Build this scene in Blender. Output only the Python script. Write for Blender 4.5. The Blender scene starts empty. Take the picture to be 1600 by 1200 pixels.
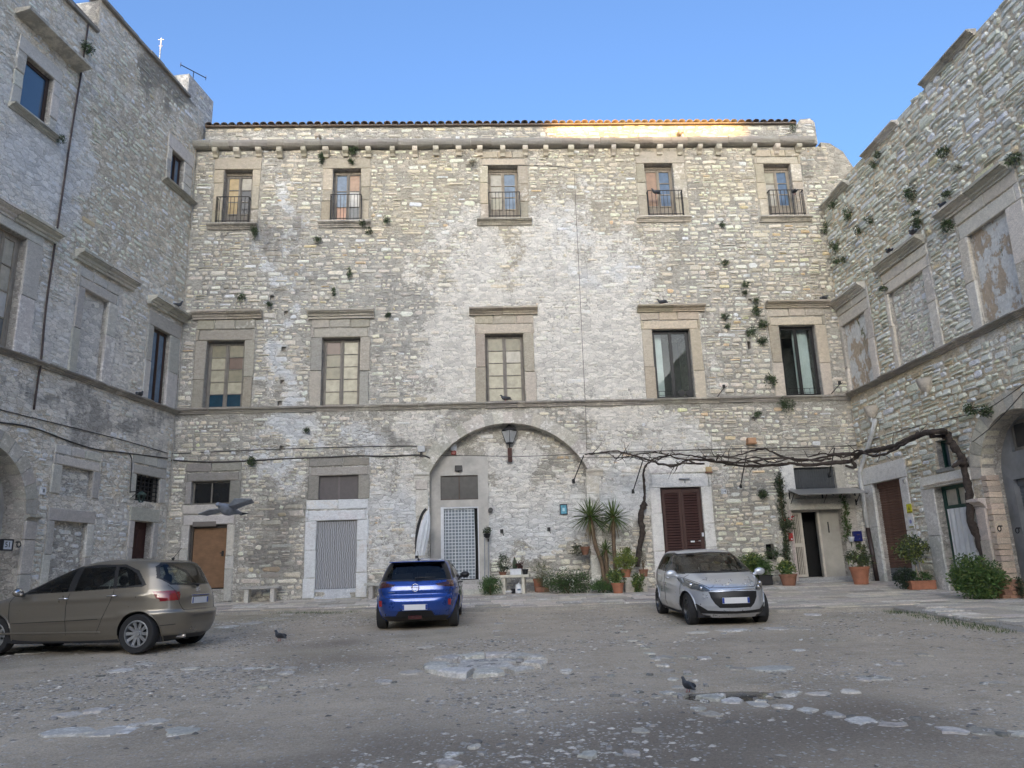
import bpy, math, random
import numpy as np
from mathutils import Vector, Matrix
from mathutils.geometry import delaunay_2d_cdt
random.seed(7); rng = np.random.default_rng(7)
R = math.radians
S = bpy.context.scene
COL = S.collection
# ------------------------------------------------------------------ camera, sky, sun
EYE = 1.40
FPX, PITCH, ROLL = 1174.2, R(13.9036), R(1.7751)
cF = Vector((0, math.cos(PITCH), math.sin(PITCH)))
cU0 = Vector((0, -math.sin(PITCH), math.cos(PITCH)))
cX0 = Vector((1, 0, 0))
cR = cX0 * math.cos(ROLL) - cU0 * math.sin(ROLL)
cU = cX0 * math.sin(ROLL) + cU0 * math.cos(ROLL)
camd = bpy.data.cameras.new('camera'); cam = bpy.data.objects.new('camera', camd); COL.objects.link(cam)
M = Matrix((cR, cU, -cF)).transposed().to_4x4(); M.translation = Vector((0, 0, EYE)); cam.matrix_world = M
camd.sensor_width = 36; camd.lens = FPX / 1600 * 36; camd.clip_end = 3000; camd.clip_start = .05
S.camera = cam
SUN_EL, SUN_AZ = R(7.0), R(187.0)      # azimuth clockwise from +Y: sun stands behind the camera, a little to the left
sun_dir = Vector((math.sin(SUN_AZ) * math.cos(SUN_EL), math.cos(SUN_AZ) * math.cos(SUN_EL), math.sin(SUN_EL)))
W = bpy.data.worlds.new('World'); S.world = W; W.use_nodes = True
wn = W.node_tree.nodes; wl = W.node_tree.links
sky = wn.new('ShaderNodeTexSky'); sky.sky_type = 'NISHITA'; sky.sun_disc = False
sky.sun_elevation = SUN_EL; sky.sun_rotation = SUN_AZ; sky.altitude = 50; sky.air_density = .62; sky.dust_density = 8.0; sky.ozone_density = 2.7
bg = wn['Background']; wl.new(sky.outputs[0], bg.inputs[0]); bg.inputs[1].default_value = .15
sl = bpy.data.lights.new('sun', 'SUN'); sl.energy = 4.0; sl.angle = R(.5); sl.color = (1.0, .58, .20)
so = bpy.data.objects.new('sun', sl); COL.objects.link(so); so.rotation_euler = sun_dir.to_track_quat('Z', 'Y').to_euler()
S.view_settings.view_transform = 'Standard'; S.view_settings.look = 'None'; S.view_settings.gamma = 1; S.view_settings.use_curve_mapping = False
S.view_settings.exposure = 2.35

S.render.engine = 'CYCLES'
# ------------------------------------------------------------------ geometry of the place
def ray(px, py): return cF * FPX + cR * (px - 800) - cU * (py - 600)
def gz(x, y):
    return float(np.interp(y, [-5, 4, 8, 11, 14, 17, 21, 24.4, 30], [0, 0, .04, .12, .2, .26, .40, .62, .66]))
def gpt(px, py, off=0.0):
    """the point of the ground under a direction seen from the eye"""
    d = ray(px, py); y = 12.0
    for _ in range(40):
        z = gz(0, y) + off
        t = (z - EYE) / d.z; y = .5 * y + .5 * min(max(d.y * t, 2), 40)
    return Vector((d.x * t, d.y * t, EYE + d.z * t))
def dpt(px, py, y):
    d = ray(px, py); t = y / d.y
    return Vector((d.x * t, y, EYE + d.z * t))
class Wall:
    def __init__(s, O, D):
        s.O = Vector(O); s.D = Vector(D).normalized(); s.Y = Vector((-s.D.y, s.D.x, 0))
        s.M = Matrix((s.D, s.Y, Vector((0, 0, 1)))).transposed().to_4x4(); s.M.translation = s.O; s.I = s.M.inverted()
    def uz(s, px, py, y=0.0):
        d = ray(px, py); E = Vector((0, 0, EYE)); t = ((s.O + s.Y * y - E).dot(s.Y)) / d.dot(s.Y)
        q = s.I @ (E + d * t); return q.x, q.z
    def w(s, u, y, z): return s.M @ Vector((u, y, z))
    def rect(s, x0, y0, x1, y1, y=0.0):
        xm, ym = (x0 + x1) / 2, (y0 + y1) / 2
        return (s.uz(x0, ym, y)[0], s.uz(xm, y1, y)[1], s.uz(x1, ym, y)[0], s.uz(xm, y0, y)[1])   # u0 z0 u1 z1
AB, AL, AR = R(2.515), R(6.821), R(-2.227)
_b = Wall((0, 24.5, 0), (math.cos(AB), math.sin(AB), 0))
uL = _b.uz(274.5, 645)[0]; uR = _b.uz(1327, 616)[0]
BK = Wall(_b.w(uL, 0, 0), _b.D); BW = uR - uL
LF = Wall(_b.w(uL, 0, 0), (math.sin(AL), math.cos(AL), 0))
RT = Wall(_b.w(uR, 0, 0), (-math.sin(AR), -math.cos(AR), 0))
BASE = .30
print('back width', BW, 'corner', BK.O, 'z cornice', BK.uz(800, 222)[1], 'string', BK.uz(800, 632)[1], 'roof', BK.uz(800, 190)[1])
# ------------------------------------------------------------------ mesh helpers
class MB:
    def __init__(s): s.v = []; s.f = []; s.c = []; s.g = []
    def add(s, vs, fs, c=None, g=None):
        n = len(s.v); s.v += [tuple(p) for p in vs]; s.f += [tuple(i + n for i in f) for f in fs]
        s.c += [c or (.5, .5, .5)] * len(vs); s.g += [g or (0, 0, 0)] * len(vs); return s
    def box(s, x0, x1, y0, y1, z0, z1, c=None, g=None):
        return s.add([(x0, y0, z0), (x1, y0, z0), (x1, y1, z0), (x0, y1, z0), (x0, y0, z1), (x1, y0, z1), (x1, y1, z1), (x0, y1, z1)],
                     [(0, 3, 2, 1), (4, 5, 6, 7), (0, 1, 5, 4), (1, 2, 6, 5), (2, 3, 7, 6), (3, 0, 4, 7)], c, g)
    def block(s, u0, u1, y0, y1, z0, z1, ch=.012, j=0, c=None, g=None):
        """a dressed stone: its face at y1 (towards the court, y1 < y0) has chamfered, slightly uneven edges"""
        q = lambda: random.uniform(-j, j)
        a = [(u0, y0, z0), (u1, y0, z0), (u1, y0, z1), (u0, y0, z1)]
        b = [(u0 + q(), y1 + ch, z0 + q()), (u1 + q(), y1 + ch, z0 + q()), (u1 + q(), y1 + ch, z1 + q()), (u0 + q(), y1 + ch, z1 + q())]
        d = [(p[0] + sx * ch, y1 + q() * .5, p[2] + sz * ch) for p, sx, sz in zip(b, (1, -1, -1, 1), (1, 1, -1, -1))]
        return s.add(a + b + d, [(0, 1, 5, 4), (1, 2, 6, 5), (2, 3, 7, 6), (3, 0, 4, 7), (4, 5, 9, 8), (5, 6, 10, 9), (6, 7, 11, 10), (7, 4, 8, 11), (8, 9, 10, 11), (3, 2, 1, 0)], c, g)
    def tube(s, pts, rad, n=8, cap=True, c=None):
        pts = [Vector(p) for p in pts]; m = len(pts)
        if not hasattr(rad, '__len__'): rad = [rad] * m
        vs = []; up = None
        for i, p in enumerate(pts):
            t = (pts[min(i + 1, m - 1)] - pts[max(i - 1, 0)])
            t = t.normalized() if t.length > 1e-9 else Vector((0, 0, 1))
            if up is None: up = t.orthogonal().normalized()
            up = (up - t * up.dot(t)); up = up.normalized() if up.length > 1e-6 else t.orthogonal().normalized()
            w_ = t.cross(up)
            for k in range(n):
                a = 2 * math.pi * k / n; vs.append(p + (up * math.cos(a) + w_ * math.sin(a)) * rad[i])
        fs = [(i * n + k, i * n + (k + 1) % n, (i + 1) * n + (k + 1) % n, (i + 1) * n + k) for i in range(m - 1) for k in range(n)]
        if cap: fs += [tuple(range(n))[::-1], tuple((m - 1) * n + k for k in range(n))]
        return s.add(vs, fs, c)
    def lathe(s, prof, n=20, o=(0, 0, 0), c=None):
        vs = [(o[0] + r * math.cos(2 * math.pi * k / n), o[1] + r * math.sin(2 * math.pi * k / n), o[2] + z) for r, z in prof for k in range(n)]
        fs = [(i * n + k, i * n + (k + 1) % n, (i + 1) * n + (k + 1) % n, (i + 1) * n + k) for i in range(len(prof) - 1) for k in range(n)]
        fs += [tuple(range(n))[::-1], tuple((len(prof) - 1) * n + k for k in range(n))]
        return s.add(vs, fs, c)
    def prism(s, poly, y0, y1, c=None, g=None):
        """an outline in (x, z) given depth from y0 back to y1"""
        n = len(poly)
        return s.add([(x, y0, z) for x, z in poly] + [(x, y1, z) for x, z in poly],
                     [tuple(range(n)), tuple(range(2 * n - 1, n - 1, -1))] + [(k, k + n, (k + 1) % n + n, (k + 1) % n) for k in range(n)], c, g)
    def ball(s, o, r, nu=10, nv=7, c=None):
        r = r if hasattr(r, '__len__') else (r, r, r)
        vs = [(o[0] + r[0] * math.sin(math.pi * i / nv) * math.cos(2 * math.pi * k / nu), o[1] + r[1] * math.sin(math.pi * i / nv) * math.sin(2 * math.pi * k / nu), o[2] + r[2] * math.cos(math.pi * i / nv)) for i in range(nv + 1) for k in range(nu)]
        fs = [(i * nu + k, (i + 1) * nu + k, (i + 1) * nu + (k + 1) % nu, i * nu + (k + 1) % nu) for i in range(nv) for k in range(nu)]
        return s.add(vs, fs, c)
    def xf(s, M_): s.v = [tuple(M_ @ Vector(p)) for p in s.v]; return s
def mesh(name, v, f, mat, c=None, g=None, smooth=False):
    me = bpy.data.meshes.new(name); me.from_pydata([tuple(p) for p in v] if not isinstance(v, list) else v, [], f)
    for m in (mat if isinstance(mat, (list, tuple)) else [mat]):
        if m: me.materials.append(m)
    for nm, arr in (('Col', c), ('fx', g)):
        if arr is not None:
            a = me.color_attributes.new(nm, 'FLOAT_COLOR', 'POINT'); k = np.ones((len(me.vertices), 4), np.float32); k[:, :3] = np.asarray(arr, np.float32)
            a.data.foreach_set('color', k.ravel())
    if smooth: me.polygons.foreach_set('use_smooth', [True] * len(me.polygons))
    me.update(); return me
def link(name, data, parent=None, label=None, cat=None, group=None, kind=None):
    o = bpy.data.objects.new(name, data); COL.objects.link(o)
    if parent is not None: o.parent = parent
    tag(o, label, cat, group, kind); return o
def tag(o, label=None, cat=None, group=None, kind=None):
    for k, v_ in (('label', label), ('category', cat), ('group', group), ('kind', kind)):
        if v_: o[k] = v_
    return o
def obj(name, mb, mat, parent=None, smooth=False, bevel=0, label=None, cat=None, group=None, kind=None):
    me = mesh(name, mb.v, mb.f, mat, mb.c, mb.g, smooth); o = link(name, me, parent, label, cat, group, kind)
    if bevel:
        m = o.modifiers.new('bevel', 'BEVEL'); m.width = bevel; m.segments = 2; m.limit_method = 'ANGLE'
    if smooth == 'auto': me.set_sharp_from_angle(angle=R(35))
    return o
def empty(name, loc=(0, 0, 0), rz=0, label=None, cat=None, group=None, mat=None):
    o = bpy.data.objects.new(name, None); COL.objects.link(o)
    if mat is not None: o.matrix_world = mat
    else: o.location = loc; o.rotation_euler = (0, 0, rz)
    o.empty_display_size = .1
    return tag(o, label, cat, group)
def kids(o): return [c for c in bpy.data.objects if c.parent == o]
def copy_tree(o, parent=None):
    ch = kids(o); c = o.copy(); COL.objects.link(c)
    if parent is not None: c.parent = parent
    for k in ch: copy_tree(k, c)
    return c
# ------------------------------------------------------------------ materials
def NT(name):
    m = bpy.data.materials.new(name); m.use_nodes = True; nt = m.node_tree; return m, nt, nt.nodes['Principled BSDF']
def nd(nt, t, **k):
    n = nt.nodes.new('ShaderNode' + t)
    for a, b in k.items(): setattr(n, a, b)
    return n
def noise(nt, scale, detail=4, rough=.6, coord=None, vec=(1, 1, 1), loc=(0, 0, 0)):
    tc = nd(nt, 'TexCoord'); mp = nd(nt, 'Mapping'); mp.inputs['Scale'].default_value = vec; mp.inputs['Location'].default_value = loc
    nt.links.new(tc.outputs[coord or 'Object'], mp.inputs[0])
    n = nd(nt, 'TexNoise'); n.inputs['Scale'].default_value = scale; n.inputs['Detail'].default_value = detail; n.inputs['Roughness'].default_value = rough
    nt.links.new(mp.outputs[0], n.inputs[0]); return n.outputs['Fac']
def mr(nt, src, a, b, c=0., d=1., smooth=False):
    n = nd(nt, 'MapRange', interpolation_type='SMOOTHSTEP' if smooth else 'LINEAR')
    nt.links.new(src, n.inputs[0])
    for i, v_ in enumerate((a, b, c, d)): n.inputs[i + 1].default_value = v_
    return n.outputs[0]
def mth(nt, op, a, b=None):
    n = nd(nt, 'Math', operation=op)
    for i, x in enumerate((a, b)):
        if x is None: continue
        if isinstance(x, (int, float)): n.inputs[i].default_value = x
        else: nt.links.new(x, n.inputs[i])
    return n.outputs[0]
def mix(nt, fac, a, b, mode='MIX'):
    n = nd(nt, 'MixRGB', blend_type=mode)
    for i, x in enumerate((fac, a, b)):
        if isinstance(x, (int, float)): n.inputs[i].default_value = x
        elif isinstance(x, tuple): n.inputs[i].default_value = (*x, 1)
        else: nt.links.new(x, n.inputs[i])
    return n.outputs[0]
def bump(nt, p, h, st=.4, dist=.01):
    b = nd(nt, 'Bump'); b.inputs['Strength'].default_value = st; b.inputs['Distance'].default_value = dist
    nt.links.new(h, b.inputs['Height']); nt.links.new(b.outputs[0], p.inputs['Normal'])
def plain(name, col, rough=.6, metal=0., var=.12, scale=8, bmp=0., bs=40, spec=.5, coat=0., sub=None):
    m, nt, p = NT(name)
    n1 = noise(nt, scale, 5, .65); f = mr(nt, n1, .3, .7, 1 - var, 1 + var)
    c = mix(nt, 1., col, f, 'MULTIPLY'); nt.links.new(c, p.inputs['Base Color'])
    p.inputs['Roughness'].default_value = rough; p.inputs['Metallic'].default_value = metal; p.inputs['Specular IOR Level'].default_value = spec
    p.inputs['Coat Weight'].default_value = coat; p.inputs['Coat Roughness'].default_value = .04
    if bmp: bump(nt, p, noise(nt, bs, 4, .7), .5, bmp)
    return m
def attr(nt, name):
    a = nd(nt, 'Attribute', attribute_type='GEOMETRY', attribute_name=name); return a.outputs['Color']
def sep(nt, c):
    s_ = nd(nt, 'SeparateColor'); nt.links.new(c, s_.inputs[0]); return s_.outputs
def masonry(name, bstr=.6, fine=1.0, crev=0.0):
    m, nt, p = NT(name)
    col = attr(nt, 'Col'); fx = sep(nt, attr(nt, 'fx'))
    n1 = noise(nt, 2.2, 9, .72); n2 = noise(nt, 22 * fine, 6, .72, vec=(1, 1, 1.8)); n3 = noise(nt, 75 * fine, 4, .7)
    st = noise(nt, 2.2, 7, .7, vec=(1, 1, .12)); n4 = noise(nt, 7, 7, .75, vec=(1, 1, 1.6), loc=(3, 1, 7))
    base = mix(nt, 1., col, mr(nt, n2, .25, .75, .62, 1.32), 'MULTIPLY')
    base = mix(nt, 1., base, mr(nt, n4, .3, .7, .80, 1.16), 'MULTIPLY')
    # worn lime wash: where the wash value is high most of the surface keeps it
    k = mth(nt, 'ADD', n1, mth(nt, 'MULTIPLY', fx[0], .9)); k = mth(nt, 'ADD', k, mth(nt, 'MULTIPLY', n4, .85)); k = mth(nt, 'ADD', k, mth(nt, 'MULTIPLY', n2, .35))
    wm = mr(nt, k, 1.49, 1.64, 0, 1, True)
    wcol = mix(nt, fx[2], (.84, .79, .70), (.76, .775, .78))
    wcol = mix(nt, 1., wcol, mr(nt, n2, .25, .75, .74, 1.16), 'MULTIPLY'); wcol = mix(nt, 1., wcol, mr(nt, n4, .3, .7, .86, 1.08), 'MULTIPLY')
    c = mix(nt, mth(nt, 'MULTIPLY', wm, .86), base, wcol)
    h = mth(nt, 'ADD', mth(nt, 'MULTIPLY', n2, 1.0), mth(nt, 'MULTIPLY', n3, .35))
    if crev:
        # rubble that shows only as relief under its wash: distorted flat cells, joint shadow painted into the colour
        tc = nd(nt, 'TexCoord'); mp = nd(nt, 'Mapping'); mp.inputs['Scale'].default_value = (1, 1, 2.1)
        nz = nd(nt, 'TexNoise'); nz.inputs['Scale'].default_value = 5; nz.inputs['Detail'].default_value = 5; nt.links.new(tc.outputs['Object'], nz.inputs[0])
        av = nd(nt, 'VectorMath', operation='MULTIPLY_ADD'); nt.links.new(nz.outputs['Color'], av.inputs[0]); av.inputs[1].default_value = (.22, .22, .13); nt.links.new(tc.outputs['Object'], av.inputs[2])
        nt.links.new(av.outputs[0], mp.inputs[0]); vo = nd(nt, 'TexVoronoi', feature='DISTANCE_TO_EDGE'); vo.inputs['Scale'].default_value = 4.3; nt.links.new(mp.outputs[0], vo.inputs['Vector'])
        vc = nd(nt, 'TexVoronoi', feature='F1'); vc.inputs['Scale'].default_value = 4.3; nt.links.new(mp.outputs[0], vc.inputs['Vector']); vcs = sep(nt, vc.outputs['Color'])
        c = mix(nt, 1., c, mr(nt, vcs[0], 0, 1, .80, 1.14), 'MULTIPLY')
        e = mth(nt, 'SUBTRACT', mth(nt, 'ADD', vo.outputs['Distance'], mth(nt, 'MULTIPLY', n2, .16)), 0.08)
        ed = mr(nt, e, .0, .055, 1, 0, True); ed = mth(nt, 'MULTIPLY', ed, mr(nt, n4, .42, .60, 0, 1, True))
        c = mix(nt, mth(nt, 'MULTIPLY', ed, crev), c, (.13, .12, .105))
        h = mth(nt, 'ADD', h, mth(nt, 'MULTIPLY', mr(nt, e, 0, .12, 0, 1, True), 1.4))
    # pits and chips painted dark for the shadows of the relief
    pit_shade = mr(nt, noise(nt, 15 * fine, 5, .8, vec=(1, 1, 2.4), loc=(9, 2, 4)), .60, .68, 0, 1, True)
    c = mix(nt, mth(nt, 'MULTIPLY', pit_shade, .5), c, (.19, .175, .155))
    # lichen and soot, running down in streaks
    g = mth(nt, 'ADD', mth(nt, 'MULTIPLY', st, .9), mth(nt, 'MULTIPLY', fx[1], 1.25)); g = mth(nt, 'ADD', g, mth(nt, 'MULTIPLY', n4, .85)); g = mth(nt, 'ADD', g, mth(nt, 'MULTIPLY', n2, .6))
    gm = mr(nt, g, 1.50, 1.70, 0, .62, True)
    c = mix(nt, gm, c, (.19, .178, .16))
    nt.links.new(c, p.inputs['Base Color']); p.inputs['Roughness'].default_value = .93; p.inputs['Specular IOR Level'].default_value = .2
    bump(nt, p, h, bstr, .03)
    return m
def wood(name, col, rough=.7, dark=.5, vec=(12, 12, .6)):
    m, nt, p = NT(name); n1 = noise(nt, 3, 8, .7, vec=vec); n2 = noise(nt, 5, 5, .6)
    c = mix(nt, mr(nt, n1, .35, .7), tuple(x * dark for x in col), col); c = mix(nt, 1., c, mr(nt, n2, .3, .7, .82, 1.12), 'MULTIPLY')
    nt.links.new(c, p.inputs['Base Color']); p.inputs['Roughness'].default_value = rough; bump(nt, p, n1, .3, .004); return m
def glass(name, tint=(.9, .95, .95), rough=.02, ior=1.3):
    m, nt, p = NT(name); nt.nodes.remove(p); out = nt.nodes['Material Output']
    t = nd(nt, 'BsdfTransparent'); t.inputs[0].default_value = (*tint, 1); g = nd(nt, 'BsdfGlossy'); g.inputs['Roughness'].default_value = rough
    fr = nd(nt, 'Fresnel'); fr.inputs['IOR'].default_value = ior
    ms = nd(nt, 'MixShader'); nt.links.new(mth(nt, 'ADD', fr.outputs[0], .01), ms.inputs[0]); nt.links.new(t.outputs[0], ms.inputs[1]); nt.links.new(g.outputs[0], ms.inputs[2]); nt.links.new(ms.outputs[0], out.inputs[0])
    return m
mRub = masonry('rubble_masonry', .6, 1.0, .62); mStoneM = masonry('rubble_stone', .5, 1.1); mDress = masonry('dressed_stone', .3, 1.4)
mDark = plain('room_dark', (.012, .012, .012), .9)  # near-black backing: darkness of unlit rooms and niches put into the colour
mIron = plain('wrought_iron', (.03, .028, .027), .6, .3)
mBlack = plain('black_paint', (.015, .015, .017), .45)
mCable = plain('cable_sheath', (.06, .055, .05), .7)
mCableL = plain('pale_cable', (.42, .40, .36), .7)
mSteel = plain('galvanised_steel', (.32, .33, .34), .5, .5)
mPipe = plain('white_downpipe', (.6, .6, .58), .55, var=.2)
mPipeB = plain('brown_downpipe', (.05, .032, .028), .5)
mWoodG = wood('weathered_window_wood', (.30, .27, .23)); mWoodL = wood('bleached_wood', (.42, .36, .28)); mWoodB = wood('brown_board', (.26, .145, .075), .75, .8, (2, 2, 8))
mWoodD = wood('dark_brown_wood', (.075, .03, .022), .55, .6); mWoodR = wood('red_brown_door', (.06, .018, .013), .6, .6)
mFrameB = plain('black_aluminium', (.012, .012, .013), .4); mFrameBr = plain('brown_window_frame', (.05, .028, .02), .5)
mPane = {}
for k_, c_ in dict(curtain=(.38, .35, .25), yellow=(.42, .30, .13), pale=(.40, .37, .30), olive=(.22, .20, .13), brown=(.12, .07, .05), grey=(.16, .17, .17), teal=(.015, .05, .08), dark=(.012, .013, .014), smoke=(.05, .048, .046), blue=(.10, .15, .22), bluegrey=(.14, .20, .27), boardwood=(.33, .20, .12), pinkboard=(.5, .26, .16), whiteboard=(.5, .48, .44)).items():
    mPane[k_] = plain('pane_' + k_, c_, .12 if k_ in ('teal', 'dark', 'blue', 'bluegrey', 'grey') else .35, var=.22, scale=5, spec=.5)
mGlass = glass('window_glass')
mCurtW = plain('white_curtain', (.62, .62, .60), .85, var=.1, scale=3)
mPaintW = plain('white_paint', (.66, .68, .70), .7, var=.1, bmp=.004)
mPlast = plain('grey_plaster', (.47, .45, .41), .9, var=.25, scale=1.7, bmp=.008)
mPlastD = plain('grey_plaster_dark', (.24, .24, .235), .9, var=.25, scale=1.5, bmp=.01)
mShut = plain('rusty_roller_shutter', (.16, .085, .06), .6, .2, .3, 5)
mShutG = plain('grey_roller_shutter', (.17, .18, .19), .6, .3, .15)
mGreenD = plain('dark_green_paint', (.008, .05, .035), .45)
mBlind = plain('grey_fly_screen', (.14, .125, .12), .8, var=.08)
mCream = plain('cream_paint', (.55, .50, .42), .7, var=.12)
# ------------------------------------------------------------------ wear maps: soft patches of lime wash, soot, blue distemper and bare stone on each wall
# (x, y, rx, ry, wash, grime, blue, bare, warm), read off the walls
BLOBS = [
 (600, 665, 60, 26, .0, .32, 0, -.2, 0), (700, 655, 60, 18, .1, .22, 0, -.2, 0), (860, 655, 70, 16, .0, .30, 0, 0, 0), (960, 668, 50, 26, 0, .26, 0, 0, 0), (445, 250, 20, 40, 0, .3, 0, 0, -.2), (440, 380, 22, 90, .1, .28, .5, 0, -.2), (800, 770, 125, 80, .34, -.25, .15, -.4, 0), (640, 480, 24, 90, -.3, .22, 0, .1, -.4), (1100, 860, 40, 50, 0, .1, 0, 0, 0), (1240, 320, 16, 90, 0, .34, 0, 0, 0), (1280, 260, 40, 60, -.1, .12, 0, 0, 0),
 (230, 120, 50, 60, -.15, .30, 0, .1, -.1), (150, 560, 90, 26, .2, .3, 0, -.2, 0), (100, 640, 160, 30, .1, .30, 0, -.3, 0), (1400, 300, 14, 120, 0, .3, 0, 0, 0), (1370, 440, 10, 80, 0, .4, 0, 0, 0), (640, 830, 24, 80, .3, -.1, .3, -.3, 0),
 (850, 470, 230, 190, .22, -.12, 0, -.35, .1), (700, 560, 110, 130, .16, -.05, 0, -.3, 0), (960, 580, 120, 60, .16, -.1, 0, -.35, 0), (760, 820, 230, 60, .25, -.25, .55, -.4, 0), (790, 690, 100, 26, -.40, 0, 0, -.5, .1),
 (440, 560, 22, 130, .55, -.35, .95, -.4, 0), (432, 300, 18, 60, .4, -.1, .4, -.3, 0), (430, 690, 40, 35, .2, -.2, .8, -.2, 0), (560, 690, 40, 40, .2, -.25, .9, -.4, 0), (445, 420, 16, 120, .05, .06, .6, -.2, 0),
 (370, 430, 80, 100, -.25, .02, 0, .35, -.2), (560, 420, 90, 110, -.22, .04, 0, .2, -.25), (620, 560, 45, 90, -.1, .1, 0, .1, -.1), (340, 690, 70, 35, -.2, .12, 0, .4, 0),
 (430, 820, 45, 110, -.08, .40, 0, .2, -.1), (600, 860, 40, 60, .1, .0, .3, -.2, .1), (640, 690, 50, 40, .1, .22, 0, -.3, 0), (380, 900, 60, 30, 0, .15, 0, .2, 0),
 (1150, 500, 70, 190, -.3, -.12, 0, .5, 0), (1250, 400, 80, 60, -.2, -.08, 0, .4, .1), (1160, 830, 55, 60, -.35, .02, 0, .6, 0), (840, 870, 90, 22, -.4, .05, 0, .3, .1), (1060, 690, 90, 45, .3, -.15, .35, -.3, 0), (970, 800, 50, 80, .3, -.2, .5, -.4, 0),
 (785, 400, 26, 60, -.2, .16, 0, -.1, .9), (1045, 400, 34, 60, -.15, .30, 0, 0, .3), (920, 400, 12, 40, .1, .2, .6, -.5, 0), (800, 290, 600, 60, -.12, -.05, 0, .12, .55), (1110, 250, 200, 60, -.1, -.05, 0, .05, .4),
 (1160, 660, 60, 30, -.1, .15, 0, .2, 0), (1260, 690, 60, 30, -.1, .12, 0, .2, 0), (660, 330, 60, 70, -.1, -.05, 0, 0, .3),
 (60, 260, 70, 90, .3, -.15, .75, -.5, 0), (200, 180, 130, 110, -.05, .08, .1, .0, -.3), (190, 330, 100, 110, -.1, 0, .1, .1, -.35), (110, 520, 60, 90, .2, -.1, .3, -.3, 0), (140, 640, 140, 26, .25, .12, .2, -.4, 0), (150, 860, 60, 70, .1, -.1, .3, .2, 0), (230, 640, 50, 30, .1, .1, 0, -.2, 0),
 (245, 100, 60, 50, -.1, .25, 0, 0, -.2),
 (1450, 200, 150, 150, -.1, -.1, .1, .4, 0), (1330, 420, 60, 120, -.2, -.02, 0, .5, .3), (1450, 600, 120, 60, -.15, .02, 0, .4, .35), (1470, 470, 60, 60, .05, -.1, 0, .4, 0), (1420, 860, 160, 80, .2, -.1, .2, -.3, 0), (1560, 420, 60, 120, .1, -.1, .2, .2, 0),
]
DEF = {'BK': (.42, .08, .10, .50, .22), 'LF': (.54, .04, .0, .36, .08), 'RT': (.46, -.05, .0, .80, .3)}
_bl = np.array(BLOBS, float)
def proj(P):
    P = np.asarray(P, float) - np.array([0, 0, EYE]); z = P @ np.array(cF); z = np.maximum(z, .3)
    return np.stack([800 + FPX * (P @ np.array(cR)) / z, 600 - FPX * (P @ np.array(cU)) / z], -1)
def wear(wall, key, uz):
    uz = np.asarray(uz, float); O = np.array(wall.O); D = np.array(wall.D)
    P = O + uz[:, :1] * D; P[:, 2] = uz[:, 1]; q0 = proj(P); h = (uz[:, 0] * 127.1 + uz[:, 1] * 311.7); q = q0.copy()
    for a_, f_ in ((26, .9), (16, 2.3), (9, 5.1)):
        q[:, 0] += a_ * np.sin(f_ * uz[:, 0] * 1.3 + 2.1 * np.sin(f_ * uz[:, 1]) + f_); q[:, 1] += a_ * 1.2 * np.sin(f_ * uz[:, 1] * 1.1 + 1.7 * np.sin(f_ * uz[:, 0] * .8))
    q += 14 * (np.stack([np.modf(np.abs(np.sin(h)) * 43758.5)[0], np.modf(np.abs(np.sin(h * 1.7)) * 24634.6)[0]], -1) - .5)
    out = np.tile(np.array(DEF[key], float), (len(uz), 1))
    for b in _bl:
        w_ = np.exp(-(((q[:, 0] - b[0]) / b[2]) ** 2 + ((q[:, 1] - b[1]) / b[3]) ** 2) ** 1.6 * .9)
        out += w_[:, None] * b[4:]
    return out, q0
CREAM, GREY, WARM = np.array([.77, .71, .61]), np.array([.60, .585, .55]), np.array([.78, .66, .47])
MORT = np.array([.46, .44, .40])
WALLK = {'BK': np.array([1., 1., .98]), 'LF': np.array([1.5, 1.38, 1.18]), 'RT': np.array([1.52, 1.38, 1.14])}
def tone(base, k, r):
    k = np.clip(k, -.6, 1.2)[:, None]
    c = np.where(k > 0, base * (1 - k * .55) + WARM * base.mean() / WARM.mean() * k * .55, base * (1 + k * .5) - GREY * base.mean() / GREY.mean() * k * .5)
    return c * r * (1 + .38 * np.minimum(k, 0))
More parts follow.
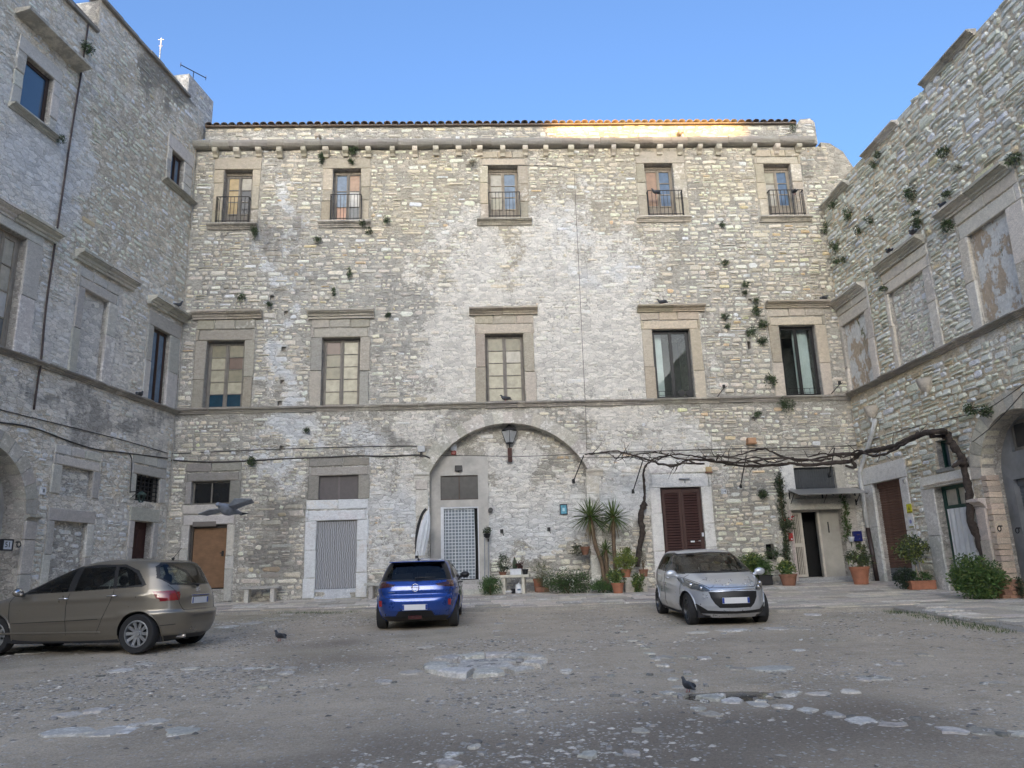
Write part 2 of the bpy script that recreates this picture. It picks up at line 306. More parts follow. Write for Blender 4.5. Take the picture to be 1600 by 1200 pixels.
# ------------------------------------------------------------------ wall panels with real openings
def panel(name, bld, wall, key, poly, holes, y=0.0, step=.28, mat=None, label=None, thick=None, bump_=.012, umax=None):
    """poly: outline in (u, z); holes: (outline, depth, back material index or None)"""
    us = [p[0] for p in poly]; zs = [p[1] for p in poly]
    pts = []; edges = []
    def ring(pl, sub=.3):
        n0 = len(pts); out = []
        for a, b in zip(pl, pl[1:] + pl[:1]):
            L = math.hypot(b[0] - a[0], b[1] - a[1]); k = max(1, int(L / sub))
            out += [(a[0] + (b[0] - a[0]) * i / k, a[1] + (b[1] - a[1]) * i / k) for i in range(k)]
        pts.extend(out); edges.extend([(n0 + i, n0 + (i + 1) % len(out)) for i in range(len(out))]); return out
    rings = [ring(poly, 1.0)] + [ring(h[0]) for h in holes]
    nb = len(pts)
    def inside(pl, u, z):
        c = False; j = len(pl) - 1
        for i in range(len(pl)):
            if (pl[i][1] > z) != (pl[j][1] > z) and u < (pl[j][0] - pl[i][0]) * (z - pl[i][1]) / (pl[j][1] - pl[i][1]) + pl[i][0]: c = not c
            j = i
        return c
    nu = int((max(us) - min(us)) / step); nz = int((max(zs) - min(zs)) / step)
    for i in range(nu):
        for j in range(nz):
            u = min(us) + (i + .5 + random.uniform(-.3, .3)) * step; z = min(zs) + (j + .5 + random.uniform(-.3, .3)) * step
            if umax is not None and u < umax and (i % 6 or j % 6): continue
            pts.append((u, z))
    v2, e2, f2, _, _, _ = delaunay_2d_cdt([Vector(p) for p in pts], edges, [], 0, 1e-5)
    keep = []
    for f in f2:
        cu = sum(v2[i][0] for i in f) / 3; cz = sum(v2[i][1] for i in f) / 3
        if inside(poly, cu, cz) and not any(h[0][0][0] - 30 < cu < h[0][0][0] + 30 and inside(h[0], cu, cz) for h in holes): keep.append(tuple(f))
    uz = np.array([[p[0], p[1]] for p in v2])
    wr, q = wear(wall, key, uz); n = len(v2)
    onb = set()
    bs = {(round(p[0], 4), round(p[1], 4)) for r_ in rings for p in r_}
    V = []
    for p in v2:
        b = (round(p[0], 4), round(p[1], 4)) in bs
        V.append((p[0], y + (0 if b else random.uniform(-bump_, bump_)), p[1]))
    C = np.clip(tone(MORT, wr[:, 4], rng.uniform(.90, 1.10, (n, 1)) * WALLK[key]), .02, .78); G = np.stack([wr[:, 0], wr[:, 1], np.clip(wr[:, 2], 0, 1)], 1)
    C = list(map(tuple, C)); G = list(map(tuple, G)); F = [f if ((V[f[1]][0] - V[f[0]][0]) * (V[f[2]][2] - V[f[0]][2]) - (V[f[2]][0] - V[f[0]][0]) * (V[f[1]][2] - V[f[0]][2])) > 0 else f[::-1] for f in keep]
    mi = [0] * len(F)
    for h, rg in zip(holes, rings[1:]):
        n0 = len(V); k = len(rg); d = h[1]
        for u, z in rg: V.append((u, y, z))
        for u, z in rg: V.append((u, y + d, z))
        cc = (.50, .46, .40); C += [cc] * (2 * k); G += [(.35, .1, .2)] * (2 * k)
        F += [(n0 + i, n0 + (i + 1) % k, n0 + k + (i + 1) % k, n0 + k + i) for i in range(k)]; mi += [0] * k
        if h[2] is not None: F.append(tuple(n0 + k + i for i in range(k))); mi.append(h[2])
    # the wall's own thickness along its top
    t = thick or 0.6; rg = [p for p in poly]; n0 = len(V); k = len(rg)
    for u, z in rg: V.append((u, y, z))
    for u, z in rg: V.append((u, y + t, z))
    C += [(.36, .33, .28)] * (2 * k); G += [(.2, .3, .1)] * (2 * k)
    F += [(n0 + (i + 1) % k, n0 + i, n0 + k + i, n0 + k + (i + 1) % k) for i in range(k)]; mi += [0] * k
    me = mesh(name, V, F, mat or [mRub, mDark, mPlast, mPlastD], C, G); me.polygons.foreach_set('material_index', mi)
    return link(name, me, bld, label)
def rectp(r): return [(r[0], r[1]), (r[2], r[1]), (r[2], r[3]), (r[0], r[3])]
def stonework(bld_wall, wall, key, poly_iv, ex, y=0.0, hr=(.15, .26), ar=(1.1, 2.6), relief=.035, seed=1, nsingle=300, minclear=.0, z0=BASE, z1=20, joint=.012, skew=0.0, minvis=14):
    """coursed rubble. poly_iv(z) gives the stretches of wall at that height; ex: rectangles kept free"""
    rs = random.Random(seed); recs = []
    z = z0
    while z < z1:
        h = rs.uniform(*hr)
        for a, b in poly_iv(z + h / 2):
            segs = [(a, b)]
            for r in ex:
                if r[1] - .01 < z + h and r[3] + .01 > z:
                    segs = [s_ for (p, q_) in segs for s_ in ((p, min(q_, r[0])), (max(p, r[2]), q_)) if s_[1] - s_[0] > .06]
            for p, q_ in segs:
                u = p
                while u < q_ - .05:
                    w_ = h * rs.uniform(*ar)
                    w_ *= rs.choice((.6, .8, 1, 1, 1.25, 1.7))
                    if q_ - u - w_ < .14: w_ = q_ - u
                    if w_ > .26 and h > .15 and rs.random() < .32:
                        k = rs.uniform(.4, .6); recs.append((u, z, w_, h * k)); recs.append((u, z + h * k, w_, h * (1 - k)))
                    else: recs.append((u, z, w_, h))
                    u += w_
        z += h
    A = np.array([(r[0] + r[2] / 2, r[1] + r[3] / 2) for r in recs]); wr, q = wear(wall, key, A)
    P = np.array(wall.O) + A[:, :1] * np.array(wall.D); P[:, 2] = A[:, 1]
    dist = np.linalg.norm(P - np.array([0, 0, EYE]), axis=1)
    quads = []
    V = []; F = []; C = []; G = []; single = []
    ok = []
    for i, r in enumerate(recs):
        clear = wr[i, 3]
        if rs.random() > .50 + clear * .55: continue
        ok.append(i)
    nrm = abs(np.array(wall.Y) @ ((P - np.array([0, 0, EYE])) / dist[:, None]).T)
    vis = (q[:, 0] > 0) & (q[:, 0] < 1600) & (q[:, 1] > 0) & (q[:, 1] < 1200)
    size = np.array([r[2] * r[3] for r in recs]) * nrm / dist ** 2 * vis * np.clip(wr[:, 3] + .3, .1, 1.2)
    big = set(sorted(ok, key=lambda i: -size[i])[:nsingle])
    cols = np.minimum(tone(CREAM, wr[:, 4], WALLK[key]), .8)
    for i in ok:
        u, z, w_, h = recs[i]; clear = min(max(wr[i, 3], 0), 1)
        g = joint * rs.uniform(.6, 1.5) + (1 - clear) * .010; uc, zc = u + w_ / 2, z + h / 2 + .045 * math.sin(u * .9 + z * .7) + .02 * math.sin(u * 3.1 + z * 2) + rs.uniform(-.02, .02)
        a, b = max(w_ / 2 - g, .02), max(h / 2 - g, .02); sc = rs.uniform(.82, 1.06); a *= sc; b *= rs.uniform(.78, 1.08); k = min(a, b) * rs.uniform(.3, .75); J = min(a, b) * .30
        o = [(-a, -b + k), (-a + k, -b), (a - k, -b), (a, -b + k), (a, b - k), (a - k, b), (-a + k, b), (-a, b - k)]
        o = [(p + rs.uniform(-J, J), s_ + rs.uniform(-J, J) * .8) for p, s_ in o]
        rel = relief * rs.uniform(.35, 1.25) * (.35 + .75 * clear); tx, tz = rs.uniform(-.25, .25) * rel, rs.uniform(-.35, .35) * rel
        ins = 1 - min(.45, .018 / min(a, b) + .08)
        vs = [(uc + p, y + .012, zc + s_) for p, s_ in o] + [(uc + p * ins, y - rel - tx * p / a - tz * s_ / b + rs.uniform(-.1, .1) * rel, zc + s_ * ins) for p, s_ in o] + [(uc + rs.uniform(-.2, .2) * a, y - rel * 1.12, zc + rs.uniform(-.2, .2) * b)]
        fs = [(n, (n + 1) % 8, (n + 1) % 8 + 8, n + 8) for n in range(8)] + [(n + 8, (n + 1) % 8 + 8, 16) for n in range(8)]
        cc = cols[i] * rs.uniform(.79, 1.14) * np.array([rs.uniform(.98, 1.03), 1, rs.uniform(.95, 1.05)])
        if rs.random() < .02: cc = cc * np.array([1.08, .90, .70])
        if rs.random() < .09: cc = cc * .74
        if rs.random() < .16: cc = cc * 1.22
        cc = tuple(np.clip(cc, .02, .80)); gg = (wr[i, 0] * 1.0 - .06 - .10 * clear + rs.uniform(-.06, .06), wr[i, 1] + rs.uniform(-.06, .06), min(max(wr[i, 2], 0), 1))
        if i in big:
            me = mesh('stone', vs, fs, mStoneM, [cc] * 17, [gg] * 17); single.append(me)
        else:
            n0 = len(V); V += vs; F += [tuple(x + n0 for x in f) for f in fs]; C += [cc] * 17; G += [gg] * 17
    if V: me = mesh('rubble_stones', V, F, mStoneM, C, G); link('rubble_stones', me, bld_wall, kind='stuff')
    for m_ in single: link('stone', m_, bld_wall)
    return len(ok)
# ------------------------------------------------------------------ dressed stone surrounds, windows, doors
def shade(c, s=.17): k = random.uniform(1 - s, 1 + s); return (c[0] * k * random.uniform(.97, 1.03), c[1] * k, c[2] * k * random.uniform(.95, 1.04))
DC = (.70, .66, .585)
def surround(bld, op, out, y=0.0, proud=.035, col=DC, fx=(.25, .10, .1), nj=4, nl=3, slit=True, friez=True, name='window_surround', zb=None, mat=None):
    u0, z0, u1, z1 = op; U0, Z0, U1, Z1 = out; Z0 = zb if zb is not None else z0; mat = mat or mDress
    g = .011
    lz1 = z1 + min(.45, (Z1 - z1) * .52) if (friez and Z1 - z1 > .5) else Z1
    top = MB(); yb = y + .05
    if lz1 < Z1 - .1 and slit:
        top.block(U0 + .25 * (u0 - U0), U1 - .25 * (U1 - u1), yb, y - proud, z1, lz1 - .03, .018, .012, shade(col), fx)
    else: top.block(U0, U1, yb, y - proud, z1, lz1 - g, .012, .006, shade(col), fx)
    root = obj(name, top, mat, bld)
    if lz1 < Z1 - .1:
        n = nl; cuts = [U0] + sorted(U0 + (U1 - U0) * (i + random.uniform(-.15, .15)) / n for i in range(1, n)) + [U1]
        for a, b in zip(cuts, cuts[1:]):
            m = MB(); m.block(a + g, b - g, yb, y - proud + random.uniform(-.006, .004), lz1 + g, Z1, .018, .012, shade(col, .16), (fx[0] + random.uniform(-.1, .25), fx[1] + random.uniform(-.05, .12), fx[2])); obj('stone_block', m, mat, root)
        for a, b in ((U0, U0 + .25 * (u0 - U0) - g), (U1 - .25 * (U1 - u1) + g, U1)):
            m = MB(); m.block(a, b, yb, y - proud, z1, lz1, .008, .004, shade(col), fx); obj('stone_block', m, mat, root)
    for a, b in ((U0, u0), (u1, U1)):
        if b - a < .04: continue
        cuts = [Z0] + sorted(Z0 + (z1 - Z0) * (i + random.uniform(-.25, .25)) / nj for i in range(1, nj)) + [z1 - g]
        for c_, d_ in zip(cuts, cuts[1:]):
            m = MB(); e = random.uniform(-.02, .03) if a == U0 else 0; e2 = random.uniform(-.03, .02) if b == U1 else 0
            m.block(a + e, b + e2, yb, y - proud + random.uniform(-.007, .005), c_ + g, d_, .018, .013, shade(col, .2), (fx[0] + random.uniform(-.12, .3), fx[1] + random.uniform(-.05, .15), fx[2])); obj('stone_block', m, mat, root)
    return root
def moulding(bld, u0, u1, z0, z1, out=.28, y=0.0, name='cornice', col=DC, fx=(.0, .30, 0), seg=1, par=None, prof=None):
    h = z1 - z0; P = prof or [(0, 0), (.28, 0), (.28, .22), (.45, .30), (.50, .48), (.85, .62), (.85, .72), (1, .74), (1, 1), (.0, 1.04)]
    first = None; cuts = [u0 + (u1 - u0) * i / seg for i in range(seg + 1)]
    cuts = [cuts[0]] + [c + random.uniform(-.1, .1) for c in cuts[1:-1]] + [cuts[-1]]
    for i, (a, b) in enumerate(zip(cuts, cuts[1:])):
        m = MB(); n = len(P); dz = random.uniform(-.006, .006); dy = random.uniform(-.03, .02) if seg > 1 else 0
        k = max(2, int((b - a) / .35)); vs = []
        for s_ in range(k + 1):
            u = a + .003 + (b - a - .006) * s_ / k
            vs += [(u, y + .04 if p[0] == 0 else y - p[0] * out + dy + random.uniform(-.010, .010), z0 + p[1] * h + dz + random.uniform(-.010, .010)) for p in P]
        fs = [(s_ * n + j, s_ * n + (j + 1) % n, (s_ + 1) * n + (j + 1) % n, (s_ + 1) * n + j) for s_ in range(k) for j in range(n)]
        fs = [f[::-1] for f in fs] + [tuple(range(n)), tuple(k * n + j for j in range(n))[::-1]]
        m.add(vs, fs, shade(col), (fx[0], fx[1] + random.uniform(-.05, .1), fx[2]))
        o = obj(name, m, mDress, bld)
        if first is None: first = o
    return first
def bars(m, u0, u1, y, t, zs, w_=.035):
    for z in zs: m.box(u0, u1, y, y + t, z - w_ / 2, z + w_ / 2)
def casement(bld, op, leaves, y=.30, wd=None, fr=.06, lf=.055, panel_h=0.0, name='window', top_panel=False, gmat=None, rowfr=None):
    """a wooden window of two leaves: the frame, and every pane a piece of its own. leaves: pane kinds from top to bottom"""
    u0, z0, u1, z1 = op; wd = wd or mWoodG; m = MB(); t = .06
    m.box(u0, u0 + fr, y, y + t, z0, z1); m.box(u1 - fr, u1, y, y + t, z0, z1); m.box(u0 + fr, u1 - fr, y, y + t, z1 - fr, z1); m.box(u0 + fr, u1 - fr, y, y + t, z0, z0 + fr)
    n = len(leaves); a0, a1 = u0 + fr, u1 - fr; b0, b1 = z0 + fr, z1 - fr; W_ = (a1 - a0) / n; panes = []
    for i, L in enumerate(leaves):
        p, q_ = a0 + i * W_ + .004, a0 + (i + 1) * W_ - .004; yy = y - .02
        m.box(p, p + lf, yy, yy + t, b0, b1); m.box(q_ - lf, q_, yy, yy + t, b0, b1); m.box(p + lf, q_ - lf, yy, yy + t, b1 - lf, b1); m.box(p + lf, q_ - lf, yy, yy + t, b0, b0 + lf)
        c0 = b0 + lf
        if panel_h:
            m.box(p + lf, q_ - lf, yy + .025, yy + .045, c0, c0 + panel_h); c0 += panel_h
            m.box(p + lf, q_ - lf, yy, yy + t, c0, c0 + lf); c0 += lf
        H = (b1 - lf - c0) / len(L)
        for k, kind in enumerate(L):
            h1 = b1 - lf - k * H; h0 = h1 - H
            if k < len(L) - 1: m.box(p + lf, q_ - lf, yy + .005, yy + t - .01, h0 - .013, h0 + .013)
            panes.append((p + lf, q_ - lf, yy + .03, h0 + (.013 if k < len(L) - 1 else 0), h1 - (.013 if k else 0), kind))
    if n == 2: m.box((a0 + a1) / 2 - .02, (a0 + a1) / 2 + .02, y - .045, y - .021, b0, b1)
    root = obj(name, m, wd, bld)
    for p, q_, yy, h0, h1, kind in panes:
        if kind is None: continue
        mm = MB(); tl = random.uniform(-.006, .006)
        mm.add([(p, yy, h0), (q_, yy + tl, h0), (q_, yy + tl, h1), (p, yy, h1), (p, yy + .008, h0), (q_, yy + .008 + tl, h0), (q_, yy + .008 + tl, h1), (p, yy + .008, h1)], [(0, 1, 2, 3), (7, 6, 5, 4)])
        obj('pane', mm, (gmat or mGlass) if kind == 'glass' else mPane[kind], root)
    return root
def railing(bld, u0, u1, z0, z1, out=.22, n=9):
    m = MB(); r = .009
    for z in (z0 + .06, z1): m.box(u0, u1, -out - .012, -out + .012, z - .012, z + .012)
    for u in (u0, u1):
        for z in (z0 + .06, z1): m.box(u - .012, u + .012, -out, .02, z - .012, z + .012)
        for k in (1, 2): m.box(u - .008, u + .008, -out * k / 3 - .008, -out * k / 3 + .008, z0 + .06, z1)
    for i in range(n + 1):
        u = u0 + (u1 - u0) * i / n; m.box(u - .008, u + .008, -out - .008, -out + .008, z0, z1 + .01)
    return obj('balcony_railing', m, mIron, bld)
# ================================================================== the long wing at the back of the court
bb = empty('stone_building', mat=BK.M, label='long three storey stone wing closing the far end of the court with wide arch', cat='building')
zc0, zc1 = BK.uz(785, 233)[1], BK.uz(785, 219)[1]       # gutter cornice
zs0, zs1 = BK.uz(785, 637)[1], BK.uz(785, 629)[1]       # string course
ztop = BK.uz(785, 190)[1] + .05
UPW = [dict(op=(348.5, 265, 393, 352), out=(333, 246, 406.5, 352), sill=(325, 352, 403, 359.5), L=[['yellow', 'yellow', 'yellow'], ['pale', 'dark', 'dark']]),
       dict(op=(519.5, 263.5, 564, 347), out=(503.5, 248, 578, 347), sill=(498, 348, 580, 356), L=[['blue', 'bluegrey', 'pinkboard'], ['boardwood', 'whiteboard', 'grey']]),
       dict(op=(763, 259, 810, 344), out=(750, 237, 825.5, 344), sill=(745, 344, 831, 352), L=[['pale', 'pale', 'curtain'], ['bluegrey', 'bluegrey', 'bluegrey']]),
       dict(op=(1009.5, 255.5, 1054, 339), out=(996, 237, 1072, 340), sill=(994, 341, 1079, 347.5), L=[['boardwood'], ['blue', 'blue', 'blue']]),
       dict(op=(1197, 256, 1239.5, 338), out=(1182.5, 235, 1254.5, 339), sill=(1186, 340, 1267, 347), L=[['curtain', 'pale', 'pale'], ['blue', 'blue', 'blue']])]
MDW = [dict(op=(320, 532, 380, 641), out=(303.7, 500, 396, 642), cor=(302.5, 488, 410.5, 500), L=[['olive', 'curtain', 'curtain', 'curtain', 'teal'], ['olive', 'brown', 'olive', 'curtain', 'teal']]),
       dict(op=(502, 527, 562, 638), out=(485, 499, 577.5, 638), cor=(482, 486, 585.5, 499), L=[['brown', 'olive', 'olive', 'curtain', 'curtain'], ['curtain', 'curtain', 'curtain', 'curtain', 'curtain']]),
       dict(op=(758.7, 521, 819.5, 628.7), out=(742.5, 493, 836, 629), cor=(733, 483, 839.5, 493), L=[['olive', 'curtain', 'curtain', 'curtain', 'curtain'], ['olive', 'pale', 'curtain', 'curtain', 'curtain']]),
       dict(op=(1022, 514, 1082, 620), out=(1004.5, 488, 1098, 621), cor=(994.5, 479, 1100, 488), L=None),
       dict(op=(1222, 508, 1279.5, 615), out=(1204.5, 482, 1294.5, 616), cor=(1195, 473, 1294, 482), L=None)]
holes = []; ex = []
rr = lambda t: BK.rect(*t)
for w_ in UPW:
    r = rr(w_['op']); holes.append((rectp(r), .42, 1)); o = rr(w_['out']); ex.append((o[0] - .02, o[1] - .1, o[2] + .02, o[3] + .03)); s_ = rr(w_['sill']); ex.append((s_[0], s_[1] - .02, s_[2], s_[3] + .1))
for w_ in MDW:
    r = rr(w_['op']); w_['r'] = (r[0], zs1 + .0, r[2], r[3]); holes.append((rectp(w_['r']), .42 if w_['L'] else 1.6, 1)); o = rr(w_['out']); ex.append((o[0] - .02, zs0, o[2] + .02, o[3] + .03)); s_ = rr(w_['cor']); ex.append((s_[0], s_[1] - .02, s_[2], s_[3] + .02))
G1t, G1d = rr((299, 751.5, 359.5, 788)), rr((293, 820, 352.5, 921)); G1o = rr((284, 724, 372, 940))
G2t, G2d = rr((497.5, 742.5, 560, 780.5)), rr((493.5, 813, 557, 921)); G2o = rr((477, 716, 575, 936)); 
G4d, G4o = rr((1036.5, 761, 1101, 900)), rr((1018, 719, 1116, 905))
G5t, G5d, G5o = rr((1241, 730, 1305.5, 766)), rr((1241, 796, 1322, 899)), rr((1226, 705, 1325, 905))
N1, N2, N3 = rr((1197.5, 850, 1210, 874)), rr((1186, 767, 1196, 774)), rr((1168, 533, 1173, 545))
zg = .72                                              # paving level at the foot of this wing
for r_ in (G1d, G1t, G2d, G2t, G4d, G5t): holes.append((rectp(r_), .34, 1))
holes.append((rectp((G5d[0], zg + .16, G5d[2], G5d[3])), .95, 1))
for r_ in (N1, N2, N3): holes.append((rectp(r_), .25, 1))
sq = []
for x, y in ((447, 489), (443, 545), (441, 597), (437, 630), (440, 700), (425, 465), (1177, 655), (1172, 470)):
    u, z = BK.uz(x, y); sq.append((u - .07, z - .08, u + .07, z + .08))
for r_ in sq: holes.append((rectp(r_), .12, 0))
# the wide arch
aL, zS = BK.uz(671, 739); aR = BK.uz(918.5, 733)[0]; zA = BK.uz(796, 661)[1]
hw = (aR - aL) / 2; rise = zA - zS; rad = (hw * hw + rise * rise) / (2 * rise); ac = ((aL + aR) / 2, zA - rad); a0 = math.asin(hw / rad)
ARC = [(ac[0] + rad * math.sin(a0 - 2 * a0 * i / 30), ac[1] + rad * math.cos(a0 - 2 * a0 * i / 30)) for i in range(31)]
ZB = BASE - .2
arch = [(aL, ZB + .01), (aR, ZB + .01)] + ARC
holes.append((arch, .42, None))
u_end = BK.uz(1336, 265)[0]; zsh = BK.uz(1295, 224)[1]; zsh2 = BK.uz(1335, 262)[1]; uP1 = BK.uz(1282, 222)[0]
main = [(-.3, ZB), (u_end + .4, ZB), (u_end + .35, zsh2 - 1.2), (u_end, zsh2 - .1), (u_end - .35, zsh - .35), (u_end - .8, zsh), (uP1, zsh + .05), (uP1, zc0), (-.3, zc0)]
wallB = panel('wall', bb, BK, 'BK', main, holes, 0.0)
ex += [(o[0] - .01, o[1] - .3, o[2] + .01, o[3] + .01) for o in (G1o, G2o, G4o)] + [(G5o[0], 0, G5o[2] + .1, G5o[3])]
ex += [(r_[0] - .02, r_[1] - .02, r_[2] + .02, r_[3] + .02) for r_ in [N1, N2, N3] + sq]
ex.append((-1, zs0 - .02, 40, zs1 + .02))
VW = .42                                               # voussoir depth
def ivB(z):
    hi = u_end - .1 if z < zsh2 - .3 else (u_end - .9 if z < zsh else 0)
    if z > zc0 - .05: return []
    if z < zS - .25: a = (aL - .42, aR + .44)
    elif z < zS: a = (aL - .5, aR + .5)
    elif z < ac[1] + rad + VW:
        q_ = math.sqrt(max((rad + VW) ** 2 - (z - ac[1]) ** 2, 0)); a = (ac[0] - q_, ac[0] + q_)
    else: return [(0.02, hi)]
    return [(0.02, a[0]), (a[1], hi)]
stonework(wallB, BK, 'BK', ivB, ex, hr=(.10, .21), relief=.036, seed=3, z0=zg - .1, z1=zc0)
# voussoirs, imposts, pilasters
n = 21
first = None
for i in range(n):
    p0, p1 = a0 - 2 * a0 * i / n + .006 / rad * 2, a0 - 2 * a0 * (i + 1) / n - .006 / rad * 2
    ro = rad + VW * random.uniform(.85, 1.05); m = MB(); pr = -.02 + random.uniform(-.008, .006)
    q = [(ac[0] + r_ * math.sin(p), ac[1] + r_ * math.cos(p)) for r_, p in ((rad, p1), (ro, p1), (ro, (p0 + p1) / 2), (ro, p0), (rad, p0), (rad - .004, (p0 + p1) / 2))]
    m.prism(q, pr, .42, shade((0.555, 0.519, 0.448)), (.42, .06, .35)); o = obj('arch_stone', m, mDress, bb)
for (x0, y0, x1, y1), (p0, p1) in zip(((647, 739, 671.6, 750), (915.5, 733.5, 942, 744)), ((650, 668.6), (920, 939.5))):
    r = rr((x0, y0, x1, y1)); moulding(bb, r[0], r[2], r[1], r[3], .13, name='impost', fx=(.2, .1, .1))
    pu = [BK.uz(p, 830)[0] for p in (p0, p1)]; m = None; z = zg - .1; k = 0
    while z < r[1] - .05:
        h = random.uniform(.5, .9) if k else .38; h = min(h, r[1] - z)
        if r[1] - z - h < .2: h = r[1] - z
        mm = MB(); d_ = 0.05 if k == 0 else 0; mm.block(pu[0] - d_, pu[1] + d_, .05, -.06 - d_, z + .004, z + h - .004, .012, .008, shade((0.566, 0.531, 0.460)), (.45, .06, .35))
        obj('pilaster_stone', mm, mDress, bb); z += h; k += 1
# wall inside the arch
G3t, G3d = BK.rect(685, 743, 750, 781, .42), BK.rect(689, 792, 748.5, 905, .42)
inn = [(aL - .02, ZB), (aR + .02, ZB)] + [(ac[0] + (rad + .02) * math.sin(a0 - 2 * a0 * i / 20), ac[1] + (rad + .02) * math.cos(a0 - 2 * a0 * i / 20)) for i in range(21)]
zst = zg + .42
wi = panel('arch_wall', bb, BK, 'BK', inn, [(rectp(G3t), .16, 1), (rectp((G3d[0], zst, G3d[2], G3d[3])), .16, 1)], .42)
G3o = BK.rect(672, 713, 764, 930, .42)
def ivA(z):
    if z < zS: a = (aL + .02, aR - .02)
    elif z < zA - .1: q_ = math.sqrt(rad ** 2 - (z - ac[1]) ** 2) - .03; a = (ac[0] - q_, ac[0] + q_)
    else: return []
    return [a] if a[1] - a[0] > .2 else []
stonework(wi, BK, 'BK', ivA, [(G3o[0], 0, G3o[2], G3o[3])], .42, hr=(.13, .22), relief=.028, seed=5, z0=zg - .1, z1=zA, nsingle=120)
m = MB()                                              # rendered door case
for a, b, c_, d_ in ((G3o[0] + .02, G3d[0], zg, G3o[3]), (G3d[2], G3o[2], zg, G3o[3]), (G3d[0], G3d[2], G3d[3], G3t[1]), (G3d[0], G3d[2], G3t[3], G3o[3])):
    m.box(a + .001, b - .001, .385, .46, c_, d_ - .001)
obj('door_case', m, mPlast, bb)
# windows of the top storey
random.seed(11)
for i, w_ in enumerate(UPW):
    r, o, s_ = rr(w_['op']), rr(w_['out']), rr(w_['sill'])
    warm = (.50, .44, .34)
    surround(bb, r, (o[0], o[1], o[2], min(o[3], zc0 - .12)), col=warm, fx=(.18, .02, 0), nj=3, nl=3)
    moulding(bb, s_[0], s_[2], s_[1], s_[3], .24, name='sill', col=(0.590, 0.546, 0.465), fx=(-.1, .25, 0))
    L = w_['L']
    wroot = casement(bb, (r[0], r[1] - .02, r[2], r[3] - (.12 if i != 1 else .05)), L, y=.26, wd=mWoodL if i >= 2 else mWoodG, lf=.05, panel_h=.42 if i not in (1,) else .0, fr=.05)
    m = MB(); m.box(r[0], r[2], .22, .34, r[3] - .12, r[3]); obj('window_head', m, mWoodL, wroot)
    e0, e1 = ((-.14, .0), (-.02, .06), (.0, .05), (.0, .22), (.02, .26))[i]
    railing(bb, r[0] + e0, r[2] + e1 - .02, s_[3] + .0, s_[3] + .98, .22, 9)
# windows of the main storey
for i, w_ in enumerate(MDW):
    r, o, s_ = w_['r'], rr(w_['out']), rr(w_['cor'])
    col = ((.42, .385, .32), (.43, .40, .34), (.48, .42, .34), (.52, .45, .35), (.52, .46, .37))[i]
    surround(bb, r, (o[0], r[1], o[2], o[3]), col=col, fx=(.16, .05, .2 if i < 2 else .05), nj=2, nl=3, proud=.04)
    moulding(bb, s_[0], s_[2], s_[1], s_[3], .30, col=col, fx=(-.1, .12 + .1 * (i == 2), 0), seg=2)
    if w_['L']: casement(bb, r, w_['L'], y=.24, wd=mWoodG, fr=.05, lf=.06)
    else:
        u0, z0, u1, z1 = r; root = casement(bb, r, [['glass'], ['glass']], y=.20, wd=mFrameB, fr=.07, lf=.05)
        m = MB()                                       # curtain hanging in folds
        a, b = (u0 + .08, u0 + .42) if i == 3 else (u0 + .62, u1 - .1); k = 40
        vs = [(a + (b - a) * j / k, .45 + .03 * math.sin(j * 1.3), z) for j in range(k + 1) for z in (z0 + .05, z1 - .05)]
        m.add(vs, [(2 * j, 2 * j + 2, 2 * j + 3, 2 * j + 1) for j in range(k)]); obj('curtain', m, mCurtW, root, smooth=True)
        m = MB(); m.box(u0 + .08, u1 - .06, -.02, -.008, z0 + .26, z0 + .275); m.box(u0 + .08, u1 - .06, -.02, -.008, z0 + .12, z0 + .132)
        for j in range(7): uu = u0 + .1 + (u1 - u0 - .2) * j / 6; m.box(uu - .005, uu + .005, -.02, -.01, z0, z0 + .26)
        obj('safety_rail', m, mIron, root)
        if i == 3:
            m = MB()
            for k_ in (-.3, .3):
                pass
        # moulded inner room wall, pale
        m = MB(); m.box(u0 - 1, u1 + 1, 1.58, 1.6, z0, z1); obj('room_wall', m, plain('room_wall_grey', (.09, .085, .08), .9), bb)
r = MDW[3]['r']
for k_ in (0, 1):
    m = MB(); c_ = r[2] - .42 + k_ * .26; m.tube([(c_, .18, r[1] + .22), (c_, .14, r[1] + .22)], .115, 16); m.tube([(c_, .141, r[1] + .22), (c_, .13, r[1] + .22)], .095, 16)
    obj('round_speaker', m, mBlack, bb)
